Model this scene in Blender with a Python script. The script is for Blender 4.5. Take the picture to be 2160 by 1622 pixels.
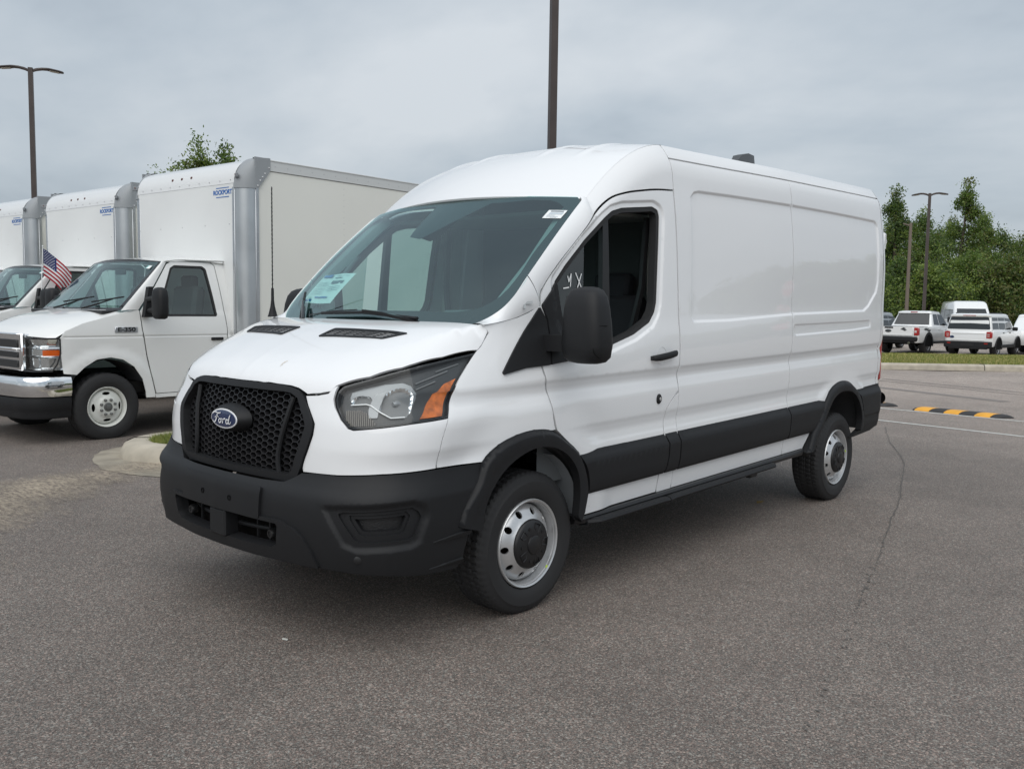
import bpy, bmesh, math, random
import numpy as np
from mathutils import Vector, Matrix, Euler
from mathutils.geometry import delaunay_2d_cdt

for o in list(bpy.data.objects):
    bpy.data.objects.remove(o, do_unlink=True)
scene = bpy.context.scene
COL = scene.collection
random.seed(7)
rng = np.random.default_rng(11)
R = math.radians

# ------------------------------------------------------------------ camera
CAM_POS = (-3.29846, -3.79281, 1.49756)
CAM_YAW, CAM_PITCH, CAM_ROLL = .731967, -.0850206, .0143050
CAM_F = 1900.05 / 2160.0            # focal length over picture width
cam_d = bpy.data.cameras.new('camera')
cam_o = bpy.data.objects.new('camera', cam_d)
COL.objects.link(cam_o)
_f = Vector((math.cos(CAM_PITCH) * math.cos(CAM_YAW), math.cos(CAM_PITCH) * math.sin(CAM_YAW), math.sin(CAM_PITCH)))
_r = _f.cross(Vector((0, 0, 1))).normalized()
_u = _r.cross(_f)
_r2 = _r * math.cos(CAM_ROLL) + _u * math.sin(CAM_ROLL)
_u2 = _u * math.cos(CAM_ROLL) - _r * math.sin(CAM_ROLL)
_m = Matrix((_r2, _u2, -_f)).transposed().to_4x4()
_m.translation = CAM_POS
cam_o.matrix_world = _m
cam_d.sensor_fit = 'HORIZONTAL'
cam_d.sensor_width = 36.0
cam_d.lens = 36.0 * CAM_F
cam_d.clip_start = 0.05
cam_d.clip_end = 3000
scene.camera = cam_o

# ------------------------------------------------------------------ overcast sky
SUN_EL, SUN_AZ = R(52), R(209)        # azimuth of the sun seen from the scene, measured from +x towards +y
world = bpy.data.worlds.new('World')
scene.world = world
world.use_nodes = True
nt = world.node_tree
nt.nodes.clear()
def wn(t, **k):
    n = nt.nodes.new(t)
    for a, b in k.items():
        setattr(n, a, b)
    return n
out = wn('ShaderNodeOutputWorld')
bg_sky = wn('ShaderNodeBackground'); bg_cl = wn('ShaderNodeBackground')
sky = wn('ShaderNodeTexSky', sky_type='NISHITA', sun_disc=False)
sky.sun_elevation = SUN_EL
sky.sun_rotation = R(90) - SUN_AZ
sky.air_density = 1.0; sky.dust_density = 2.0; sky.ozone_density = 1.0
bg_sky.inputs['Strength'].default_value = 0.10
nt.links.new(sky.outputs[0], bg_sky.inputs['Color'])
tc = wn('ShaderNodeTexCoord')
sep = wn('ShaderNodeSeparateXYZ')
nt.links.new(tc.outputs['Generated'], sep.inputs[0])
# cloud deck: direction projected on a flat layer so that the billows shrink towards the horizon
zc = wn('ShaderNodeMath', operation='MAXIMUM'); zc.inputs[1].default_value = 0.0
nt.links.new(sep.outputs['Z'], zc.inputs[0])
za = wn('ShaderNodeMath', operation='ADD'); za.inputs[1].default_value = 0.32
nt.links.new(zc.outputs[0], za.inputs[0])
dx_ = wn('ShaderNodeMath', operation='DIVIDE'); dy_ = wn('ShaderNodeMath', operation='DIVIDE')
nt.links.new(sep.outputs['X'], dx_.inputs[0]); nt.links.new(za.outputs[0], dx_.inputs[1])
nt.links.new(sep.outputs['Y'], dy_.inputs[0]); nt.links.new(za.outputs[0], dy_.inputs[1])
cmb = wn('ShaderNodeCombineXYZ')
nt.links.new(dx_.outputs[0], cmb.inputs[0]); nt.links.new(dy_.outputs[0], cmb.inputs[1])
rotm = wn('ShaderNodeMapping'); rotm.inputs['Rotation'].default_value = (0, 0, R(-46)); rotm.inputs['Scale'].default_value = (1.0, .78, 1)
nt.links.new(cmb.outputs[0], rotm.inputs['Vector'])
n1 = wn('ShaderNodeTexNoise'); n1.inputs['Scale'].default_value = 0.95; n1.inputs['Detail'].default_value = 5.5; n1.inputs['Roughness'].default_value = .50; n1.inputs['Distortion'].default_value = .35
n2 = wn('ShaderNodeTexNoise'); n2.inputs['Scale'].default_value = 2.6; n2.inputs['Detail'].default_value = 6; n2.inputs['Roughness'].default_value = .55
nt.links.new(rotm.outputs[0], n1.inputs['Vector']); nt.links.new(rotm.outputs[0], n2.inputs['Vector'])
mx = wn('ShaderNodeMath', operation='MULTIPLY_ADD'); mx.inputs[1].default_value = .35
nt.links.new(n2.outputs[0], mx.inputs[0]); nt.links.new(n1.outputs[0], mx.inputs[2])
ramp = wn('ShaderNodeValToRGB')
e = ramp.color_ramp.elements
e[0].position = .54; e[0].color = (.305, .352, .402, 1)
e[1].position = .86; e[1].color = (.56, .595, .625, 1)
m1 = e.new(.68); m1.color = (.42, .470, .515, 1)
nt.links.new(mx.outputs[0], ramp.inputs[0])
# an overcast sky is brighter towards the zenith
zr = wn('ShaderNodeMapRange'); zr.inputs['From Min'].default_value = .0; zr.inputs['From Max'].default_value = 1.0
zr.inputs['To Min'].default_value = SKY_LO = .92; zr.inputs['To Max'].default_value = SKY_HI = 1.35
nt.links.new(zc.outputs[0], zr.inputs['Value'])
nt.links.new(ramp.outputs[0], bg_cl.inputs['Color'])
nt.links.new(zr.outputs[0], bg_cl.inputs['Strength'])
mixs = wn('ShaderNodeMixShader'); mixs.inputs[0].default_value = .90
nt.links.new(bg_sky.outputs[0], mixs.inputs[1]); nt.links.new(bg_cl.outputs[0], mixs.inputs[2])
nt.links.new(mixs.outputs[0], out.inputs['Surface'])

# ------------------------------------------------------------------ soft sun behind the cloud
sun_d = bpy.data.lights.new('sun', 'SUN')
sun_d.energy = 1.6
sun_d.angle = R(80)
sun_d.color = (1.0, .965, .92)
sun_o = bpy.data.objects.new('sun', sun_d)
COL.objects.link(sun_o)
sd = Vector((math.cos(SUN_EL) * math.cos(SUN_AZ), math.cos(SUN_EL) * math.sin(SUN_AZ), math.sin(SUN_EL)))
sun_o.rotation_euler = sd.to_track_quat('Z', 'Y').to_euler()
sun_o.location = (0, 0, 20)

scene.view_settings.view_transform = 'Standard'
scene.view_settings.look = 'None'
scene.view_settings.gamma = 1.0
scene.view_settings.exposure = 0.28
scene.view_settings.use_curve_mapping = False
scene.render.resolution_x = 1024
scene.render.resolution_y = 768
# ------------------------------------------------------------------ materials
MATS = {}
def mat(name, color=(.5, .5, .5), rough=.5, metal=0.0, spec=.5, coat=0.0, emit=None, emit_s=1.0, noise=None, bump=None):
    if name in MATS:
        return MATS[name]
    m = bpy.data.materials.new(name); m.use_nodes = True
    b = m.node_tree.nodes['Principled BSDF']
    b.inputs['Base Color'].default_value = (*color, 1)
    b.inputs['Roughness'].default_value = rough
    b.inputs['Metallic'].default_value = metal
    b.inputs['Specular IOR Level'].default_value = spec
    if coat:
        b.inputs['Coat Weight'].default_value = coat
        b.inputs['Coat Roughness'].default_value = .012
    if emit:
        b.inputs['Emission Color'].default_value = (*emit, 1)
        b.inputs['Emission Strength'].default_value = emit_s
    nd, lk = m.node_tree.nodes, m.node_tree.links
    if noise:   # (scale, amount, detail): mottled base colour
        sc, am, de = noise
        t = nd.new('ShaderNodeTexCoord'); n = nd.new('ShaderNodeTexNoise')
        n.inputs['Scale'].default_value = sc; n.inputs['Detail'].default_value = de
        lk.new(t.outputs['Object'], n.inputs['Vector'])
        r = nd.new('ShaderNodeValToRGB')
        r.color_ramp.elements[0].position = .3; r.color_ramp.elements[1].position = .7
        r.color_ramp.elements[0].color = tuple(c * (1 - am) for c in color) + (1,)
        r.color_ramp.elements[1].color = tuple(min(1, c * (1 + am)) for c in color) + (1,)
        lk.new(n.outputs[0], r.inputs[0]); lk.new(r.outputs[0], b.inputs['Base Color'])
    if bump:    # (scale, strength)
        t = nd.new('ShaderNodeTexCoord'); n = nd.new('ShaderNodeTexNoise')
        n.inputs['Scale'].default_value = bump[0]; n.inputs['Detail'].default_value = 3
        lk.new(t.outputs['Object'], n.inputs['Vector'])
        bp = nd.new('ShaderNodeBump'); bp.inputs['Strength'].default_value = bump[1]; bp.inputs['Distance'].default_value = .002
        lk.new(n.outputs[0], bp.inputs['Height']); lk.new(bp.outputs[0], b.inputs['Normal'])
    MATS[name] = m
    return m

def glass_mat(name, tint=(.7, .9, .88), gloss=1.0, rough=0.0, ior=1.78, gtint=(1, 1, 1)):
    if name in MATS:
        return MATS[name]
    m = bpy.data.materials.new(name); m.use_nodes = True
    nd, lk = m.node_tree.nodes, m.node_tree.links
    nd.clear()
    o = nd.new('ShaderNodeOutputMaterial'); t = nd.new('ShaderNodeBsdfTransparent'); g = nd.new('ShaderNodeBsdfGlossy')
    t.inputs[0].default_value = (*tint, 1); g.inputs['Roughness'].default_value = rough
    g.inputs['Color'].default_value = (*[gloss * q for q in gtint], 1)
    fr = nd.new('ShaderNodeFresnel')
    geo = nd.new('ShaderNodeNewGeometry')
    io = nd.new('ShaderNodeMapRange'); io.inputs['To Min'].default_value = ior; io.inputs['To Max'].default_value = 1 / ior   # both faces of the pane together
    lk.new(geo.outputs['Backfacing'], io.inputs['Value']); lk.new(io.outputs[0], fr.inputs['IOR'])
    # the sheet has no thickness of its own: flip the normal on the back so that Fresnel is right from both sides
    mx = nd.new('ShaderNodeMixShader')
    lk.new(fr.outputs[0], mx.inputs[0]); lk.new(t.outputs[0], mx.inputs[1]); lk.new(g.outputs[0], mx.inputs[2])
    lk.new(mx.outputs[0], o.inputs['Surface'])
    MATS[name] = m
    return m

WHITE = mat('white_paint', (.82, .83, .84), .55, spec=.25, coat=1.0)
BLACKP = mat('black_plastic', (.0125, .013, .0145), .55, spec=.32, bump=(900, .15))
DARKP = mat('dark_plastic', (.012, .012, .013), .42)
GLOSSBLK = mat('gloss_black', (.008, .008, .009), .18)
RUBBER = mat('rubber', (.024, .024, .025), .66, spec=.35)
SILVER = mat('wheel_silver', (.62, .625, .63), .34, metal=.7)
CHROME = mat('chrome', (.86, .87, .88), .09, metal=1.0)
REFL = mat('lamp_reflector_silver', (.80, .81, .82), .16, metal=.75, bump=(70, .35))
ALU = mat('aluminium', (.50, .52, .54), .32, metal=.85, noise=(3.0, .10, 2))
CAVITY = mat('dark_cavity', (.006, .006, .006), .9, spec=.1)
TRIMGREY = mat('interior_grey', (.13, .14, .145), .7)
SEATM = mat('seat_cloth', (.020, .021, .026), .85, bump=(300, .3))
AMBER = mat('amber_lens', (.62, .15, .02), .14, coat=.6, noise=(30, .35, 2))
REDL = mat('red_lens', (.35, .012, .012), .15, coat=.6)
NAVY = mat('emblem_blue', (.006, .022, .085), .15, coat=1.0)
WLET = mat('emblem_white', (.82, .83, .84), .3)
GREYHL = mat('lamp_bezel_grey', (.17, .175, .18), .35)
WSGLASS = glass_mat('windscreen_glass', (.62, .86, .83), ior=2.15, gtint=(.86, .99, 1.0))
SIDEGLASS = glass_mat('side_glass', (.55, .66, .64))
DARKGLASS = glass_mat('privacy_glass', (.10, .12, .12))
LAMPGLASS = glass_mat('lamp_lens', (.93, .95, .95), ior=1.36)
FRIT = mat('black_frit', (.02, .02, .022), .12)

# ------------------------------------------------------------------ object helpers
def link(name, me, m, parent=None, smooth=None):
    o = bpy.data.objects.new(name, me)
    COL.objects.link(o)
    if m is not None:
        if not isinstance(m, (list, tuple)):
            m = [m]
        for mm in m:
            me.materials.append(mm)
    if parent is not None:
        o.parent = parent
    if smooth is not None:
        me.polygons.foreach_set('use_smooth', [True] * len(me.polygons))
        me.set_sharp_from_angle(angle=R(smooth))
    return o

def empty(name, loc=(0, 0, 0), rz=0.0):
    o = bpy.data.objects.new(name, None)
    COL.objects.link(o)
    o.location = loc; o.rotation_euler = (0, 0, rz)
    o.empty_display_size = .2
    return o

def tag(o, label, cat, group=None):
    o['label'] = label; o['category'] = cat
    if group: o['group'] = group
    return o

def structure(o):
    o['kind'] = 'structure'; return o

def copy_tree(o, parent=None, swap=None):
    c = o.copy(); COL.objects.link(c); c.parent = parent
    for ch in [x for x in o.children]:
        copy_tree(ch, c)
    return c

class MB:
    """collects polygons for one mesh; optional material index per face"""
    def __init__(s):
        s.v = []; s.f = []; s.mi = []; s.cur = 0
    def add(s, verts, faces, mi=None):
        b = len(s.v); s.v += [tuple(map(float, v)) for v in verts]
        s.f += [tuple(b + i for i in f) for f in faces]
        s.mi += [s.cur if mi is None else mi] * len(faces)
        return b
    def box(s, c, d, rz=0.0, ry=0.0, rx=0.0, bev=0.0, mi=None):
        x, y, z = [k / 2 for k in d]
        if bev <= 0:
            vs = [(-x, -y, -z), (x, -y, -z), (x, y, -z), (-x, y, -z), (-x, -y, z), (x, -y, z), (x, y, z), (-x, y, z)]
            fs = [(0, 3, 2, 1), (4, 5, 6, 7), (0, 1, 5, 4), (1, 2, 6, 5), (2, 3, 7, 6), (3, 0, 4, 7)]
        else:
            b = min(bev, x * .49, y * .49, z * .49)
            vs = []; idx = {}
            for sx in (-1, 1):
                for sy in (-1, 1):
                    for sz in (-1, 1):
                        for k, p in enumerate(((x, y - b, z - b), (x - b, y, z - b), (x - b, y - b, z))):
                            idx[(sx, sy, sz, k)] = len(vs); vs.append((sx * p[0], sy * p[1], sz * p[2]))
            fs = []
            def q(*a): fs.append(tuple(idx[t] for t in a))
            for sx in (-1, 1):
                r = [(sx, -1, -1, 0), (sx, 1, -1, 0), (sx, 1, 1, 0), (sx, -1, 1, 0)]; q(*(r if sx > 0 else r[::-1]))
            for sy in (-1, 1):
                r = [(-1, sy, -1, 1), (-1, sy, 1, 1), (1, sy, 1, 1), (1, sy, -1, 1)]; q(*(r if sy > 0 else r[::-1]))
            for sz in (-1, 1):
                r = [(-1, -1, sz, 2), (1, -1, sz, 2), (1, 1, sz, 2), (-1, 1, sz, 2)]; q(*(r if sz > 0 else r[::-1]))
            for sy in (-1, 1):
                for sz in (-1, 1):
                    r = [(-1, sy, sz, 1), (1, sy, sz, 1), (1, sy, sz, 2), (-1, sy, sz, 2)]; q(*(r if sy * sz < 0 else r[::-1]))
            for sx in (-1, 1):
                for sz in (-1, 1):
                    r = [(sx, -1, sz, 0), (sx, 1, sz, 0), (sx, 1, sz, 2), (sx, -1, sz, 2)]; q(*(r if sx * sz > 0 else r[::-1]))
            for sx in (-1, 1):
                for sy in (-1, 1):
                    r = [(sx, sy, -1, 0), (sx, sy, 1, 0), (sx, sy, 1, 1), (sx, sy, -1, 1)]; q(*(r if sx * sy < 0 else r[::-1]))
            for sx in (-1, 1):
                for sy in (-1, 1):
                    for sz in (-1, 1):
                        r = [(sx, sy, sz, 0), (sx, sy, sz, 1), (sx, sy, sz, 2)]; q(*(r if sx * sy * sz > 0 else r[::-1]))
        M = Euler((rx, ry, rz)).to_matrix()
        c = Vector(c)
        s.add([tuple(M @ Vector(v) + c) for v in vs], fs, mi)
        return s
    def tube(s, pts, rad, n=10, cap=True, mi=None):
        pts = [Vector(p) for p in pts]
        if not isinstance(rad, (list, tuple)): rad = [rad] * len(pts)
        rings = []
        up = None
        for i, p in enumerate(pts):
            t = (pts[min(i + 1, len(pts) - 1)] - pts[max(i - 1, 0)]).normalized()
            if up is None:
                up = Vector((0, 0, 1)) if abs(t.z) < .9 else Vector((1, 0, 0))
            a = t.cross(up).normalized(); up = a.cross(t).normalized()
            rings.append([tuple(p + (a * math.cos(k / n * 2 * math.pi) + up * math.sin(k / n * 2 * math.pi)) * rad[i]) for k in range(n)])
        vs = [v for r in rings for v in r]; fs = []
        for i in range(len(pts) - 1):
            for k in range(n):
                fs.append((i * n + k, i * n + (k + 1) % n, (i + 1) * n + (k + 1) % n, (i + 1) * n + k))
        if cap:
            fs.append(tuple(range(n - 1, -1, -1))); fs.append(tuple((len(pts) - 1) * n + k for k in range(n)))
        s.add(vs, [f[::-1] for f in fs], mi)
        return s
    def lathe(s, prof, n=32, axis='y', c=(0, 0, 0), mi=None, close=False):
        """prof: (radius, height along axis)"""
        vs = []
        for r, h in prof:
            for k in range(n):
                a = 2 * math.pi * k / n
                p = {'y': (r * math.cos(a), h, r * math.sin(a)), 'z': (r * math.cos(a), r * math.sin(a), h), 'x': (h, r * math.cos(a), r * math.sin(a))}[axis]
                vs.append((p[0] + c[0], p[1] + c[1], p[2] + c[2]))
        fs = []
        m = len(prof)
        for i in range(m - 1 + (1 if close else 0)):
            j = (i + 1) % m
            for k in range(n):
                fs.append((i * n + k, i * n + (k + 1) % n, j * n + (k + 1) % n, j * n + k))
        s.add(vs, fs, mi)
        return s
    def loft(s, rings, closed=True, caps=True, mi=None):
        n = len(rings[0]); vs = [v for r in rings for v in r]; fs = []
        for i in range(len(rings) - 1):
            for k in range(n if closed else n - 1):
                fs.append((i * n + k, i * n + (k + 1) % n, (i + 1) * n + (k + 1) % n, (i + 1) * n + k))
        if caps and closed:
            fs.append(tuple(range(n))[::-1]); fs.append(tuple((len(rings) - 1) * n + k for k in range(n)))
        s.add(vs, fs, mi)
        return s
    def prism(s, poly, d0, d1, axis='y', mi=None, bev=0.0):
        """extrude a 2D polygon; axis y: poly is (x,z); axis x: poly is (y,z); axis z: (x,y)"""
        def P(p, d):
            return {'y': (p[0], d, p[1]), 'x': (d, p[0], p[1]), 'z': (p[0], p[1], d)}[axis]
        n = len(poly)
        if bev > 0:
            cx = sum(p[0] for p in poly) / n; cz = sum(p[1] for p in poly) / n
            pin = []
            for i in range(n):
                a = Vector(poly[i - 1]); b = Vector(poly[i]); c = Vector(poly[(i + 1) % n])
                e1 = (b - a).normalized(); e2 = (c - b).normalized()
                nn = Vector((-(e1.y + e2.y), e1.x + e2.x))
                if nn.length < 1e-6: nn = Vector((-e1.y, e1.x))
                nn.normalize()
                if nn.dot(Vector((cx, cz)) - b) < 0: nn = -nn
                pin.append(tuple(b + nn * bev))
            sg = 1 if d1 > d0 else -1
            rings = [[P(p, d0) for p in pin], [P(p, d0 + sg * bev) for p in poly], [P(p, d1 - sg * bev) for p in poly], [P(p, d1) for p in pin]]
        else:
            rings = [[P(p, d0) for p in poly], [P(p, d1) for p in poly]]
        s.loft(rings, mi=mi)
        return s
    def build(s, name, m, parent=None, smooth=35, rake=False):
        me = bpy.data.meshes.new(name)
        v = s.v
        if rake:
            v = [(a, b, c + RAKE * a) for a, b, c in v]
        me.from_pydata(v, [], s.f)
        bm = bmesh.new(); bm.from_mesh(me)
        bmesh.ops.recalc_face_normals(bm, faces=bm.faces)
        bm.to_mesh(me); bm.free()
        o = link(name, me, m, parent, smooth)
        if any(s.mi):
            me.polygons.foreach_set('material_index', s.mi)
        return o

def resample(poly, step, closed=True, smooth=False):
    pts = [np.array(p, float) for p in poly]
    n = len(pts)
    out_ = []
    segs = n if closed else n - 1
    for i in range(segs):
        p1, p2 = pts[i], pts[(i + 1) % n]
        if smooth:
            p0 = pts[i - 1] if (closed or i > 0) else p1 + (p1 - p2)
            p3 = pts[(i + 2) % n] if (closed or i + 2 < n) else p2 + (p2 - p1)
            # centripetal-ish: scale tangents by the local chord
            d = np.linalg.norm(p2 - p1)
            def tan(a, b, c):
                la = np.linalg.norm(b - a) + 1e-9; lb = np.linalg.norm(c - b) + 1e-9
                return ((b - a) / la * lb + (c - b) / lb * la) / (la + lb)
            m1 = tan(p0, p1, p2) * d; m2 = tan(p1, p2, p3) * d
        k = max(1, int(round(np.linalg.norm(p2 - p1) / step)))
        for j in range(k):
            t = j / k
            if smooth:
                t2, t3 = t * t, t * t * t
                out_.append((2*t3 - 3*t2 + 1) * p1 + (t3 - 2*t2 + t) * m1 + (-2*t3 + 3*t2) * p2 + (t3 - t2) * m2)
            else:
                out_.append(p1 + (p2 - p1) * t)
    if not closed: out_.append(pts[-1])
    return [tuple(p) for p in out_]

def rounded(poly, r, n=5):
    """round the corners of a polygon; r a number or one per corner"""
    out_ = []; N = len(poly)
    for i in range(N):
        b = np.array(poly[i], float); a = np.array(poly[i - 1], float); c = np.array(poly[(i + 1) % N], float)
        rr = r[i] if isinstance(r, (list, tuple)) else r
        la, lc = np.linalg.norm(a - b), np.linalg.norm(c - b)
        t = min(rr, la * .48, lc * .48)
        if t < 1e-5: out_.append(tuple(b)); continue
        p0 = b + (a - b) / la * t; p2 = b + (c - b) / lc * t
        for k in range(n + 1):
            u = k / n
            out_.append(tuple((1-u)**2 * p0 + 2*u*(1-u) * b + u*u * p2))
    return out_

def offset_poly(poly, d):
    """move a closed polygon outwards by d (negative: inwards)"""
    pts = [np.array(p, float) for p in poly]; n = len(pts)
    area = sum(pts[i][0] * pts[(i+1) % n][1] - pts[(i+1) % n][0] * pts[i][1] for i in range(n))
    sg = 1 if area > 0 else -1
    out_ = []
    for i in range(n):
        e1 = pts[i] - pts[i-1]; e2 = pts[(i+1) % n] - pts[i]
        e1 = e1 / (np.linalg.norm(e1) + 1e-12); e2 = e2 / (np.linalg.norm(e2) + 1e-12)
        n1 = np.array([e1[1], -e1[0]]) * sg; n2 = np.array([e2[1], -e2[0]]) * sg
        nn = n1 + n2; l = np.linalg.norm(nn)
        nn = n1 if l < 1e-6 else nn / l
        c = max(.5, float(nn @ n1))
        out_.append(tuple(pts[i] + nn * d / c))
    return out_

def surf_normals(surf, u, v, ref):
    h = 1.5e-3
    du = surf(u + h, v) - surf(u - h, v); dv = surf(u, v + h) - surf(u, v - h)
    n = np.cross(du, dv); l = np.linalg.norm(n, axis=1, keepdims=True); n = n / np.maximum(l, 1e-12)
    P = surf(u, v)
    s = np.sign(np.sum(n * (P - ref(P)), axis=1, keepdims=True)); s[s == 0] = 1
    return P, n * s

def van_axis(P):
    Q = P.copy(); Q[:, 1] = 0; Q[:, 2] = np.minimum(P[:, 2], 1.1); Q[:, 0] = np.clip(P[:, 0], 0.3, 4.2)
    return Q

def panel(name, outline, surf, m, parent=None, res=.04, bres=None, holes=(), extra=(), flange=.012, gap=.0, lift=0.0, mirror=False, rake=True, ref=van_axis, sharp_dom=(1, 1)):
    """a sheet-metal panel: polygon in (u,v) of a surface, meshed by constrained Delaunay, with its edge folded in"""
    bres = bres or res * .5
    loops = [resample(offset_poly(outline, -gap) if gap else outline, bres)]
    for h in holes:
        loops.append(resample(h, bres))
    verts = []; edges = []; loopidx = []
    for lp in loops:
        b = len(verts); n = len(lp)
        verts += [Vector((p[0], p[1])) for p in lp]
        edges += [(b + i, b + (i + 1) % n) for i in range(n)]
        loopidx.append(list(range(b, b + n)))
    A = np.array(loops[0]); lo, hi = A.min(0), A.max(0)
    gu = np.arange(lo[0] + res * .5, hi[0], res); gv = np.arange(lo[1] + res * .5, hi[1], res)
    if len(gu) and len(gv):
        U, V = np.meshgrid(gu, gv); U[1::2] += res * .5
        U, V = U.ravel(), V.ravel()
        sdv = poly_sd(U, V, loops[0])
        keep = sdv < -bres * .7
        for h in loops[1:]:
            keep &= poly_sd(U, V, h) > bres * .7
        gp = np.stack([U[keep], V[keep]], 1)
    else:
        gp = np.zeros((0, 2))
    if len(extra):
        ex = np.array(extra, float)
        kp = poly_sd(ex[:, 0], ex[:, 1], loops[0]) < -bres * .5
        for h in loops[1:]:
            kp &= poly_sd(ex[:, 0], ex[:, 1], h) > bres * .5
        ex = ex[kp]
        if len(ex) and len(gp):
            d2 = ((gp[:, None, :] - ex[None, :, :]) ** 2).sum(2).min(1) if len(gp) * len(ex) < 4e7 else np.ones(len(gp))
            gp = gp[d2 > (res * .35) ** 2]
        gp = np.concatenate([gp, ex]) if len(ex) else gp
    verts += [Vector((a, b)) for a, b in gp]
    r = delaunay_2d_cdt(verts, edges, [], 1, 1e-6)
    vv = np.array([(p.x, p.y) for p in r[0]]); faces = [tuple(f) for f in r[2]]
    cen = np.array([vv[list(f)].mean(0) for f in faces])
    kf_ = poly_sd(cen[:, 0], cen[:, 1], loops[0]) < 0
    for h in loops[1:]:
        kf_ &= poly_sd(cen[:, 0], cen[:, 1], h) > 0
    faces = [f for f, k_ in zip(faces, kf_) if k_]
    P, N = surf_normals(surf, vv[:, 0], vv[:, 1], ref)
    if lift: P = P + N * lift
    # orient
    tri = np.array([f[:3] for f in faces])
    fn = np.cross(P[tri[:, 1]] - P[tri[:, 0]], P[tri[:, 2]] - P[tri[:, 0]])
    flip = np.sum(fn * N[tri[:, 0]], axis=1) < 0
    faces = [f[::-1] if fl else f for f, fl in zip(faces, flip)]
    allP = [P]; allN = [N]; nv = len(P)
    if flange > 0:
        # boundary edges from the triangulation
        cnt = {}
        for f in faces:
            for a, b in zip(f, f[1:] + f[:1]):
                cnt[(a, b)] = cnt.get((a, b), 0) + 1
        be = [(a, b) for (a, b) in cnt if (b, a) not in cnt]
        ids = sorted({i for e_ in be for i in e_}); mp = {i: k for k, i in enumerate(ids)}
        top = P[ids]; bot = top - N[ids] * flange
        # outward side direction for the fold normals
        sn = np.zeros((len(ids), 3))
        for a, b in be:
            t = P[b] - P[a]; s_ = np.cross(t, N[a]); sn[mp[a]] += s_; sn[mp[b]] += s_
        sn /= np.maximum(np.linalg.norm(sn, axis=1, keepdims=True), 1e-12)
        allP += [top, bot]; allN += [sn, sn]
        k = len(ids)
        for a, b in be:
            faces.append((nv + mp[b], nv + mp[a], nv + k + mp[a], nv + k + mp[b]))
    P = np.concatenate(allP); N = np.concatenate(allN)
    if rake:
        P = P.copy(); P[:, 2] += RAKE * P[:, 0]
    if mirror:
        P = P * np.array([1, -1, 1]); N = N * np.array([1, -1, 1]); faces = [f[::-1] for f in faces]
    me = bpy.data.meshes.new(name)
    me.from_pydata(P.tolist(), [], faces)
    me.polygons.foreach_set('use_smooth', [True] * len(me.polygons))
    me.normals_split_custom_set_from_vertices(N.tolist())
    return link(name, me, m, parent)

def grid_surf(name, fn, us, vs, m, parent=None, mirror=False, rake=True, thick=0.0, smooth=40):
    """a plain grid of fn(u,v)"""
    U, V = np.meshgrid(us, vs, indexing='ij')
    P = fn(U.ravel(), V.ravel())
    nu, nv = len(us), len(vs)
    f = [(i * nv + j, (i + 1) * nv + j, (i + 1) * nv + j + 1, i * nv + j + 1) for i in range(nu - 1) for j in range(nv - 1)]
    P = np.array(P, float)
    if rake: P[:, 2] += RAKE * P[:, 0]
    if mirror: P[:, 1] *= -1; f = [q[::-1] for q in f]
    me = bpy.data.meshes.new(name); me.from_pydata(P.tolist(), [], f)
    o = link(name, me, m, parent, smooth)
    return o

def tps(pts, zs, lam=1e-6):
    pts = np.array(pts, float); zs = np.array(zs, float); n = len(pts)
    def U(r2): return np.where(r2 > 1e-14, .5 * r2 * np.log(np.maximum(r2, 1e-14)), 0)
    K = U(((pts[:, None] - pts[None]) ** 2).sum(2)) + np.diag(np.broadcast_to(lam, (n,)))
    Pm = np.concatenate([np.ones((n, 1)), pts], 1)
    A = np.zeros((n + 3, n + 3)); A[:n, :n] = K; A[:n, n:] = Pm; A[n:, :n] = Pm.T
    w = np.linalg.solve(A, np.concatenate([zs, np.zeros(3)]))
    def f(x, y):
        x = np.asarray(x, float); y = np.asarray(y, float); sh = x.shape
        q = np.stack([x.ravel(), y.ravel()], 1)
        k = U(((q[:, None] - pts[None]) ** 2).sum(2))
        return (k @ w[:n] + w[n] + q @ w[n + 1:]).reshape(sh)
    return f

def text_obj(name, body, size, m, parent, M, extrude=.001, align='CENTER', shear=0.0, sx=1.0, bold=0.0):
    cu = bpy.data.curves.new(name, 'FONT')
    cu.body = body; cu.size = size; cu.align_x = align; cu.align_y = 'CENTER'; cu.extrude = extrude; cu.shear = shear; cu.offset = bold
    t = bpy.data.objects.new(name + '_tmp', cu); COL.objects.link(t)
    dg = bpy.context.evaluated_depsgraph_get()
    me = bpy.data.meshes.new_from_object(t.evaluated_get(dg))
    bpy.data.objects.remove(t, do_unlink=True)
    me.transform(Matrix.Diagonal((sx, 1, 1, 1))); me.transform(M)
    me.materials.clear()
    return link(name, me, m, parent)
# ---------------------------------------------------------------- van surfaces
# van frame: x to the rear (front axle at 0), y to the passenger side, z up
RAKE = 0.02333

def pchip(xs, ys):
    xs = np.asarray(xs, float); ys = np.asarray(ys, float)
    h = np.diff(xs); d = np.diff(ys) / h
    m = np.zeros(len(xs))
    m[0] = d[0]; m[-1] = d[-1]
    for i in range(1, len(xs) - 1):
        if d[i - 1] * d[i] > 0:
            w1 = 2 * h[i] + h[i - 1]; w2 = h[i] + 2 * h[i - 1]
            m[i] = (w1 + w2) / (w1 / d[i - 1] + w2 / d[i])
    def f(x):
        x = np.asarray(x, float)
        i = np.clip(np.searchsorted(xs, x) - 1, 0, len(xs) - 2)
        hh = h[i]; t = np.clip((x - xs[i]) / hh, 0, 1)
        t2 = t * t; t3 = t2 * t
        return (2*t3 - 3*t2 + 1) * ys[i] + (t3 - 2*t2 + t) * hh * m[i] + (-2*t3 + 3*t2) * ys[i+1] + (t3 - t2) * hh * m[i+1]
    return f

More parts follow.
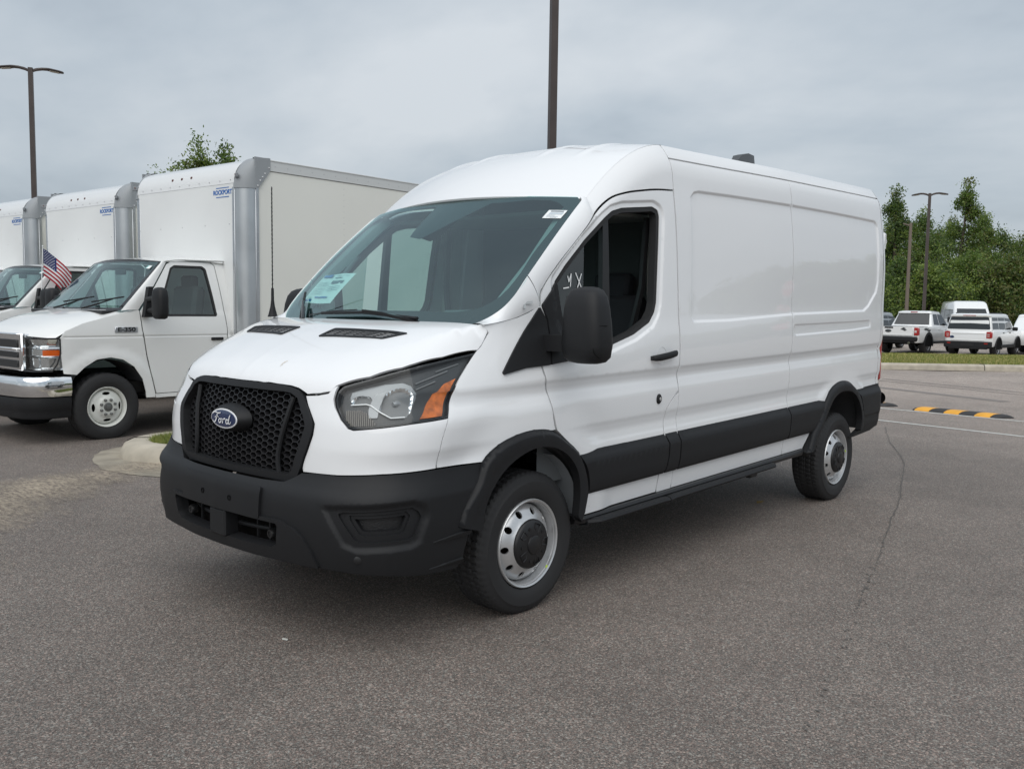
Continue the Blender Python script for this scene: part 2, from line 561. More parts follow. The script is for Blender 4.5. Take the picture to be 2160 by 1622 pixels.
def sstep(x, a, b):
    t = np.clip((np.asarray(x, float) - a) / (b - a), 0, 1)
    return t * t * (3 - 2 * t)

# side section (half width over height), read off the body seams
_wB = pchip([.20, .40, .50, .62, .755, .80, .832, .865, .90, 1.00, 1.055, 1.087, 1.118, 1.148, 1.228, 1.312, 1.42, 1.635, 1.857, 2.017, 2.161, 2.285, 2.46],
            [.950, .958, .970, .982, .993, .985, .9810, .986, .9945, .9970, .987, .9795, .986, .9980, 1.0, .996, .984, .970, .955, .940, .921, .905, .884])

def crease_z(x):
    u = np.clip((np.asarray(x, float) - .56) / .74, 0, 1)
    return 2.432 - .361 * (1 - u) ** 1.8

def poly_sd(px, pz, poly):
    """signed distance (negative inside) to a polygon, vectorised"""
    px = np.asarray(px, float); pz = np.asarray(pz, float)
    d = np.full(px.shape, 1e9); inside = np.zeros(px.shape, bool)
    n = len(poly)
    for i in range(n):
        ax, az = poly[i]; bx, bz = poly[(i + 1) % n]
        ex, ez = bx - ax, bz - az
        t = np.clip(((px - ax) * ex + (pz - az) * ez) / (ex * ex + ez * ez + 1e-12), 0, 1)
        d = np.minimum(d, np.hypot(px - ax - t * ex, pz - az - t * ez))
        c = ((az > pz) != (bz > pz)) & (px < (bx - ax) * (pz - az) / ((bz - az) if abs(bz - az) > 1e-12 else 1e-12) + ax)
        inside ^= c
    return np.where(inside, -d, d)

RECESS = []          # (polygon in x,z , depth, edge width): pressed-in panels of the cargo side

def Wside(x, z, detail=True):
    x = np.asarray(x, float); z = np.asarray(z, float)
    x, z = np.broadcast_arrays(x, z)
    w = _wB(z)
    up = sstep(z, 1.15, 1.9)
    w = w + .040 * up * sstep(x, 1.1, 2.9)
    w = w + .008 * sstep(z, .85, 1.3) * sstep(x, 1.28, 2.9)
    # the cab narrows towards the windscreen
    a = np.clip((1.28 - x) / 1.6, 0, 1.2)
    w = w - (.028 * a + .080 * a * a) * sstep(z, .98, 1.42)
    # rear end narrows a little
    w = w - .020 * np.clip((x - 3.9) / 1.0, 0, 1) ** 2
    # cant rail rounds over to the roof crease
    k = 1 - np.clip((crease_z(x) - z) / .17, -.2, 1)
    w = w - .070 * k * k
    if detail:
        for (cx, r1, r2) in ((0., .54, .70), (3.75, .52, .66)):
            r = np.hypot(x - cx, (z - .345) * 1.0)
            t = 1 - sstep(r, r1, r2)
            flat = np.minimum(1.0 - w, .020)
            w = w + np.clip(flat, 0, 1) * t * (z < 1.3)
            if cx == 0:   # hollow between arch and shoulder on the wing
                w = w - .006 * np.exp(-((r - .72) / .08) ** 2) * (x < .75) * sstep(z, .55, .75) * (1 - sstep(z, 1.05, 1.25))
        for poly, dep, ew in RECESS:
            w = w - dep * sstep(-poly_sd(x, z, poly), -ew, ew)
    return w

# nose: plan template, s = 0 at the middle of the nose, 1 where it meets the side
_ty = pchip([0, .2, .36, .5, .6, .68, .75, .81, .865, .91, .95, .98, 1.0],
            [0, .22, .41, .57, .68, .765, .835, .89, .935, .966, .987, .997, 1.0])
_tx = pchip([0, .22, .41, .57, .67, .75, .80, .85, .90, .94, .965, .985, .9965, 1.0],
            [0, .007, .028, .050, .070, .097, .120, .150, .195, .250, .305, .370, .450, .56])
_TL = .56
_xc_fascia = pchip([.30, .60, .735, .80, .98, 1.10, 1.16, 1.25, 1.33, 1.42],
                   [-1.045, -1.052, -1.056, -1.058, -1.043, -1.020, -1.002, -.94, -.86, -.76])
_k_fascia = pchip([.3, .9, 1.1, 1.3, 1.45], [1., 1., 1.12, 1.3, 1.4])
# the template as a table over one arc parameter q in 0..1 (nose middle to where the side starts)
_ys = np.linspace(0, 1, 400) ** .5
_ys = 1 - (1 - np.linspace(0, 1, 600)) ** 3
_pts = np.stack([_tx(_ys), _ys], 1)
_L = np.concatenate([[0], np.cumsum(np.hypot(*np.diff(_pts, axis=0).T))])
NOSE_LEN = float(_L[-1])
def nose(q):
    """q arc length along template -> (dx, y/w)"""
    q = np.clip(q, 0, NOSE_LEN)
    return np.interp(q, _L, _pts[:, 0]), np.interp(q, _L, _pts[:, 1])

def Sfront(s, z, xc=_xc_fascia, kf=_k_fascia, wf=None, off=0.0):
    """front/side skin, driver side (y negative). s < NOSE_LEN on the nose, beyond that it runs back along the side"""
    s = np.asarray(s, float); z = np.asarray(z, float)
    s, z = np.broadcast_arrays(s, z)
    dx, yy = nose(s)
    x = xc(z) + dx * kf(z) + np.maximum(s - NOSE_LEN, 0)
    w = Wside(x, z) if wf is None else wf(x, z)
    return np.stack([x, -yy * w, z], -1)

_xc_bump = pchip([.22, .27, .33, .42, .50, .60, .68, .715, .75, .79, .83], [-.96, -1.03, -1.075, -1.105, -1.118, -1.125, -1.122, -1.112, -1.086, -1.066, -1.056])
_k_bump = pchip([.2, .9], [1., 1.])
_wb = pchip([.22, .30, .42, .60, .69, .73, .79, .83], [.950, .975, 1.0, 1.014, 1.014, 1.006, .992, .986])
def Sbump(s, z, off=0.0):
    P = Sfront(s, z, _xc_bump, _k_bump, lambda x, zz: _wb(zz))
    return P
# outlines on the van skin: (x,z) on the flank or (arc,z) on the nose, metres
O = {
  'door_top': [(0.1071, 1.5086), (0.1093, 1.5627), (0.1274, 1.5929), (0.232, 1.7033), (0.3641, 1.818), (0.5342, 1.9651), (0.6233, 2.0353), (0.7035, 2.0797), (0.803, 2.1076), (0.9615, 2.1333), (1.1181, 2.1513), (1.2746, 2.1588)],
  'door_rear_low': [(1.2773, 0.9922), (1.2149, 0.9517), (1.1588, 0.9008), (1.1509, 0.8517), (1.143, 0.8105), (1.1384, 0.7526)],
  'door_front': [(0.0688, 1.2116), (0.0836, 1.1621), (0.1084, 1.0723), (0.123, 0.9849), (0.1459, 0.8889)],
  'window': [(0.2196, 1.6236), (0.3039, 1.7108), (0.46, 1.8466), (0.6273, 1.9666), (0.6927, 2.0062), (0.7798, 2.0282), (1.067, 2.0539), (1.1191, 2.0365), (1.1306, 1.9989), (1.1043, 1.7893), (1.0737, 1.5115), (1.0528, 1.4563), (1.0009, 1.4022), (0.8419, 1.339), (0.6295, 1.2878)],
  'divider': [(0.6695, 1.982), (0.6319, 1.9636), (0.5965, 1.6132), (0.6211, 1.5938)],
  'sail': [(0.2239, 1.6206), (0.1116, 1.5145), (0.0367, 1.4378), (-0.2096, 1.1985), (-0.2007, 1.1878), (-0.0503, 1.2117), (0.0711, 1.2163), (0.2733, 1.2292), (0.252, 1.396), (0.2139, 1.593)],
  'sail_gap': [(0.1071, 1.5086), (0.1417, 1.4354), (0.1479, 1.3384), (0.1273, 1.2311)],
  'headlight': [(0.7118, 1.1718), (0.8229, 1.2034), (0.9428, 1.2382), (1.0817, 1.2727), (1.2009, 1.2992), (1.2137, 1.2219), (1.2048, 1.1526), (1.1942, 1.0285), (1.0197, 1.0174), (0.8875, 1.0045), (0.7817, 0.9934), (0.7537, 1.0005), (0.7199, 1.0354), (0.6959, 1.0838), (0.6856, 1.1171), (0.6884, 1.1478)],
  'hood_edge': [(0.5166, 1.1213), (0.5914, 1.1292), (0.6504, 1.1412), (0.6751, 1.1673), (0.7049, 1.1799), (0.8194, 1.2115), (0.9394, 1.2464), (1.0766, 1.2813), (1.2037, 1.3025), (1.2036, 1.3252), (1.1831, 1.3836)],
  'grille': [(0.0379, 1.162), (0.4218, 1.1551), (0.4751, 1.1445), (0.5162, 1.1224), (0.5721, 1.0068), (0.5689, 0.9581), (0.5275, 0.8114), (0.4909, 0.7688), (0.44, 0.7432), (0.1154, 0.7469)],
  'grille_in': [(0.4308, 1.1311), (0.4787, 1.1121), (0.5286, 0.9927), (0.4699, 0.7942), (0.4427, 0.7745)],
  'fascia_bottom': [(0.5337, 0.7949), (0.7415, 0.7987), (0.9265, 0.8092), (1.1811, 0.813), (1.4752, 0.8075)],
  'fascia_seam': [(1.1942, 1.0285), (1.182, 0.8144)],
  'bump_top': [(0.5386, 0.7967), (0.7436, 0.8001), (0.9255, 0.8102), (1.1761, 0.8149), (1.487, 0.8054)],
  'bump_arch': [(1.487, 0.8054), (1.4499, 0.7274), (1.3672, 0.602), (1.343, 0.5407)],
  'bump_end': [(1.4155, 0.5168), (1.3598, 0.3791), (1.3184, 0.3418)],
  'bump_bot': [(0.635, 0.4108), (0.8267, 0.3937), (0.9903, 0.3791), (1.118, 0.3617)],
  'fog': [(0.7755, 0.6503), (0.8039, 0.6605), (1.1042, 0.6722), (1.1374, 0.6501), (1.1548, 0.6227), (1.1148, 0.5359), (1.0879, 0.5248), (0.8711, 0.5235), (0.8467, 0.5394), (0.7783, 0.6342)],
  'fog_in': [(0.8264, 0.6416), (1.0834, 0.6509), (1.0994, 0.6305), (1.0714, 0.5633), (1.0541, 0.557), (0.9006, 0.5537), (0.8725, 0.5616), (0.8311, 0.6215)],
  'intake': [(0.4668, 0.5695), (0.4458, 0.5578), (0.4307, 0.4627), (0.3954, 0.4507)],
  'lip': [(0.4506, 0.5671), (0.5445, 0.5615), (0.5941, 0.5239), (0.6747, 0.4214)],
  'plate': [(0.3276, 0.7114), (0.3203, 0.5802)],
  'arch_out': [(-0.3785, 0.8104), (-0.2762, 0.8733), (-0.1538, 0.9049), (-0.0255, 0.9143), (0.1095, 0.8954), (0.2163, 0.8383), (0.328, 0.7559), (0.3878, 0.6495), (0.4064, 0.5534), (0.3802, 0.4355)],
  'arch_in': [(-0.2884, 0.7305), (-0.1515, 0.8046), (-0.0233, 0.8301), (0.1294, 0.8048), (0.219, 0.7537), (0.2943, 0.6635), (0.3159, 0.5684), (0.3019, 0.4327)],
  'rarch_out': [(3.0977, 0.4033), (3.1916, 0.5431), (3.2782, 0.6197), (3.3925, 0.7555), (3.4521, 0.8109), (3.5799, 0.8652), (3.7513, 0.8751), (3.8794, 0.8459), (3.977, 0.7922), (4.0596, 0.7244), (4.118, 0.6324), (4.1501, 0.5274), (4.1401, 0.4556), (3.9155, 0.3917)],
  'rarch_in': [(3.4314, 0.698), (3.4923, 0.7465), (3.5888, 0.7858), (3.7432, 0.7936), (3.8516, 0.7777), (3.9474, 0.7342), (4.0308, 0.6551), (4.083, 0.5345), (4.054, 0.4653)],
  'rbump': [(4.0063, 0.7791), (4.2034, 0.7885), (4.5098, 0.7981), (4.5574, 0.6737), (4.5352, 0.4564), (4.4084, 0.4177), (3.9247, 0.3906), (4.1396, 0.5358), (4.482, 0.5488)],
  'recess': [(1.4686, 2.1352), (1.502, 2.1628), (1.557, 2.1742), (1.9175, 2.1759), (2.2758, 2.1724), (2.7531, 2.1716), (3.8461, 2.157), (3.4803, 2.1643), (3.9088, 2.1567), (4.3095, 2.1483), (4.3657, 2.1261), (4.3697, 2.0609), (4.3592, 1.6396), (4.3307, 1.5668), (4.1698, 1.4525), (4.077, 1.4182), (3.4771, 1.418), (3.8467, 1.415), (2.7626, 1.4166), (2.2496, 1.408), (1.8734, 1.3942), (1.4584, 1.3969), (1.4261, 1.4119)],
  'slot': [(2.7958, 1.3389), (3.8484, 1.334), (4.2146, 1.3364), (4.2185, 1.2816), (3.8529, 1.2708), (2.7918, 1.2663)],
  'handle': [(0.9632, 1.2035), (1.2085, 1.2249), (1.0665, 1.2592), (1.0699, 1.1601), (1.0675, 0.9649)],
  'fuel': [(4.4678, 2.3306), (4.4715, 2.2126), (4.4626, 2.0507), (4.4513, 1.9184), (4.5097, 1.3933), (4.5803, 1.3597)],
  'wsbase': [(-0.2912, 1.4278)],
  'hl_bowl': [(0.7395, 1.1293), (0.7419, 1.1562), (0.7956, 1.1787), (0.8878, 1.197), (0.9637, 1.202), (1.0039, 1.1877), (1.0355, 1.1538), (1.0467, 1.1197), (1.0336, 1.0808), (1.0021, 1.0536), (0.9394, 1.0525), (0.8876, 1.0853), (0.8438, 1.1032), (0.7554, 1.0961)],
  'hl_strip': [(0.7572, 1.0971), (0.8296, 1.102), (0.8518, 1.0976), (0.8877, 1.0788), (0.9394, 1.0506), (1.0005, 1.0527)],
  'hl_cap': [(0.8925, 1.1931), (0.9367, 1.1969), (0.9461, 1.1638), (0.9426, 1.1209), (0.901, 1.1083), (0.8768, 1.1034), (0.8839, 1.1452)],
  'hl_ribs': [(0.7187, 1.0748), (0.8026, 1.0809), (0.8315, 1.0718), (0.8759, 1.024), (0.8659, 1.0158), (0.7527, 1.0089), (0.732, 1.036)],
  'hl_amber': [(1.1426, 1.1802), (1.1872, 1.1987), (1.1718, 1.0468), (1.0674, 1.0428)],
  'hl_inner': [(0.7092, 1.1486), (0.7289, 1.169), (0.9806, 1.2241), (1.1787, 1.2747), (1.1933, 1.2132), (1.1838, 1.1575), (1.1765, 1.0383), (0.9196, 1.0239), (0.7725, 1.0048), (0.7399, 1.0363), (0.7126, 1.0812)],
  'hoodcorner': [(1.1161, 1.4292)],
  'lowlip': [(0.7855, 0.8885), (0.9069, 0.9221), (1.1742, 0.9593)],
  'arch_edge': [(-0.2533, 0.7797), (-0.375, 0.7088), (-0.4484, 0.6066), (-0.4721, 0.5409)],
}
# ------------------------------------------------------------------ the white cargo van
van = empty('cargo_van', (0, 0, 0))
tag(van, 'white mid-roof cargo van with black honeycomb grille in the foreground', 'van')

def SW(x, z):
    x = np.asarray(x, float); z = np.asarray(z, float)
    return np.stack([x, -Wside(x, z), z], -1)
def SF(s, z):
    P = Sfront(np.abs(s), z); P[..., 1] *= np.where(np.asarray(s) < 0, -1, 1); return P
RECB = []
def SB(s, z):
    P = Sbump(np.abs(s), z); P[..., 1] *= np.where(np.asarray(s) < 0, -1, 1)
    if RECB:
        d = 0
        for poly, dep, ew in RECB:
            d = d + dep * sstep(-poly_sd(np.abs(s), z, poly), -ew, ew)
        a = np.clip((np.abs(s)) / 1.25, 0, 1) * (math.pi / 2)
        P[..., 0] += d * np.cos(a); P[..., 1] += d * np.sin(a) * np.where(np.asarray(s) < 0, -1, 1)
    return P
def s_of_x(x, z, xc=_xc_fascia, kf=_k_fascia):
    q = np.linspace(0, NOSE_LEN, 2000); xx = xc(z) + nose(q)[0] * kf(z)
    return float(np.interp(x, xx, q)) if x < xx[-1] else NOSE_LEN + (x - float(xx[-1]))

# pressed panels of the cargo side
rec = O['recess']
rec_poly = [rec[0], rec[1], rec[2], rec[3], rec[5], rec[7], rec[8], rec[9], rec[10], rec[11], rec[12], rec[13], rec[14], rec[15], rec[16], rec[18], rec[20], rec[21], rec[22]]
RECESS.append((rec_poly, .012, .011))
slot = O['slot']; slot_poly = [slot[0], slot[1], slot[2], slot[3], slot[4], slot[5]]
RECESS.append((slot_poly, .010, .010))
win = O['window'] + [(.43, 1.262), (.31, 1.275), (.245, 1.42)]
win = rounded(win, .012, 3)
winrec = offset_poly(win, .030)
RECESS.append((winrec, .012, .010))
def band(poly, ew):
    q = resample(poly, .03)
    return offset_poly(q, ew) + q + offset_poly(q, -ew)
rec_ex = band(rec_poly, .011) + band(rec_poly, .006) + band(slot_poly, .010)
win_ex = band(winrec, .010) + band(winrec, .005)
grooves = []   # rows of points where the flank is creased
for zz in (.785, .80, .816, .832, .848, .865, .882, .90, .92, .945, 1.0, 1.03, 1.055, 1.071, 1.087, 1.103, 1.118, 1.133, 1.148, 1.17):
    grooves += [(x, zz) for x in np.arange(-.4, 4.5, .03)]

door_top = O['door_top']; drl = O['door_rear_low']; dfr = O['door_front']
arch_out = O['arch_out']; arch_in = O['arch_in']
door_outline = ([(.107, 1.5086)] + resample(door_top, .03, closed=False, smooth=True)[1:] + [(1.276, 1.9), (1.276, 1.4), (1.276, .998)] + drl[1:]
                + [(1.132, .62), (1.120, .412), (.386, .412), (.406, .5534), (.3878, .6495), (.328, .7559), (.2163, .8383), (.150, .889)]
                + dfr[::-1][1:] + [(.088, 1.35)])
arch_r = [(3.0977, .4033), (3.1916, .5431), (3.3925, .7555), (3.4521, .8109), (3.5799, .8552), (3.7513, .8651), (3.8794, .8359), (3.977, .785)]
front_panel = [(1.2835, 2.345), (2.752, 2.345), (2.752, .412), (1.285, .412), (1.285, .75), (1.283, 1.0)]
pillar_piece = [(1.2795, .985), (1.2805, .75), (1.2805, .412), (1.128, .412), (1.140, .62)] + [(a + .006, b) for a, b in drl[::-1][:-1]]
rear_panel = [(2.757, 2.345), (4.465, 2.345), (4.468, 2.0), (4.462, 1.8), (4.47, 1.5), (4.47, .78), (4.0, .78)] + arch_r[::-1][1:] + [(3.09, .412), (2.757, .412)]
top_rail = [(-.262, 1.424), (-.16, 1.432), (-.05, 1.452), (.05, 1.485), (.103, 1.507)]
fender = ([(1.1926, 1.0286), (1.1948, 1.1524), (1.1988, 1.2218), (1.197, 1.3025), (1.200, 1.3252), (1.186, 1.3836), (1.122, 1.4285)]
          + [(s_of_x(a, b), b) for a, b in top_rail[1:]]
          + [(s_of_x(a, b), b) for a, b in [(.086, 1.35), (.064, 1.2116), (.080, 1.162), (.106, 1.072), (.121, .9845), (.140, .896)]]
          + [(s_of_x(a, b), b) for a, b in arch_out[:5][::-1]] + [(1.4747, .8076), (1.1840, .8149)])
fascia = ([(.5095, 1.1211), (.5807, 1.1260), (.6391, 1.1375), (.659, 1.160), (.684, 1.172), (.6745, 1.1464), (.6745, 1.1162), (.687, 1.0833), (.716, 1.0332), (.7537, .998), (.7819, .991),
           (.8874, 1.002), (1.0192, 1.0153), (1.1916, 1.0266), (1.1793, .8149), (.9249, .8096), (.7402, .7988), (.5326, .795), (.5302, .8114), (.5733, .9581), (.5757, 1.0067)])

cant = [p for p in resample(door_top, .03, closed=False, smooth=True) if p[0] > .53]
cant = [(a, b + .007) for a, b in cant]
cx_ = np.linspace(1.2745, .56, 24)
cant_outline = cant + [(1.2775, 2.17), (1.2775, 2.35)] + [(float(a), float(crease_z(a)) - .0008) for a in cx_]

for side in (False, True):
    sd_ = side
    panel('body_side', front_panel, SW, WHITE, van, res=.05, bres=.03, extra=rec_ex + grooves, mirror=sd_, gap=.0015, flange=.03)
    panel('rear_quarter', rear_panel, SW, WHITE, van, res=.05, bres=.03, extra=rec_ex + grooves, mirror=sd_, gap=.0015, flange=.03)
    panel('pillar_panel', pillar_piece, SW, WHITE, van, res=.04, bres=.02, extra=grooves, mirror=sd_)
    panel('fender', fender, SF, WHITE, van, res=.03, bres=.015, mirror=sd_, gap=.0015)
    panel('front_fascia', fascia, SF, WHITE, van, res=.025, bres=.012, mirror=sd_, gap=.001)
    panel('roof_side', cant_outline, SW, WHITE, van, res=.03, bres=.02, mirror=sd_)
    panel('roof_rail', [(1.2835, 2.3535), (1.2835, 2.4315), (4.465, 2.4315), (4.465, 2.3535)], SW, WHITE, van, res=.03, bres=.02, mirror=sd_)
    d = panel('door', door_outline, SW, WHITE, van, res=.04, bres=.015, holes=[win], extra=win_ex + [g for g in grooves if .0 < g[0] < 1.3], mirror=sd_, gap=.0038, flange=.03)
    # rubber seal, divider, glass
    panel('window_seal', offset_poly(win, .002), SW, RUBBER, d, res=.03, bres=.012, holes=[offset_poly(win, -.026)], lift=-.004, flange=.045, mirror=sd_)
    wi = offset_poly(win, -.020)
    panel('window_divider', [(.628, 1.975), (.672, 1.99), (.655, 1.265), (.585, 1.262)], SW, DARKP, d, res=.05, lift=-.012, flange=.03, mirror=sd_)
    qg = [p for p in wi if p[0] < .61]
    qg = sorted(qg, key=lambda p: math.atan2(p[1] - 1.5, p[0] - .42))
    panel('quarter_glass', qg + [], SW, SIDEGLASS, d, res=.06, lift=-.024, flange=0, mirror=sd_)
    if side:
        mg = [(.645, 1.975), (.70, 1.995), (.79, 2.012), (1.06, 2.035), (1.105, 2.02), (1.11, 1.99), (1.05, 1.51), (1.03, 1.46), (.985, 1.415), (.83, 1.352), (.63, 1.30), (.60, 1.30)]
        panel('window_glass', mg, SW, SIDEGLASS, d, res=.06, lift=-.024, flange=0, mirror=True)
    # handle cup and handle
    hb = MB()
    P0 = SW(np.array([1.067]), np.array([1.208]))[0]
    y0 = P0[1]
    sg = -1 if not side else 1
    def hv(x, z, out_=0.0):
        w = float(Wside(x, z)) + out_
        return (x, sg * w, z)
    rings = []
    for k, (x, zc, hz, o_) in enumerate([(.975, 1.203, .012, .004), (.985, 1.204, .017, .026), (1.02, 1.206, .020, .036), (1.08, 1.211, .020, .038), (1.14, 1.217, .020, .038), (1.19, 1.222, .018, .032), (1.205, 1.2235, .012, .006)]):
        r = []
        for a in np.linspace(0, 2 * math.pi, 10, endpoint=False):
            r.append(hv(x, zc + hz * math.sin(a), o_ + .011 * math.cos(a)))
        rings.append(r)
    hb.loft(rings)
    h_ = hb.build('door_handle', BLACKP, d, 50, rake=True)
    cup = MB(); 
    cr = [hv(1.085 + .048 * math.cos(a), 1.212 + .050 * math.sin(a), .0015) for a in np.linspace(0, 2 * math.pi, 24, endpoint=False)]
    ci = [hv(1.085 + .040 * math.cos(a), 1.212 + .042 * math.sin(a), -.010) for a in np.linspace(0, 2 * math.pi, 24, endpoint=False)]
    cup.loft([cr, ci], caps=False); cup.add(ci, [tuple(range(24))])
    cup.build('handle_cup', mat('handle_cup_paint', (.62, .63, .64), .35, coat=.6), d, 40, rake=True)
    lk_ = MB()
    for q, (rx, o0, mi) in enumerate([(.030, .008, 0)]):
        r0 = [hv(1.068 + .024 * math.cos(a), .966 + .029 * math.sin(a), -.004) for a in np.linspace(0, 2 * math.pi, 20, endpoint=False)]
        r1 = [hv(1.068 + .024 * math.cos(a), .966 + .029 * math.sin(a), .004) for a in np.linspace(0, 2 * math.pi, 20, endpoint=False)]
        r2 = [hv(1.068 + .018 * math.cos(a), .966 + .022 * math.sin(a), .010) for a in np.linspace(0, 2 * math.pi, 20, endpoint=False)]
        lk_.loft([r0, r1, r2])
    lo = lk_.build('door_lock', BLACKP, d, 40, rake=True)
    kb = MB()
    kb.loft([[hv(1.072 + .009 * math.cos(a), .966 + .011 * math.sin(a), .0095) for a in np.linspace(0, 2 * math.pi, 14, endpoint=False)],
             [hv(1.072 + .008 * math.cos(a), .966 + .010 * math.sin(a), .0115) for a in np.linspace(0, 2 * math.pi, 14, endpoint=False)]])
    kb.build('lock_barrel', SILVER, lo, 40, rake=True)

# ---- hood: crown surface blended into the nose and wing skin with a rolled edge
_zc = pchip([-1.10, -1.04, -1.00, -.95, -.90, -.80, -.68, -.56, -.45, -.35, -.25, -.1], [1.172, 1.198, 1.216, 1.239, 1.263, 1.309, 1.356, 1.394, 1.419, 1.433, 1.440, 1.445])
_zl = np.linspace(1.02, 1.60, 117); _xg = np.linspace(-1.12, .05, 235)
_sl = np.linspace(0, NOSE_LEN + .5, 420)
_YS = []
for z_ in _zl:
    P_ = Sfront(_sl, np.full_like(_sl, z_)); _YS.append(np.interp(_xg, P_[:, 0], -P_[:, 1], left=-.02))
_YS = np.array(_YS)
def _zskin(x, y):
    """height at which the nose/wing skin stands over (x, y)"""
    xi = np.clip((x - _xg[0]) / (_xg[1] - _xg[0]), 0, len(_xg) - 1.001); i = xi.astype(int); f = xi - i
    col = _YS[:, i] * (1 - f) + _YS[:, i + 1] * f            # levels x queries, falling with height
    col = np.minimum.accumulate(col, axis=0)
    k = np.clip((col >= y[None]).sum(0) - 1, 0, len(_zl) - 2)
    q = np.arange(len(x)); a_, b_ = col[k, q], col[k + 1, q]
    t = np.clip((a_ - y) / np.maximum(a_ - b_, 1e-6), 0, 1)
    return _zl[k] + t * (_zl[1] - _zl[0])
_shift = lambda y: _tx(np.minimum(np.abs(y), .95)) * 1.12
def _hood(x, y):
    x = np.asarray(x, float); sh = x.shape; x = x.ravel(); y = np.abs(np.asarray(y, float).ravel())
    F = _zc(x - _shift(y)) - .014 * sstep(y, .50, .80) * (1 - sstep(x, -.6, -.36))
    Z = _zskin(x, y) + .002
    k_ = .055
    h = np.clip(k_ - np.abs(F - Z), 0, None) / k_
    return (np.minimum(F, Z) - h * h * k_ * .25).reshape(sh)
def SH(x, y):
    return np.stack([np.asarray(x, float), np.asarray(y, float), _hood(x, y)], -1)
he = [SF(np.array([a]), np.array([b]))[0] for a, b in O['hood_edge']]
fe = [SF(np.array([a]), np.array([b]))[0] for a, b in [(0, 1.160), (.1, 1.160), (.2, 1.159), (.3, 1.1575), (.4, 1.1535), (.45, 1.146)]]
half = [(p[0], p[1]) for p in fe] + [(p[0], p[1]) for p in he] + [(-.236, -.874), (-.240, -.864), (-.268, -.85), (-.305, -.6), (-.335, -.3)]
hood_outline = half + [(-.352, 0)] + [(a, -b) for a, b in half[::-1][:-1]]
up_ref = lambda P: P - np.array([0, 0, 1.0])
hood = panel('hood', hood_outline, SH, WHITE, van, res=.03, bres=.015, flange=.012, gap=.002, ref=up_ref)
# vents
def hood_h(x, y): return float(_hood(np.array([x]), np.array([y]))[0])
for sgn in (-1, 1):
    vp = [(-.668, sgn * .155), (-.556, sgn * .145), (-.515, sgn * .642), (-.612, sgn * .572)]
    vin = [(-.650, sgn * .172), (-.572, sgn * .163), (-.535, sgn * .610), (-.607, sgn * .560)]
    vent = panel('hood_vent', rounded(vp, .012, 3), SH, BLACKP, hood, res=.04, bres=.02, holes=[vin], lift=.005, flange=.010, ref=up_ref)
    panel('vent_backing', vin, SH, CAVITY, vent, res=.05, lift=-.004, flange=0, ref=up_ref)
    vb = MB()
    for k in range(5):
        t = (k + .5) / 5
        a0 = np.array(vin[0]) * (1 - t) + np.array(vin[1]) * t; a1 = np.array(vin[3]) * (1 - t) + np.array(vin[2]) * t
        vb.tube([(a0[0] + (a1[0] - a0[0]) * u, a0[1] + (a1[1] - a0[1]) * u, hood_h(a0[0] + (a1[0] - a0[0]) * u, a0[1] + (a1[1] - a0[1]) * u) + .001) for u in np.linspace(0, 1, 5)], .0035, 6)
    for k in range(1, 6):
        t = k / 6
        a0 = np.array(vin[0]) * (1 - t) + np.array(vin[3]) * t; a1 = np.array(vin[1]) * (1 - t) + np.array(vin[2]) * t
        vb.tube([(a0[0], a0[1], hood_h(*a0) + .002), (a1[0], a1[1], hood_h(*a1) + .002)], .0028, 6)
    vb.build('vent_slats', DARKP, vent, 40, rake=True)

# ---- windscreen
def SWS(v, t):
    v = np.asarray(v, float); t = np.asarray(t, float)
    b = .030 * np.sin(np.clip(t, 0, 1) * math.pi)
    bx = -.340 + .150 * v * v; hx = .405 + .140 * v * v; hz = 2.105 - .035 * v * v; bz = 1.420 + .004 * v * v
    x = bx + (hx - bx) * t - b * .6; z = bz + (hz - bz) * t + b * .5
    return np.stack([x, v * .885, z], -1)
ws_half = [(0, -.015), (-.56, -.015), (-.86, -.005), (-.945, .04), (-.99, .11), (-1.005, .18), (-1.0, .45), (-.972, .83), (-.962, .95), (-.915, .997)]
ws_half_s = resample(ws_half, .05, closed=False, smooth=True)
ws_out = ws_half_s + [(-.5, 1.0), (0, 1.0), (.5, 1.0)] + [(-a, b) for a, b in ws_half_s[::-1][:-1]]
ws_ref = lambda P: P - np.array([-.7, 0, .7])
ws = panel('windshield', ws_out, SWS, WSGLASS, van, res=.08, bres=.04, flange=0, ref=ws_ref)
inner_half = [(0, .085), (-.5, .085), (-.78, .09), (-.86, .115), (-.925, .19), (-.945, .30), (-.935, .5), (-.912, .83), (-.89, .90), (-.84, .935), (-.4, .945)]
ih = resample(inner_half, .05, closed=False, smooth=True)
# the sensor patch hangs from the header: dark wedge either side of the middle
patch = [(-.36, .945), (-.10, .70), (-.02, .635), (.10, .66), (.115, .70), (.13, .95)]
fr_in = ih + patch[:] + [(.4, .95)] + [(-a, b) for a, b in ih[::-1] if not (-a > 0 and -a < .40 and b > .9)][:-1]
panel('windshield_frit', ws_out, SWS, FRIT, ws, res=.06, bres=.03, holes=[fr_in], lift=-.003, flange=0, ref=ws_ref)
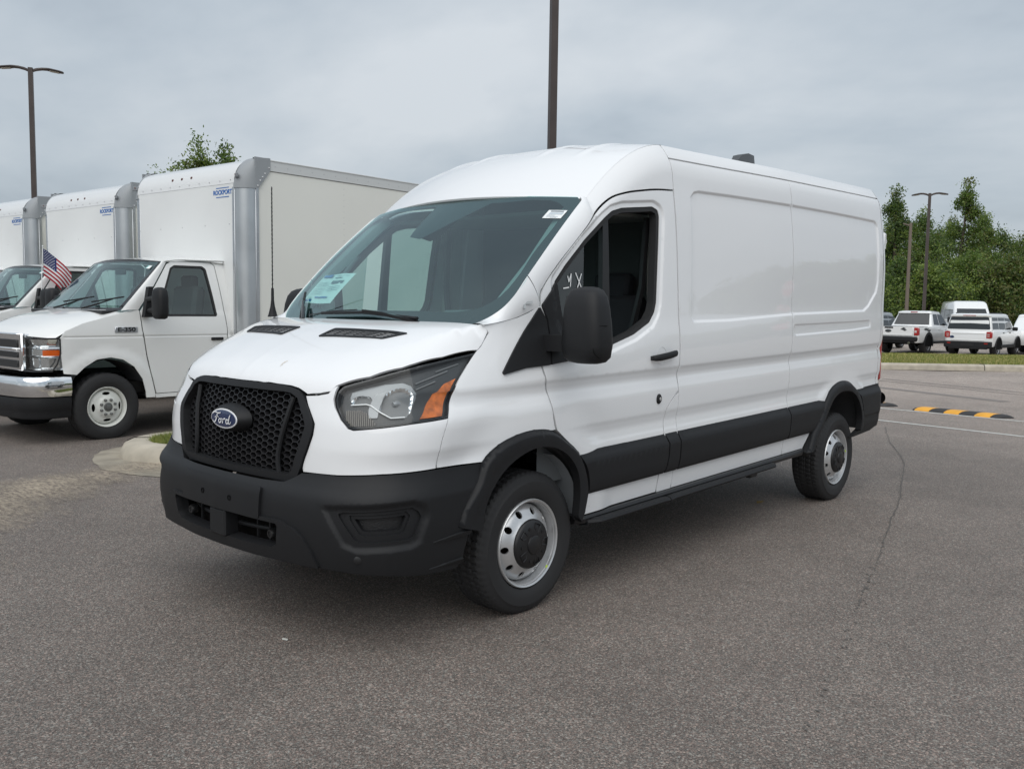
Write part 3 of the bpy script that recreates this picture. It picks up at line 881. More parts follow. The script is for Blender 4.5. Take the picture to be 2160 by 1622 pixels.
# A-pillars: strip from the glass edge to the door line
def ws3(v, t): return SWS(np.array([v]), np.array([t]))[0]
gl = [ws3(-.885, -.004), ws3(-.945, .04), ws3(-.99, .11), ws3(-1.005, .18), ws3(-1.004, .3), ws3(-1.0, .45), ws3(-.987, .65), ws3(-.972, .83), ws3(-.962, .95)]
gs = np.array(resample([tuple(p) for p in gl], .02, closed=False, smooth=True))
rail = [(-.262, 1.422), (-.16, 1.434), (-.05, 1.454), (.05, 1.487), (.103, 1.509)] + [(a, b + .006) for a, b in door_top[1:7]]
rail = [rail[0], rail[1], rail[2], rail[3], rail[4], (.100, 1.54), (.106, 1.575), (.127, 1.601), (.232, 1.710), (.364, 1.825), (.534, 1.972)]
rs = np.array(resample(rail, .02, closed=False, smooth=True))
def arcparam(P):
    L = np.concatenate([[0], np.cumsum(np.linalg.norm(np.diff(P, axis=0), axis=1))]); return L / L[-1]
def strip(name, t0, t1, side):
    T = np.linspace(t0, t1, 40)
    ga = arcparam(gs); ra = arcparam(rs)
    G = np.stack([np.interp(T, ga, gs[:, k]) for k in range(3)], 1)
    rx = np.interp(T, ra, rs[:, 0]); rz = np.interp(T, ra, rs[:, 1])
    Rr = np.stack([rx, -Wside(rx, rz), rz], 1)
    n = 9; rows = []
    for i in range(len(T)):
        g, r = G[i].copy(), Rr[i]
        # control: keeps going up the flank before turning in towards the glass
        tz = 1e-2
        up = np.array([0, -(float(Wside(r[0], r[2] + tz)) - float(Wside(r[0], r[2]))) / tz, 1.0])
        L = np.linalg.norm(g - r)
        outn = np.array([-.35, -.75, .45]); outn /= np.linalg.norm(outn)
        c = (g + r) / 2 + outn * (.16 * L + .004)
        g = g + np.array([-.002, -.001, .003])
        rows.append([tuple((1-u)**2 * r + 2*u*(1-u) * c + u*u * g) for u in np.linspace(0, 1, n)] + [tuple(g + np.array([.012, .01, -.012]))])
    if t1 == 1.0:     # close the corner under the roof crease
        for g, (rx_, rz_) in ((ws3(-.955, .97), (.545, 2.015)), (ws3(-.945, .985), (.555, 2.045)), (ws3(-.93, 1.0), (.562, 2.068))):
            r = np.array([rx_, -float(Wside(rx_, rz_)), rz_]); c = (g + r) / 2 + np.array([-.35, -.75, .45]) * .012
            rows.append([tuple((1-u)**2 * r + 2*u*(1-u) * c + u*u * g) for u in np.linspace(0, 1, n)] + [tuple(g + np.array([.012, .01, -.012]))])
    mb = MB(); mb.loft(rows, closed=False, caps=False)
    if side: mb.v = [(a, -b, c) for a, b, c in mb.v]
    return mb.build(name, WHITE, van, 50, rake=True)
for side in (False, True):
    strip('fender_cap', 0.0, .385, side)
    strip('windshield_pillar', .390, 1.0, side)

# ---- roof: dome over the cab, then the long roof
YC = .815
def Sdome(u, v):
    u = np.asarray(u, float); v = np.asarray(v, float)
    av = np.abs(v)
    hx = .395 + .165 * v * v; hz = 2.113 - .042 * v ** 2
    yc = np.where(av > 0, np.sign(v), 0) * av * Wside(hx + (1.3 - hx) * u, crease_z(hx + (1.3 - hx) * u))
    ze = 2.478 - .046 * av ** 2.5
    x = hx + (1.30 - hx) * u
    n = 2.0 - .2 * av ** 2
    z = ze - (ze - hz) * (1 - u) ** n
    rib = np.exp(-((av - .33) / .030) ** 2) + np.exp(-((av - .66) / .030) ** 2) * .8
    z = z + .009 * rib * sstep(u, .42, .58)
    return np.stack([x, yc, z], -1)
grid_surf('roof_dome', Sdome, np.linspace(0, 1, 40), np.linspace(-1.003, 1.003, 121), WHITE, van, smooth=60)
def Sroof(x, v):
    x = np.asarray(x, float); v = np.asarray(v, float); av = np.abs(v)
    y = v * Wside(np.minimum(x, 4.465), 2.4315)
    z = 2.478 - .0465 * av ** 2.5
    rib = np.exp(-((av - .33) / .030) ** 2) + np.exp(-((av - .66) / .030) ** 2) * .8
    z = z + .009 * rib
    k = np.clip((x - 4.38) / .27, 0, 1)
    z = z - .20 * k ** 2.6
    return np.stack([x, y, z], -1)
grid_surf('roof', Sroof, np.concatenate([np.linspace(1.3035, 4.3, 30), np.linspace(4.33, 4.645, 14)]), np.linspace(-1, 1, 121), WHITE, van, smooth=60)
# header lip over the glass
mb = MB()
rows = []
for v in np.linspace(-.985, .985, 41):
    P = Sdome(np.array([0.0]), np.array([v]))[0]
    rows.append([tuple(P + np.array([.004, 0, .004])), tuple(P + np.array([-.010, 0, -.006])), tuple(P + np.array([-.006, 0, -.016])), tuple(P + np.array([.020, 0, -.022]))])
mb.loft(rows, closed=False, caps=False); mb.build('windshield_header', WHITE, van, 60, rake=True)

# ---- rear corner and rear doors (closed off behind)
for side in (False, True):
    def Scorner(a, z):
        w = Wside(np.full_like(z, 4.47), z)
        lean = .10 * sstep(z, 1.0, 2.45)
        k = 1 - .35 * sstep(z, 2.25, 2.45)
        return np.stack([4.47 + (.20 - lean * .8) * np.sin(a) * k, -(w - .16 * (1 - np.cos(a)) ** 1.2), z], -1)
    grid_surf('rear_corner', Scorner, np.linspace(0.012, math.pi / 2, 14), np.concatenate([np.linspace(.78, 2.3, 40), np.linspace(2.32, 2.43, 6)]), WHITE, van, mirror=side, smooth=60)
    tl = MB()
    tl.box((4.635, (-1 if not side else 1) * .905, 1.06), (.05, .10, .50), bev=.012)
    tl.build('tail_light', REDL, van, 40, rake=True)
mb = MB(); mb.box((4.615, 0, 1.55), (.05, 1.62, 1.60), bev=.02); mb.build('rear_doors', WHITE, van, 40, rake=True)
mb = MB(); mb.box((4.640, -.905, 2.0), (.06, .08, .15), bev=.02); mb.box((4.675, -.925, 2.0), (.03, .03, .04), bev=.006); mb.build('rear_hinge_cover', WHITE, van, 40, rake=True)

# ---- side cladding
_cl = pchip([.50, .525, .545, .60, .69, .712, .735, .757, .78], [.985, .998, 1.012, 1.019, 1.021, 1.016, 1.004, .992, .985])
def SCL(x, z):
    x = np.asarray(x, float); z = np.asarray(z, float); return np.stack([x, -(_cl(z) + 0 * x), z], -1)
arch_o_poly = arch_out + [(.30, .40), (.0, .3), (-.40, .45), (-.46, .60)]
crow = [(x, z) for z in (.535, .55, .69, .70, .712, .725, .74) for x in np.arange(.3, 4.4, .05)]
for side in (False, True):
    panel('side_cladding', [(.330, .757), (1.141, .757), (1.160, .70), (1.155, .62), (1.130, .527), (.412, .527), (.402, .60), (.388, .655)], SCL, BLACKP, van, res=.05, bres=.025, extra=crow, mirror=side, flange=.02, gap=.001)
    panel('side_cladding', [(1.151, .757), (1.277, .757), (1.284, .70), (1.282, .62), (1.270, .527), (1.140, .527), (1.166, .62), (1.171, .70)], SCL, BLACKP, van, res=.05, bres=.025, extra=crow, mirror=side, flange=.02, gap=.001)
    panel('side_cladding', [(1.287, .757), (2.752, .757), (2.760, .70), (2.757, .62), (2.745, .527), (1.280, .527), (1.292, .62), (1.294, .70)], SCL, BLACKP, van, res=.05, bres=.03, extra=crow, mirror=side, flange=.02, gap=.001)
    panel('side_cladding', [(2.762, .757), (3.393, .757), (3.262, .62), (3.175, .527), (2.755, .527), (2.767, .62), (2.770, .70)], SCL, BLACKP, van, res=.05, bres=.025, extra=crow, mirror=side, flange=.02, gap=.001)
    # front wheel arch
    ao = [(float(SB(np.array([a]), np.array([b]))[0][0]) + .002, b) for a, b in O['bump_arch'][::-1][:-1]] + arch_out
    ao = resample(ao, .03, closed=False, smooth=True)
    ai = resample([(-.405, .50), (-.375, .62), (-.2884, .7305), (-.1515, .8046), (-.0233, .8301), (.1294, .8048), (.219, .7537), (.2943, .6635), (.3159, .5684), (.3019, .4327)], .03, closed=False, smooth=True)
    ring_o = ao + [(.335, .395)] + ai[::-1]
    outer_closed = ao + [(.3, .3), (-.45, .3)]
    def SAR(x, z, oc=outer_closed):
        x = np.asarray(x, float); z = np.asarray(z, float)
        dd = np.clip(-poly_sd(x, z, oc), 0, .2)
        return np.stack([x, -(1.000 + .030 * sstep(dd, 0, .028) - .004 * sstep(dd, .05, .10)), z], -1)
    ex = offset_poly(outer_closed, -.008) + offset_poly(outer_closed, -.016) + offset_poly(outer_closed, -.028)
    panel('wheel_arch', ring_o, SAR, BLACKP, van, res=.03, bres=.012, extra=resample(ex, .02), mirror=side, flange=.05)
    # rear wheel arch
    ro = resample([(3.075, .385)] + O['rarch_out'][:13], .03, closed=False, smooth=True)
    ri = resample([(3.155, .385), (3.26, .50), (3.36, .62), (3.4314, .698), (3.4923, .7465), (3.5888, .7858), (3.7432, .7936), (3.8516, .7777), (3.9474, .7342), (4.0308, .6551), (4.083, .5345), (4.06, .44)], .03, closed=False, smooth=True)
    outer_r = ro + [(4.1, .3), (3.1, .3)]
    def SAR2(x, z, oc=outer_r):
        x = np.asarray(x, float); z = np.asarray(z, float)
        dd = np.clip(-poly_sd(x, z, oc), 0, .2)
        return np.stack([x, -(.998 + .030 * sstep(dd, 0, .028) - .004 * sstep(dd, .05, .10)), z], -1)
    panel('wheel_arch', ro + ri[::-1], SAR2, BLACKP, van, res=.03, bres=.012, extra=resample(offset_poly(outer_r, -.012), .02) + resample(offset_poly(outer_r, -.026), .02), mirror=side, flange=.05)
    # rear bumper side
    rb = [(4.005, .779), (4.15, .7865), (4.49, .792), (4.49, .43), (4.36, .405), (3.95, .392), (4.085, .44), (4.140, .4556), (4.155, .53), (4.122, .635), (4.065, .727)]
    def SRB(x, z):
        x = np.asarray(x, float); z = np.asarray(z, float)
        w = .992 + .028 * sstep(.785 - z, 0, .07) - .02 * sstep(.50 - z, 0, .12) - .010 * sstep(.555 - z, 0, .01) - .02 * np.clip((x - 3.9) / 1.0, 0, 1) ** 2
        return np.stack([x, -w, z], -1)
    panel('rear_bumper_side', rb, SRB, BLACKP, van, res=.03, bres=.015, extra=[(x, z) for z in (.545, .55, .555, .56, .74, .76) for x in np.arange(3.95, 4.5, .03)], mirror=side, flange=.03)
    def SRC(a, z):
        w = SRB(np.full_like(z, 4.49), z)[:, 1]
        return np.stack([4.49 + .20 * np.sin(a) - .03 * (1 - sstep(z, .40, .62)) * np.sin(a), w + .20 * (1 - np.cos(a)), z], -1)
    grid_surf('rear_bumper_corner', SRC, np.linspace(0, math.pi / 2, 12), np.linspace(.43, .792, 16), BLACKP, van, mirror=side, smooth=60)
    mb = MB(); mb.lathe([(.0, -.02), (.035, -.02), (.05, -.006), (.052, .02)], 18, 'x', (0, 0, 0))
    mb.v = [(4.655 - .6 * h, (-1 if not side else 1) * (.952 + .5 * h) + b * .9, c + .655) for h, b, c in mb.v]
    mb.build('tow_cap', DARKP, van, 40, rake=True)
mb = MB(); mb.box((4.70, 0, .62), (.10, 1.60, .30), bev=.03); mb.build('rear_bumper', BLACKP, van, 40, rake=True)

# ---- sill step
for side in (False, True):
    sg = -1 if not side else 1
    mb = MB()
    prof = [(.985, .410), (.992, .395), (.985, .372), (.95, .360), (.90, .365), (.90, .410)]
    xs = [.36, .40, .60, 1.5, 2.6, 3.05, 3.12]
    mb.loft([[(x, sg * (y - (.03 if i in (0, len(xs) - 1) else 0)), z) for y, z in prof] for i, x in enumerate(xs)])
    mb.build('sill', DARKP, van, 30, rake=True)
    for (xa, xb) in ((.43, 1.165), (1.175, 2.58)):
        mb = MB()
        pr = [(1.000, .392), (1.030, .388), (1.038, .374), (1.030, .362), (.98, .352), (.96, .372)]
        xl = [xa, xa + .06, xb - .06, xb] 
        mb.loft([[(x, sg * (y - ((.045 if (i == 0 and xa < .5) or (i == 3 and xb > 2) else 0))), z - (.004 if i in (0, 3) else 0)) for y, z in pr] for i, x in enumerate(xl)])
        mb.build('side_step', BLACKP, van, 30, rake=True)

# ---- front bumper
fog = O['fog']; fog_in = O['fog_in']
scoop = [(.705, .668), (.80, .676), (1.105, .690), (1.155, .668), (1.178, .625), (1.130, .515), (1.09, .500), (.86, .494), (.80, .515)]
RECB.append((scoop, .016, .018))
lip_half = [(.4506, .569), (.50, .5695), (.5445, .5615), (.5941, .5239), (.640, .465), (.672, .402)]
bt_half = [(.30, .7425), (.44, .7455), (.490, .768), (.5302, .7905), (.62, .797), (.7436, .7965), (.9255, .8065), (1.1761, .811), (1.484, .8015), (1.4499, .7274), (1.4000, .650), (1.3672, .602), (1.343, .5407),
           (1.4155, .5188), (1.3900, .45), (1.3598, .3791), (1.3184, .350), (1.118, .3617), (.99, .379), (.8267, .392), (.67, .400), (.3, .404)]
def sym(half, top0, bot0):
    return [top0] + half + [bot0] + [(-a, b) for a, b in half[::-1]]
bump_out = sym(bt_half, (0, .742), (0, .404))
intake_h = [(.15, .577), (.435, .572), (.4458, .5578), (.4307, .4727), (.3954, .4527), (.15, .450)]
intake = sym(intake_h, (0, .577), (0, .450))
fr2 = lambda P: P * np.array([.0, .0, 1.0]) + np.array([-.2, 0, 0])
fog_big = offset_poly(fog, -.004)
bx_ex = []
for poly in (scoop,):
    for d_ in (.018, .009, 0, -.009, -.018):
        q = resample(offset_poly(poly, d_), .025); bx_ex += q + [(-a, b) for a, b in q]
bx_ex += [(s_, z_) for z_ in (.69, .705, .72, .735, .75, .765, .78) for s_ in np.arange(-1.48, 1.48, .035)]
bumper = panel('front_bumper', bump_out, SB, BLACKP, van, res=.035, bres=.015, holes=[intake, fog_big, [(-a, b) for a, b in fog_big]], extra=bx_ex, flange=.05, ref=fr2)
lo_ = sym([(.30, .569)] + lip_half + [(.3, .398)], (0, .569), (0, .398))
lo_ = sym([(.4306, .586), (.47, .585)] + lip_half[1:] + [(.3, .400)], (0, .586), (0, .400))
panel('lower_lip', lo_, SB, BLACKP, bumper, res=.035, bres=.012, holes=[offset_poly(intake, -.003)], lift=.011, flange=.03, ref=fr2)
pl = rounded([(-.327, .575), (.327, .575), (.333, .712), (-.333, .712)], .012, 3)
plate = panel('plate_bracket', pl, SB, BLACKP, bumper, res=.04, bres=.02, lift=.014, flange=.014, ref=fr2)
for sg in (-1, 1):
    P = SB(np.array([-sg * .116]), np.array([.640]))[0]
    mb = MB(); mb.lathe([(.013, 0), (.013, -.003), (.008, -.003), (.006, .004), (0, .004)], 16, 'x', (P[0] - .0142, P[1], P[2])); mb.build('plate_bolt', CAVITY, plate, 40, rake=True)
# intake cavity, bar, sensors
mb = MB()
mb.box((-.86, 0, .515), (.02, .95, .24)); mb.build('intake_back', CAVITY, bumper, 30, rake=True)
mb = MB()
for zc, yb in ((.503, .42),):
    mb.tube([(-1.055 + .10 * (y / .5) ** 2, y, zc) for y in np.linspace(-.46, .46, 13)], .011, 8)
for y in (-.30, -.2, .2, .30):
    mb.box((-1.035, y, .515), (.012, .010, .12))
mb.build('intake_bar', BLACKP, bumper, 40, rake=True)
mb = MB(); mb.box((-1.095, -.005, .510), (.08, .135, .125), bev=.008); mb.build('radar_cover', BLACKP, bumper, 30, rake=True)
for y in (-.349, .349):
    mb = MB(); mb.lathe([(.022, .02), (.024, -.004), (.019, -.012), (.012, -.012), (.011, -.008), (0, -.008)], 18, 'x', (-1.062, y, .500)); mb.build('parking_sensor', DARKP, bumper, 40, rake=True)
for side in (False, True):
    # fog pocket bezels
    fz = panel('fog_bezel', offset_poly(fog, .002), SB, BLACKP, bumper, res=.03, bres=.012, holes=[fog_in], lift=-.010, flange=.03, mirror=side, ref=fr2)
    panel('fog_bezel_inner', offset_poly(fog_in, .004), SB, BLACKP, fz, res=.03, bres=.012, holes=[offset_poly(fog_in, -.016)], lift=-.018, flange=.04, mirror=side, ref=fr2)
    panel('fog_mesh', offset_poly(fog_in, -.004), SB, mat('fog_mesh_plastic', (.012, .012, .013), .5, bump=(160, 1.0)), fz, res=.03, bres=.015, lift=-.045, flange=0, mirror=side, ref=fr2)
    P = SB(np.array([.86]), np.array([.455]))[0]
    mb = MB(); mb.lathe([(.017, .004), (.017, -.002), (.012, -.004), (0, -.004)], 16, 'x', (0, 0, 0))
    a_ = math.radians(42)
    mb.v = [(P[0] + h * math.cos(a_) + b * math.sin(a_), (P[1] + h * math.sin(a_) - b * math.cos(a_)) * (1 if not side else -1), P[2] + c) for h, b, c in mb.v]
    mb.build('parking_sensor', DARKP, bumper, 40, rake=True)
    # small blade in front of the wheel
    mb = MB()
    def bp_(s_, z_, o_): 
        q = SB(np.array([s_]), np.array([z_]))[0]; return (q[0], (q[1] - o_) * (1 if not side else -1), q[2])
    mb.loft([[bp_(1.20, .505, .0), bp_(1.20, .500, .0), bp_(1.20, .49, .0)], [bp_(1.30, .5145, .0), bp_(1.30, .512, .010), bp_(1.30, .495, .006)], [bp_(1.414, .524, .0), bp_(1.414, .520, .018), bp_(1.412, .500, .012)]], closed=False)
    mb.build('bumper_blade', BLACKP, bumper, 30, rake=True)
    mb = MB()
    mb.loft([[bp_(1.17, .385, .0), bp_(1.17, .380, .0), bp_(1.17, .370, .0)], [bp_(1.26, .393, .0), bp_(1.26, .388, .008), bp_(1.26, .37, .0)], [bp_(1.362, .398, .0), bp_(1.362, .393, .014), bp_(1.355, .365, .0)]], closed=False)
    mb.build('bumper_blade', BLACKP, bumper, 30, rake=True)

# ---- grille
g_half = [(.2, 1.1598), (.36, 1.1565), (.42, 1.150), (.4615, 1.1408), (.5035, 1.1191), (.535, 1.075), (.5697, 1.0067), (.5715, .985), (.5673, .955), (.5262, .8134), (.510, .785), (.4907, .7668), (.44, .7472), (.2, .7455)]
g_out = sym(g_half, (0, 1.1600), (0, .7455))
gi_half = [(.2, 1.131), (.37, 1.1305), (.42, 1.1265), (.469, 1.108), (.505, 1.05), (.5266, 1.000), (.527, .985), (.4790, .815), (.462, .790), (.4424, .7775), (.2, .7745)]
g_in = sym(gi_half, (0, 1.131), (0, .7745))
grille = panel('grille_frame', g_out, SF, BLACKP, van, res=.03, bres=.012, holes=[g_in], lift=.012, flange=.06, ref=fr2)
gi_big = offset_poly(g_in, .012)
def lift_surf(S, d):
    def f(u, v):
        u = np.asarray(u, float); v = np.asarray(v, float)
        P, N = surf_normals(S, u, v, fr2); return P + N * d
    return f
SG = lift_surf(SF, -.020)
hexm = MB()
dxh, dzh = .0405, .0295
cells = []
for i in range(-16, 17):
    for j in range(0, 16):
        cells.append((i * dxh, .770 + (j + (.5 if i % 2 else 0)) * dzh))
ca = np.array(cells)
keep = poly_sd(ca[:, 0], ca[:, 1], gi_big) < .004
pt_o = [(-.667, 0), (-.333, .5), (.333, .5), (.667, 0), (.333, -.5), (-.333, -.5)]
hv_uv = []; hf = []; depth_flag = []
for (u, v) in ca[keep]:
    b = len(hv_uv)
    for (a, c) in pt_o: hv_uv.append((u + a * dxh, v + c * dzh)); depth_flag.append(0)
    for (a, c) in pt_o: hv_uv.append((u + a * dxh * .90, v + c * dzh * .86)); depth_flag.append(0)
    for (a, c) in pt_o: hv_uv.append((u + a * dxh * .84, v + c * dzh * .78)); depth_flag.append(1)
    for k in range(6):
        l = (k + 1) % 6
        hf.append((b + k, b + l, b + 6 + l, b + 6 + k)); hf.append((b + 6 + k, b + 6 + l, b + 12 + l, b + 12 + k))
uv = np.array(hv_uv); fl = np.array(depth_flag)
Pt = SG(uv[:, 0], uv[:, 1]); Pt[fl == 1, 0] += .022
hexm.add(Pt.tolist(), hf); hexm.build('grille_mesh', mat('grille_plastic', (.016, .016, .018), .40, spec=.5), grille, 30, rake=True)
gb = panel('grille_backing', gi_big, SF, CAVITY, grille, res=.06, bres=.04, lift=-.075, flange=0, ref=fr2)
mb = MB()
for k in range(9):
    zz = .80 + k * .024
    mb.box((-.955, 0, zz), (.02, .80, .007))
mb.build('radiator_slats', DARKP, grille, 30, rake=True)
for sg in (-1, 1):
    pts = []
    for t in np.linspace(0, 1, 9):
        s_ = (.430 - .075 * math.sin(t * math.pi * .62) + .01 * t) ; z_ = 1.115 - t * .345
        P = SG(np.array([s_ * sg]), np.array([z_]))[0]; pts.append((P[0] - .014, P[1], P[2]))
    mb = MB(); mb.tube(pts, .012, 8); mb.build('grille_bar', BLACKP, grille, 40, rake=True)
mb = MB(); mb.box((-1.015, 0, .748), (.05, .86, .035), bev=.01); mb.build('grille_filler', BLACKP, grille, 30, rake=True)
# emblem: oval badge with script
ex_, ez_ = -1.086, .989
mb = MB()
rings = []
for (ax, ay, az) in ((.055, .150, .068), (.03, .140, .064), (.012, .126, .056), (.0, .117, .0495)):
    rings.append([(ex_ + ax, ay * math.cos(a), ez_ + az * math.sin(a)) for a in np.linspace(0, 2 * math.pi, 40, endpoint=False)])
mb.loft(rings); emb = mb.build('badge_mount', BLACKP, grille, 40, rake=True)
def oval(name, a, b, x, m, dome=.004):
    mb = MB(); rs_ = []
    for t, dxx in ((1.0, .004), (.985, 0), (.6, -dome * .7), (.0, -dome)):
        rs_.append([(x + dxx, a * t * math.cos(q), ez_ + b * t * math.sin(q)) for q in np.linspace(0, 2 * math.pi, 40, endpoint=False)])
    mb.loft(rs_); return mb.build(name, m, emb, 40, rake=True)
oval('badge_rim', .1125, .0465, ex_ - .003, WLET)
oval('badge_face', .1060, .0405, ex_ - .0055, NAVY)
# script lettering, drawn as ribbons (v to the reader's right, w up); readers see +v on their right => -y
FORD = [
    [(-.080, .019, .004), (-.072, .026, .006), (-.055, .027, .006), (-.030, .023, .006), (-.012, .027, .004)],
    [(-.040, .024, .005), (-.046, .010, .007), (-.054, -.008, .007), (-.064, -.020, .006), (-.078, -.022, .004), (-.083, -.013, .003)],
    [(-.066, .002, .003), (-.052, .004, .005), (-.034, .005, .003), (-.031, .001, .003)],
    [(-.014, -.004, .006), (-.022, -.003, .005), (-.030, -.012, .006), (-.026, -.021, .006), (-.014, -.019, .006), (-.008, -.009, .006), (-.014, -.003, .004), (-.002, -.002, .003), (.006, -.004, .003)],
    [(.008, -.001, .005), (.006, -.012, .007), (.002, -.023, .006)],
    [(.006, -.012, .003), (.014, -.002, .005), (.026, .000, .006), (.030, -.004, .004)],
    [(.054, -.006, .006), (.044, -.001, .005), (.034, -.010, .007), (.037, -.021, .006), (.047, -.021, .005), (.056, -.008, .005)],
    [(.072, .022, .004), (.064, .010, .007), (.058, -.008, .007), (.058, -.020, .006), (.066, -.021, .004), (.078, -.010, .003)],
]
mb = MB()
for st in FORD:
    q = np.array(resample(st, .0025, closed=False, smooth=True))
    L_, Rr = [], []
    for i in range(len(q)):
        t = q[min(i + 1, len(q) - 1), :2] - q[max(i - 1, 0), :2]; t /= (np.linalg.norm(t) + 1e-9); n = np.array([-t[1], t[0]]) * q[i, 2] * .5
        for lst, pnt in ((L_, q[i, :2] + n), (Rr, q[i, :2] - n)):
            lst.append((ex_ - .0118, -pnt[0] * .98, ez_ + pnt[1] * .98 + .001))
    mb.loft([L_, Rr], closed=False, caps=False)
mb.build('badge_script', WLET, emb, 40, rake=True)

# ---- headlights
hl = resample(O['headlight'], .02, smooth=False)
hl = rounded(O['headlight'], .006, 2)
hl_in = O['hl_inner']
for side in (False, True):
    H = panel('headlight', offset_poly(O['headlight'], -.002), SF, LAMPGLASS, van, res=.03, bres=.012, lift=-.002, flange=0, mirror=side)
    panel('lamp_gasket', offset_poly(O['headlight'], -.0005), SF, GLOSSBLK, H, res=.03, bres=.010, holes=[offset_poly(O['headlight'], -.009)], lift=-.003, flange=.05, mirror=side)
    panel('lamp_housing', offset_poly(O['headlight'], .004), SF, GREYHL, H, res=.03, bres=.02, lift=-.050, flange=0, mirror=side)
    panel('lamp_bezel', offset_poly(O['headlight'], -.006), SF, mat('lamp_bezel_dark', (.045, .047, .050), .3), H, res=.03, bres=.012, holes=[O['hl_bowl'], O['hl_amber']], lift=-.030, flange=.02, mirror=side)
    bowl = O['hl_bowl']
    ell = [(.803, 1.098, .058, .044), (.962, 1.108, .074, .072)]
    eh = [[(cu + ru * math.cos(q), cv + rv * math.sin(q)) for q in np.linspace(0, 2 * math.pi, 26, endpoint=False)] for cu, cv, ru, rv in ell]
    panel('lamp_plate', offset_poly(bowl, .002), SF, mat('lamp_plate_silver', (.26, .27, .28), .25, metal=.6), H, res=.02, bres=.010, holes=eh, lift=-.032, flange=0, mirror=side)
    for (cu, cv, ru, rv), hole in zip(ell, eh):
        def SBW(u, v, cu=cu, cv=cv, ru=ru, rv=rv):
            u = np.asarray(u, float).ravel(); v = np.asarray(v, float).ravel()
            P_, N = surf_normals(lambda a, b: Sfront(a, b), u, v, van_axis)
            d = np.clip(1 - ((u - cu) / ru) ** 2 - ((v - cv) / rv) ** 2, 0, 1)
            return P_ - N * (.034 + .060 * d ** .8)[:, None]
        RB = panel('lamp_reflector', offset_poly(hole, .001), SBW, CHROME, H, res=.011, bres=.009, flange=0, mirror=side)
        P_, N_ = surf_normals(SF, np.array([cu]), np.array([cv]), van_axis); c_ = P_[0] - N_[0] * .055; sgm_ = 1 if not side else -1
        mb = MB(); mb.lathe([(0, -.020), (.010, -.018), (.016, -.004), (.016, .02), (.012, .03)], 14, 'x', (0, 0, 0))
        mb.v = [(c_[0] + h_ * .9, (c_[1] + b_) * sgm_, c_[2] + q_) for h_, b_, q_ in mb.v]; mb.build('bulb_cap', mat('bulb_cap_grey', (.30, .31, .32), .3, metal=.5), RB, 40, rake=True)
    panel('lamp_shield', [(.862, 1.150), (.905, 1.160), (.898, 1.110), (.880, 1.052), (.838, 1.050), (.842, 1.085)], SF, mat('lamp_shield_grey', (.34, .35, .36), .30, metal=.3), H, res=.02, bres=.010, lift=-.024, flange=.012, mirror=side)
    panel('corner_reflector', O['hl_amber'], SF, AMBER, H, res=.02, bres=.010, lift=-.022, flange=.015, mirror=side)
    sgm = 1 if not side else -1
    mb = MB()
    st = []
    for s_, z_ in resample(O['hl_strip'], .02, closed=False, smooth=False):
        P_, N_ = surf_normals(SF, np.array([s_]), np.array([z_]), van_axis); q = P_[0] - N_[0] * .020; st.append((q[0], q[1] * sgm, q[2]))
    mb.tube(st, .0032, 6); mb.build('lamp_trim_strip', mat('lamp_strip_white', (.75, .76, .77), .2, metal=.3), H, 40, rake=True)
    mb = MB()
    rp = O['hl_ribs']
    us = np.linspace(.735, .868, 15)
    for u_ in us:
        zz = [z_ for z_ in np.linspace(.99, 1.09, 60) if poly_sd(np.array([u_]), np.array([z_]), rp)[0] < 0]
        if len(zz) < 3: continue
        pp = []
        for z_ in (zz[0], (zz[0] + zz[-1]) / 2, zz[-1]):
            P_, N_ = surf_normals(SF, np.array([u_]), np.array([z_]), van_axis); q = P_[0] - N_[0] * .024; pp.append((q[0], q[1] * sgm, q[2]))
        mb.tube(pp, .0030, 5)
    mb.build('turn_signal_ribs', mat('ribbed_lens', (.24, .22, .20), .15, coat=.5), H, 40, rake=True)
    # step lines of the bezel next to the amber reflector
    mb = MB()
    for (a0, a1) in (((1.02, 1.19), (1.13, 1.235)), ((1.03, 1.165), (1.10, 1.195)), ((1.08, 1.235), (1.16, 1.262))):
        pp = []
        for t in np.linspace(0, 1, 5):
            u_, z_ = a0[0] + (a1[0] - a0[0]) * t, a0[1] + (a1[1] - a0[1]) * t
            P_, N_ = surf_normals(SF, np.array([u_]), np.array([z_]), van_axis); q = P_[0] - N_[0] * .027; pp.append((q[0], q[1] * sgm, q[2]))
        mb.tube(pp, .004, 6)
    mb.build('lamp_bezel_rib', GREYHL, H, 40, rake=True)

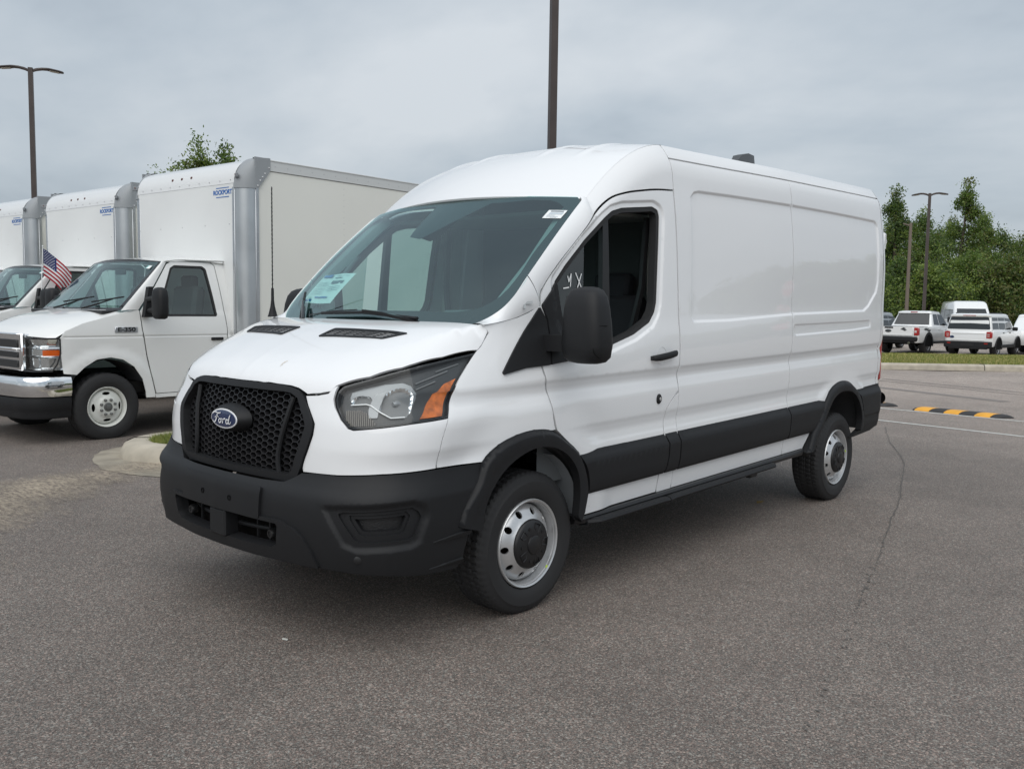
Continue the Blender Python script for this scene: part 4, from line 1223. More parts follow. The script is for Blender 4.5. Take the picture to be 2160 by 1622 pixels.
# ---- sail panel and mirror
sail_f = [(.095, 1.5000), (.0367, 1.4378), (-.2095, 1.1985), (-.2006, 1.1878), (-.0502, 1.2097), (.122, 1.2150), (.1440, 1.3384), (.1377, 1.4354)]
sail_d = [(.1111, 1.5086), (.2239, 1.6206), (.2339, 1.600), (.250, 1.50), (.272, 1.396), (.330, 1.300), (.315, 1.232), (.2733, 1.2272), (.1313, 1.2160), (.1519, 1.3384), (.1457, 1.4354)]
for side in (False, True):
    sg = -1 if not side else 1
    panel('mirror_sail', rounded(sail_f, .006, 2), SW, BLACKP, van, res=.03, bres=.015, lift=.011, flange=.014, mirror=side)
    panel('mirror_sail', rounded(sail_d, .006, 2), SW, BLACKP, van, res=.03, bres=.015, lift=.013, flange=.018, mirror=side)
    # housing: stacked superellipse rings
    rings = []
    for z, cx, hx, cy, hy, e_ in [(1.232, .165, .040, 1.170, .060, 2.6), (1.240, .160, .062, 1.170, .092, 3.0), (1.262, .155, .078, 1.171, .112, 3.4), (1.32, .152, .084, 1.172, .120, 3.6), (1.42, .152, .082, 1.170, .115, 3.6),
                              (1.50, .154, .076, 1.166, .106, 3.6), (1.55, .158, .068, 1.162, .096, 3.4), (1.580, .163, .055, 1.158, .080, 3.0), (1.594, .170, .034, 1.157, .055, 2.6), (1.599, .174, .012, 1.157, .025, 2.2)]:
        r = []
        for a in np.linspace(0, 2 * math.pi, 36, endpoint=False):
            ca_, sa_ = math.cos(a), math.sin(a)
            r.append((cx + hx * math.copysign(abs(ca_) ** (2 / e_), ca_), sg * (cy + hy * math.copysign(abs(sa_) ** (2 / e_), sa_)), z))
        rings.append(r)
    mb = MB(); mb.loft(rings); mir = mb.build('door_mirror', BLACKP, van, 50, rake=True)
    mb = MB()
    mb.loft([[(x_, sg * y_, z_) for x_, z_ in ((.10, 1.365), (.10, 1.285), (.21, 1.285), (.21, 1.365))] for y_ in (.90, 1.09)]); 
    mb.build('mirror_arm', BLACKP, mir, 30, rake=True)
    mb = MB(); mb.box((.224, sg * 1.165, 1.44), (.006, .14, .20), bev=.002); mb.box((.224, sg * 1.168, 1.290), (.006, .14, .04), bev=.002); mb.build('mirror_glass', CHROME, mir, 30, rake=True)
    # indicator cap seam on the outer cheek
    sp = [(.105, 1.286, 1.262), (.085, 1.268, 1.285), (.081, 1.258, 1.33), (.083, 1.258, 1.395), (.098, 1.275, 1.412), (.15, 1.289, 1.415)]
    mb = MB(); mb.tube([(a, sg * (b + .001), c) for a, b, c in resample(sp, .01, closed=False, smooth=True)], .0016, 5); mb.build('mirror_seam', CAVITY, mir, 40, rake=True)

# ---- cowl, wipers, antenna
mb = MB()
rows = []
for y in np.linspace(-.84, .84, 29):
    xr = -.352 + .10 * (y / .85) ** 2
    rows.append([(xr - .004, y, 1.424), (xr + .02, y, 1.410), (xr + .06, y, 1.415)])
mb.loft(rows, closed=False, caps=False); mb.build('cowl', DARKP, van, 60, rake=True)
def wsp(v, t, o_=.02):
    P_, N_ = surf_normals(SWS, np.array([v]), np.array([t]), ws_ref); return P_[0] + N_[0] * o_
wp = MB()
bl = [wsp(v, t, .022) for v, t in zip(np.linspace(.33, -.53, 12), np.interp(np.linspace(0, 1, 12), [0, .5, 1], [.035, .048, .012]))]
wp.tube([tuple(p) for p in bl], .009, 6)
wiper = wp.build('wiper', BLACKP, van, 40, rake=True)
wa = MB()
wa.loft([[tuple(np.array(p) + np.array(d_)) for d_ in ((-.012, 0, -.006), (-.012, 0, .010), (.012, 0, .010), (.012, 0, -.006))] for p in (wsp(-.60, -.03, .02), wsp(-.45, .0, .028), wsp(-.25, .03, .036), wsp(-.10, .042, .036))])
wa.build('wiper_arm', GLOSSBLK, wiper, 40, rake=True)
wp = MB()
wp.tube([tuple(wsp(v, t, .022)) for v, t in ((.52, -.03), (.62, .05), (.72, .13), (.80, .19))], [.012, .010, .009, .007], 6)
w2 = wp.build('wiper', BLACKP, van, 40, rake=True)
wa = MB(); wa.tube([tuple(wsp(v, t, .034)) for v, t in ((.47, -.03), (.58, .05), (.68, .11))], [.010, .012, .007], 6); wa.build('wiper_arm', GLOSSBLK, w2, 40, rake=True)
wa = MB(); wa.tube([tuple(wsp(v, t, .03)) for v, t in ((.45, .01), (.2, .045), (-.02, .058))], .003, 5); wa.build('washer_hose', DARKP, w2, 40, rake=True)
# mast aerial on the passenger wing
ab = MB()
prof = [(.030, 0), (.024, .02), (.014, .06), (.009, .10), (.008, .17)]
ab.lathe(prof, 14, 'z', (-.235, .895, 1.428)); 
aer = ab.build('aerial', BLACKP, van, 40, rake=True)
ab = MB(); pts = []
for i in range(160):
    t = i / 159; pts.append((-.235 + .0006 * math.cos(i * 1.2), .895 + .0006 * math.sin(i * 1.2), 1.590 + .605 * t))
ab.tube(pts, [.0040 + .0005 * math.sin(i * .9) for i in range(160)], 6); ab.build('aerial_mast', RUBBER, aer, 40, rake=True)
# roof pod
mb = MB()
mb.loft([[(2.62, -.56 + a, z) for a, z in ((-.03, 2.44), (-.02, 2.47), (.02, 2.47), (.03, 2.44))], [(2.70, -.56 + a, z) for a, z in ((-.05, 2.44), (-.035, 2.552), (.035, 2.552), (.05, 2.44))],
         [(2.79, -.56 + a, z) for a, z in ((-.055, 2.44), (-.04, 2.572), (.04, 2.572), (.055, 2.44))], [(2.885, -.56 + a, z) for a, z in ((-.05, 2.44), (-.035, 2.565), (.035, 2.565), (.05, 2.44))], [(2.90, -.56 + a, z) for a, z in ((-.05, 2.44), (-.035, 2.47), (.035, 2.47), (.05, 2.44))]])
mb.build('roof_pod', mat('pod_grey', (.07, .075, .08), .45), van, 40, rake=True)

# ---- window papers, stickers, marks
def ws_patch(name, v0, v1, t0, t1, m, parent, o_=-.006, n=6, skew=0.0, wav=0.0):
    us = np.linspace(0, 1, n); P = []
    for i in us:
        for j in us:
            v = v0 + (v1 - v0) * i + skew * j; t = t0 + (t1 - t0) * j
            P.append(tuple(wsp(v, t, o_ + wav * math.sin(7 * i + 3 * j))))
    f = [(a * n + b, (a + 1) * n + b, (a + 1) * n + b + 1, a * n + b + 1) for a in range(n - 1) for b in range(n - 1)]
    mb = MB(); mb.add(P, f); return mb.build(name, m, parent, 60, rake=True)
PAPER = mat('paper_white', (.80, .82, .82), .7)
PBLUE = mat('print_blue', (.09, .22, .48), .7); PDARK = mat('print_dark', (.16, .20, .24), .7); PLIGHT = mat('print_grey', (.50, .56, .60), .7)
pap = ws_patch('price_sheet', .84, .40, .135, .375, PAPER, ws, -.010, 10, -.02, .003)
for (a, b, c, d_, m_) in ((.80, .66, .345, .368, PBLUE), (.60, .44, .290, .315, PDARK), (.60, .50, .335, .342, PDARK), (.80, .62, .25, .253, PLIGHT), (.80, .62, .235, .238, PLIGHT), (.80, .62, .22, .223, PLIGHT), (.80, .62, .205, .208, PLIGHT),
                          (.80, .70, .145, .165, PBLUE), (.68, .50, .175, .185, PBLUE), (.60, .44, .250, .255, PLIGHT), (.60, .44, .235, .24, PLIGHT), (.60, .44, .265, .27, PLIGHT), (.80, .62, .30, .303, PLIGHT), (.80, .62, .285, .288, PLIGHT), (.80, .62, .27, .273, PLIGHT), (.60, .42, .355, .358, PLIGHT)):
    ws_patch('print_line', a, b, c, d_, m_, pap, -.0065, 4, 0, .002)
stk = ws_patch('stock_sticker', -.815, -.930, .795, .868, PAPER, ws, .0015, 4, .0)
for k, (a, b, c, d_, m_) in enumerate(((-.835, -.915, .852, .861, PDARK), (-.835, -.92, .828, .846, PLIGHT), (-.83, -.88, .818, .822, PLIGHT), (-.86, -.905, .808, .812, PLIGHT), (-.83, -.87, .808, .812, PLIGHT), (-.86, -.90, .80, .803, PLIGHT))):
    ws_patch('print_line', a, b, c, d_, m_, stk, .0028, 3)
# tape cross on the pillar seam
def wmark(name, strokes, wdt, m, parent, lift=.002):
    mb = MB()
    for st in strokes:
        q = resample(st, .01, closed=False)
        for i in range(len(q) - 1):
            a = np.array(q[i]); b = np.array(q[i + 1]); t = (b - a) / (np.linalg.norm(b - a) + 1e-9); n = np.array([-t[1], t[0]]) * wdt / 2
            vs = []
            for p in (a + n, b + n, b - n, a - n):
                vs.append((p[0], -(float(Wside(p[0], p[1])) + lift), p[1]))
            mb.add(vs, [(0, 1, 2, 3)])
    return mb.build(name, m, parent, 60, rake=True)
CHALK = mat('marker_white', (.85, .86, .86), .6)
dleft = [o for o in van.children if o.name.startswith('door') and not o.name.startswith('door_')][0]
for st_ in ([[(.345, 1.655), (.352, 1.625)], [(.352, 1.625), (.372, 1.668)], [(.372, 1.668), (.362, 1.60)]], [[(.308, 1.592), (.352, 1.597)]], [[(.405, 1.672), (.445, 1.598)], [(.450, 1.668), (.415, 1.592)]]):
    wmark('window_marking', st_, .006, CHALK, dleft, -.020)

# bird dropping on the hood, tape on the pillar seam
def hood_decal(name, blobs, m):
    mb = MB()
    for cx, cy, r, asp in blobs:
        pts = []
        for k in range(9):
            a = 2 * math.pi * k / 9; q = r * (1 + .3 * math.sin(3 * a + cx * 50)); px, py = cx + q * math.cos(a), cy + q * asp * math.sin(a); pts.append((px, py, hood_h(px, py) + .0012))
        mb.add(pts, [tuple(range(9))])
    o = mb.build(name, m, hood, 60, rake=True); o['kind'] = 'stuff'; return o
hood_decal('bird_dropping', [(-.905, -.225, .006, .7), (-.914, -.222, .006, .5), (-.925, -.224, .004, .5), (-.922, -.229, .003, .5), (-.897, -.231, .004, .8)], mat('dropping_tan', (.60, .53, .43), .7))
TAPE = mat('grey_tape', (.30, .32, .33), .6)
tc0 = np.array([-.004, -.904, 1.519])
for (du, dv) in ((.030, .018), (.026, -.012)):
    e1_ = np.array([.80, .0, .60]); e2_ = np.array([.25, -.45, -.30]); e2_ /= np.linalg.norm(e2_)
    d_ = e1_ * du + e2_ * dv * 1.6; n_ = np.array([-.35, -.75, .45]); n_ /= np.linalg.norm(n_); w_ = np.cross(d_, n_); w_ = w_ / np.linalg.norm(w_) * .007
    mb = MB(); mb.add([tuple(tc0 + n_ * .004 + q) for q in (-d_ - w_, d_ - w_, d_ + w_, -d_ + w_)], [(0, 1, 2, 3)]); mb.build('tape', TAPE, van, 60, rake=True)
# ---- cab interior
mb = MB()
rows = []
for y in np.linspace(-.80, .80, 17):
    b = .02 * math.cos(y * 2)
    rows.append([(-.24 + .10 * (y / .8) ** 2, y, 1.405), (-.05, y, 1.425 + b), (.20, y, 1.415 + b), (.34, y, 1.36), (.40, y, 1.10), (.30, y, .80)])
mb.loft(rows, closed=False, caps=False); mb.build('dashboard', TRIMGREY, van, 50, rake=True)
mb = MB(); mb.box((.22, -.40, 1.45), (.20, .40, .05), bev=.02); mb.build('instrument_hood', TRIMGREY, van, 40, rake=True)
# steering wheel
mb = MB(); c0 = np.array([.52, -.40, 1.33]); n_ = 28; pts = []
for k in range(n_ + 1):
    a = 2 * math.pi * k / n_; pts.append(tuple(c0 + np.array([.19 * math.sin(a) * .42, .19 * math.cos(a), .19 * math.sin(a) * .90])))
mb.tube(pts, .016, 8, cap=False); mb.tube([tuple(c0), tuple(c0 + np.array([-.2, 0, -.12]))], .035, 10)
for a in (0, math.pi, -math.pi / 2):
    mb.tube([tuple(c0), tuple(c0 + np.array([.19 * math.sin(a) * .42, .19 * math.cos(a), .19 * math.sin(a) * .90]))], .018, 6)
mb.build('steering_wheel', DARKP, van, 40, rake=True)
for y in (-.42, .42):
    mb = MB(); mb.box((1.08, y, .93), (.52, .50, .16), bev=.05, ry=-.08); mb.box((1.34, y, 1.24), (.15, .50, .62), bev=.05, ry=.16); mb.box((1.41, y, 1.60), (.10, .27, .18), bev=.04, ry=.14)
    mb.build('seat', SEATM, van, 40, rake=True)
mb = MB(); mb.box((1.55, 0, 1.32), (.03, 1.70, 1.80)); mb.build('cargo_bulkhead', mat('bulkhead_grey', (.06, .065, .065), .7), van, 30, rake=True)
mb = MB(); mb.box((.8, 0, .62), (1.8, 1.7, .06)); mb.build('cab_floor', CAVITY, van, 30, rake=True)
mb = MB(); mb.box((1.06, 0, 2.02), (.86, 1.46, .02)); mb.build('headliner', mat('headliner_grey', (.30, .31, .30), .9), van, 30, rake=True)
# B pillar trims, grab handle on the passenger pillar, mirror/sensor housing
TRIML = mat('pillar_trim', (.38, .38, .35), .7)
for side in (-1, 1):
    mb = MB(); mb.loft([[(1.20, side * .86, 2.05), (1.27, side * .86, 2.05), (1.27, side * .80, 2.05), (1.20, side * .80, 2.05)], [(1.16, side * .91, 1.40), (1.27, side * .91, 1.40), (1.27, side * .84, 1.40), (1.16, side * .84, 1.40)], [(1.16, side * .91, .70), (1.27, side * .91, .70), (1.27, side * .84, .70), (1.16, side * .84, .70)]])
    mb.build('pillar_trim', TRIML, van, 30, rake=True)
    mb = MB(); mb.tube([(1.15, side * .83, 2.0), (1.13, side * .82, 1.6), (1.10, side * .75, 1.25), (1.05, side * .66, .95)], .022, 6); mb.build('seat_belt', DARKP, van, 40, rake=True)
    mb = MB(); g = [ws3(side * .93, .10), ws3(side * .95, .45), ws3(side * .91, .80), ws3(side * .90, .97)]
    mb.loft([[tuple(p + np.array(q)) for q in ((.01, 0, -.01), (.06, -side * .005, -.03), (.07, -side * .07, -.03), (.02, -side * .05, -.01))] for p in g]); mb.build('pillar_lining', mat('pillar_lining_grey', (.24, .26, .26), .8), van, 40, rake=True)
    gp_ = [(.13, side * .81, 1.60), (.17, side * .76, 1.66), (.27, side * .755, 1.77), (.34, side * .80, 1.80)]
    mb = MB(); mb.tube(resample(gp_, .02, closed=False, smooth=True), .016, 8); mb.build('grab_handle', TRIMGREY, van, 40, rake=True)
    # inner door skins keep the cab dark
    mb = MB(); mb.loft([[(.15, side * .87, 1.24), (1.24, side * .92, 1.24)], [(.15, side * .87, .60), (1.24, side * .92, .60)]], closed=False); mb.build('door_lining', TRIMGREY, van, 30, rake=True)
mb = MB()
mb.loft([[tuple(wsp(v, t, -.012)) for v, t in ((.11, .96), (.10, .70), (.0, .655), (-.08, .69), (-.13, .96))], [tuple(wsp(v, t, -.07)) for v, t in ((.08, .96), (.07, .74), (.0, .70), (-.05, .73), (-.09, .96))]])
mb.build('camera_housing', DARKP, van, 30, rake=True)

# ---- underside and wheel wells
mb = MB(); mb.box((1.9, 0, .42), (5.0, 1.20, .10)); mb.box((1.9, 0, .46), (2.7, 1.80, .10)); mb.box((-.72, 0, .45), (.45, 1.5, .10)); mb.build('underbody', CAVITY, van, 30, rake=True)
mb = MB(); mb.tube([(3.75, -.75, .345), (3.75, .75, .345)], .05, 10); mb.lathe([(.0, -.10), (.13, -.06), (.15, 0), (.13, .06), (0, .10)], 16, 'y', (3.75, 0, .345)); mb.tube([(0, -.72, .33), (0, .72, .33)], .04, 8); mb.build('axle', CAVITY, van, 40)
mb = MB(); mb.box((2.50, -.86, .325), (.10, .05, .10), bev=.01); mb.box((2.46, -.86, .36), (.2, .06, .03)); mb.build('jack_bracket', DARKP, van, 30, rake=True)
LINER = mat('wheel_liner', (.05, .052, .056), .8); WELL = mat('inner_wing_paint', (.26, .28, .30), .6)
for side in (-1, 1):
    for cx, zt, m_ in ((0.0, .40, LINER), (3.75, .385, LINER)):
        mb = MB(); rows = []
        for a in np.linspace(.12, math.pi - .12, 26):
            r = .46 if cx == 0 else .47
            rows.append([(cx - r * .98 * math.cos(a), side * y_, zt + r * .93 * math.sin(a)) for y_ in (.985, .80, .62)])
        mb.loft(rows, closed=False, caps=False)
        mb.build('wheel_liner', m_, van, 60, rake=True)
        mb = MB(); mb.add([(cx + .47 * math.cos(a), side * .62, zt + .44 * math.sin(a)) for a in np.linspace(0, math.pi, 20)], [tuple(range(20))]); mb.build('wheel_well_wall', CAVITY, van, 60, rake=True)
    mb = MB(); rows = []
    for a in np.linspace(math.pi * .66, math.pi * 1.02, 10):
        rows.append([(-.405 * math.cos(a), side * y_, .40 + .405 * math.sin(a)) for y_ in (.945, .80)])
    mb.loft(rows, closed=False, caps=False); mb.build('inner_wing_panel', WELL, van, 60, rake=True)
# ------------------------------------------------------------------ wheels
def tyre_mesh(rad, rim_r, width, n=240, tread_d=.006, blocks=True):
    """profile from inner bead over the tread to outer bead, y from 0 (outer face) to width"""
    w = width
    sh = .022
    half_t = w * .5
    prof = [(rim_r - .004, w * .5 - .065, 0), (rim_r + .006, w * .5 - .012, 0), (rim_r + .022, w * .5 - .003, 0), (rim_r + .050, w * .5 + .004, 0), (rim_r + .085, w * .5 + .003, 0), (rad - .040, w * .5 - .004, 0), (rad - .030, w * .5 - .007, 2), (rad - .022, w * .5 - .011, 2), (rad - .012, w * .5 - .018, 2), (rad - .004, w * .5 - .030, 1)]
    ys = np.linspace(w * .5 - .034, -(w * .5 - .034), 25)
    mid = []
    for k, y in enumerate(ys):
        g = 1 if k in (5, 11, 13, 19) else 0
        mid.append((rad - (tread_d if g else 0) - .004 * (abs(y) / half_t) ** 3, y, 1 if not g else 0))
    p2 = prof + mid + [(r, -y, t) for r, y, t in prof[::-1]]
    m = len(p2); V = []; F = []
    for i in range(n):
        a = 2 * math.pi * i / n
        for j, (r, y, t) in enumerate(p2):
            rr = r; aa = a
            if blocks and t:
                ph = (i + (j // 5)) % 4
                if t == 1 and ph == 0: rr -= tread_d * 1.1
                if t == 2 and i % 4 == 0: rr -= .0035
            V.append((rr * math.cos(aa), y, rr * math.sin(aa)))
    for i in range(n):
        k = (i + 1) % n
        for j in range(m - 1):
            F.append((i * m + j, k * m + j, k * m + j + 1, i * m + j + 1))
    return V, F

_rimprof = pchip([.0, .075, .110, .122, .132, .165, .178, .186, .192], [-.018, -.018, -.016, -.010, -.002, .018, .030, .040, .050])
def build_wheel(parent, name='wheel', steer=0.0, rear=False):
    """wheel centred on its hub, outer face towards -y"""
    # steel disc with ten round holes
    holes = []
    for k in range(10):
        a = 2 * math.pi * (k + .5) / 10
        cx, cz = .159 * math.cos(a), .159 * math.sin(a)
        holes.append([(cx + .0175 * math.cos(b), cz + .0175 * math.sin(b)) for b in np.linspace(0, 2 * math.pi, 14, endpoint=False)])
    outl = [(.190 * math.cos(b), .190 * math.sin(b)) for b in np.linspace(0, 2 * math.pi, 64, endpoint=False)]
    def SR(u, v):
        u = np.asarray(u, float); v = np.asarray(v, float); r = np.hypot(u, v); return np.stack([u, _rimprof(r), v], -1)
    disc = panel(name, outl, SR, SILVER, parent, res=.016, bres=.006, holes=holes, flange=.010, rake=False, ref=lambda P: P + np.array([0, 1.0, 0]))
    mb = MB()
    mb.lathe([(.1905, .046), (.190, .062), (.1935, .075), (.196, .050), (.2005, .022), (.2030, .010), (.2065, .010), (.2085, -.002), (.2160, -.006), (.2205, -.002), (.2215, .006), (.2150, .012), (.205, .018)], 72, 'y')
    mb.build('rim', SILVER, disc, 50)
    mb = MB(); mb.lathe([(.05, .07), (.19, .075)], 32, 'y'); mb.build('brake_disc', mat('brake_dark', (.03, .028, .026), .6, metal=.3), disc, 40)
    V, F = tyre_mesh(.354, .2205, .235)
    mb = MB(); mb.add([(x, -y + .108, z) for x, y, z in V], F); mb.build('tyre', RUBBER, disc, 32)
    # black hub cap with five wedges
    mb = MB(); mb.lathe([(.124, -.004), (.122, -.016), (.113, -.026), (.070, -.033), (.047, -.034), (.045, -.040), (.040, -.043), (.0, -.043)], 48, 'y')
    cap = mb.build('hub_cap', DARKP, disc, 40)
    mb = MB()
    for k in range(5):
        a = 2 * math.pi * k / 5 + .3
        pl_ = [(.062, -.24), (.104, -.26), (.106, .10), (.084, .16), (.066, .0)]
        pts = [(r * math.cos(a + t), -.031, r * math.sin(a + t)) for i, (r, t) in enumerate(pl_)]
        mb.tube(pts, .0035, 6)
        mb.tube([(.084 * math.cos(a + .62), -.029, .084 * math.sin(a + .62)), (.084 * math.cos(a + .62), -.035, .084 * math.sin(a + .62))], .008, 10)
    mb.build('hub_cap_ribs', DARKP, cap, 40)
    mb = MB(); a = -.55; mb.box((.207 * math.cos(a), .004, .207 * math.sin(a)), (.010, .006, .016), bev=.002); mb.build('inspection_tag', mat('tag_green', (.55, .75, .06), .6), disc, 40)
    for o in [disc]:
        pass
    return disc
w0 = build_wheel(van)
w0.location = (0, -.955, .345); w0.rotation_euler = (0, R(14), 0)
for (x, y, rz, ry) in ((3.75, -.955, 0, -38), (0, .955, math.pi, 20), (3.75, .955, math.pi, 60)):
    w = copy_tree(w0, van); w.location = (x, y, .345); w.rotation_euler = (0, R(ry), rz)
# ------------------------------------------------------------------ three box trucks parked on the left
# truck frame: a to the rear (front axle at 0), b to the passenger side (driver flank at 0), z up
TRUCKW = mat('truck_white', (.78, .785, .77), .30, coat=.8)
BOXW = mat('box_panel_white', (.76, .775, .77), .45, noise=(1.2, .03, 3))
BOXS = mat('box_side_cream', (.80, .80, .745), .5, noise=(.8, .03, 3))
CAPGREY = mat('corner_cap_grey', (.30, .32, .335), .5)
GALV = mat('corner_post_metal', (.52, .545, .56), .30, metal=.8, noise=(2.0, .12, 3))
RIVET = mat('rivet_metal', (.55, .56, .57), .35, metal=.6)
WWHEEL = mat('white_steel_wheel', (.66, .67, .63), .4)
DECAL = mat('decal_blue', (.03, .14, .42), .5)
CW = 2.04   # cab width

def build_truck():
    T = empty('box_truck')
    def tumb(z):
        z = np.asarray(z, float)
        return .02 + .005 * (1.2 - z) ** 2 + .045 * np.clip((z - 1.13) / .27, 0, 1) ** 1.3 + .165 * np.clip((z - 1.36) / .66, 0, 1) ** 1.25
    def CS(a, z):
        a = np.asarray(a, float); z = np.asarray(z, float)
        r = np.hypot(a, z - .36)
        b = tumb(z) - .018 * (1 - sstep(r, .54, .66)) * (z < 1.2) + .05 * np.clip((-.35 - a) / .25, 0, 1) ** 2
        b = b + .006 * np.exp(-((z - 1.118) / .008) ** 2) * (a > -.45)
        return np.stack([a, b, z], -1)
    tref = lambda P: np.stack([P[:, 0], P[:, 0] * 0 + CW / 2, np.minimum(P[:, 2], 1.3)], 1)
    def both(name, outline, m, parent, holes=(), **k):
        objs = []
        for s in (0, 1):
            f = (lambda a, z: CS(a, z)) if not s else (lambda a, z: CS(a, z) * np.array([1, -1, 1]) + np.array([0, CW, 0]))
            objs.append(panel(name, outline, f, m, parent[s] if isinstance(parent, list) else parent, holes=holes, rake=False, ref=tref, **k))
        return objs
    zrow = [(a, z) for z in (1.085, 1.098, 1.106, 1.112, 1.118, 1.124, 1.130, 1.138, 1.151) for a in np.arange(-.5, 1.6, .03)]
    fend = [(-.47, .735), (-.50, 1.10), (-.44, 1.185), (-.25, 1.265), (.0, 1.33), (.25, 1.395), (.405, 1.412), (.412, 1.2), (.455, .9), (.545, .47), (.545, .425), (.435, .425), (.43, .50), (.395, .64), (.30, .78), (.17, .865), (.03, .893), (-.12, .875), (-.25, .80), (-.34, .72)]
    both('fender', fend, TRUCKW, T, res=.05, bres=.025, gap=.002, extra=zrow)
    win = rounded([(.605, 1.345), (.865, 1.90), (.92, 1.932), (1.285, 1.935), (1.325, 1.905), (1.385, 1.365), (1.372, 1.345)], .012, 3)
    door = [(.416, 1.40), (.62, 1.665), (.825, 1.945), (.90, 1.985), (1.40, 1.99), (1.452, 1.955), (1.505, 1.2), (1.50, .465), (.56, .465), (.465, .9), (.421, 1.2)]
    D = both('door', door, TRUCKW, T, holes=[win], res=.05, bres=.02, gap=.003, extra=zrow)
    both('window_seal', offset_poly(win, .004), RUBBER, D, holes=[offset_poly(win, -.020)], res=.05, bres=.02, lift=.002, flange=.03)
    both('window_glass', offset_poly(win, -.012), SIDEGLASS, D, res=.08, lift=-.008, flange=0)
    both('cab_corner', [(1.458, 1.955), (1.512, 1.2), (1.507, .43), (1.62, .43), (1.62, 1.985), (1.41, 1.995)], TRUCKW, T, res=.06, gap=.002)
    both('sill', [(.555, .418), (.555, .460), (1.50, .460), (1.50, .418)], TRUCKW, T, res=.06, flange=.05)
    # A pillar + roof
    def ws_pt(v, t):   # v 0 driver .. 1 passenger
        c = abs(2 * v - 1)
        b = CW / 2 + (v - .5) * (CW - .14 - .30 * t)
        a = (.06 + .13 * c * c) * (1 - t) + (.67 + .10 * c * c) * t
        return (a, b, 1.405 * (1 - t) + (2.005 - .03 * c * c) * t - 0.004)
    n = 13
    P = [ws_pt(i / (n - 1), j / 6) for i in range(n) for j in range(7)]
    F = [(i * 7 + j, (i + 1) * 7 + j, (i + 1) * 7 + j + 1, i * 7 + j + 1) for i in range(n - 1) for j in range(6)]
    mb = MB(); mb.add(P, F); W_ = mb.build('windshield', WSGLASS, T, 60)
    mb = MB()
    edge = [ws_pt(v, 0) for v in np.linspace(0, 1, 13)] + [ws_pt(1, t) for t in np.linspace(.1, 1, 6)] + [ws_pt(v, 1) for v in np.linspace(1, 0, 13)[1:]] + [ws_pt(0, t) for t in np.linspace(1, .1, 6)[1:]]
    cen = np.array([.38, CW / 2, 1.7])
    inn = [tuple(np.array(p) + (cen - np.array(p)) * np.array([.07, .06, .09])) for p in edge]
    k = len(edge)
    mb.add([tuple(np.array(p) + np.array([-.004, 0, .004])) for p in edge] + [tuple(np.array(p) + np.array([-.004, 0, .004])) for p in inn], [(i, (i + 1) % k, k + (i + 1) % k, k + i) for i in range(k)])
    mb.build('windshield_band', FRIT, W_, 60)
    for s in (0, 1):
        rows = []
        for t in np.linspace(0, 1, 12):
            g = np.array(ws_pt(0, t)); az = np.interp(t, [0, .5, 1], [.40, .62, .835]); zz = np.interp(t, [0, .5, 1], [1.405, 1.675, 1.965])
            r = CS(np.array([az - .006]), np.array([zz + .005]))[0]
            c = (g + r) / 2 + np.array([-.02, -.018, .012])
            row = [tuple((1-u)**2 * r + 2*u*(1-u) * c + u*u * g) for u in np.linspace(0, 1, 6)]
            rows.append([(x, (CW - y) if s else y, z) for x, y, z in row])
        mb = MB(); mb.loft(rows, closed=False, caps=False); mb.build('windshield_pillar', TRUCKW, T, 60)
    rows = []
    for u in np.linspace(0, 1, 9):
        row = []
        for v in np.linspace(0, 1, 15):
            c = abs(2 * v - 1)
            hd = np.array(ws_pt(v, 1)); a = hd[0] * (1 - u) + 1.62 * u
            b = CW / 2 + (v - .5) * (CW - .44 + .06 * u)
            z = hd[2] + .010 + .055 * math.sin(min(1, u * 1.4) * math.pi / 2) - .055 * c ** 4 * (.3 + .7 * u)
            row.append((a, b, z))
        rows.append(row)
    mb = MB(); mb.loft(rows, closed=False, caps=False); mb.build('cab_roof', TRUCKW, T, 60)
    for s in (0, 1):   # drip edge joining roof and door top
        rows = []
        for u in np.linspace(0, 1, 8):
            a = .80 + (1.62 - .80) * u
            v = 0
            p0 = np.array([a, CW / 2 - .5 * (CW - .44 + .06 * ((a - .77) / .85)), 1.99 + .0])
            zt = np.interp(a, [.80, .95, 1.62], [1.965, 1.992, 2.0])
            p1 = CS(np.array([a]), np.array([zt]))[0]
            p0[2] = np.interp(a, [.80, 1.0, 1.62], [1.985, 2.012, 2.018])
            m_ = (p0 + p1) / 2 + np.array([0, -.016, .004])
            rows.append([(x, (CW - y) if s else y, z) for x, y, z in (p0, m_, p1)])
        mb = MB(); mb.loft(rows, closed=False, caps=False); mb.build('roof_edge', TRUCKW, T, 60)
    # hood
    rows = []
    for u in np.linspace(0, 1, 12):
        row = []
        for v in np.linspace(0, 1, 17):
            c = abs(2 * v - 1)
            a0 = -.705 + .20 * c ** 4; a1 = .05 + .13 * c * c + .14 * c ** 8
            a = a0 + (a1 - a0) * u
            eb = np.interp(u, [0, .3, 1], [.13, .075, .06])
            b = CW / 2 + (v - .5) * (CW - 2 * eb)
            zc = np.interp(u, [0, .06, .15, .5, 1], [1.135, 1.185, 1.225, 1.335, 1.412])
            ze = np.interp(u, [0, .06, .3, .7, 1], [1.105, 1.14, 1.235, 1.335, 1.405])
            row.append((a, b, zc + (ze - zc) * c ** 2.6))
        rows.append(row)
    mb = MB(); mb.loft(rows, closed=False, caps=False); mb.build('hood', TRUCKW, T, 60)
    mb = MB(); mb.box((.12, CW / 2, 1.385), (.22, CW - .3, .04), bev=.015); mb.build('cowl', DARKP, T, 40)
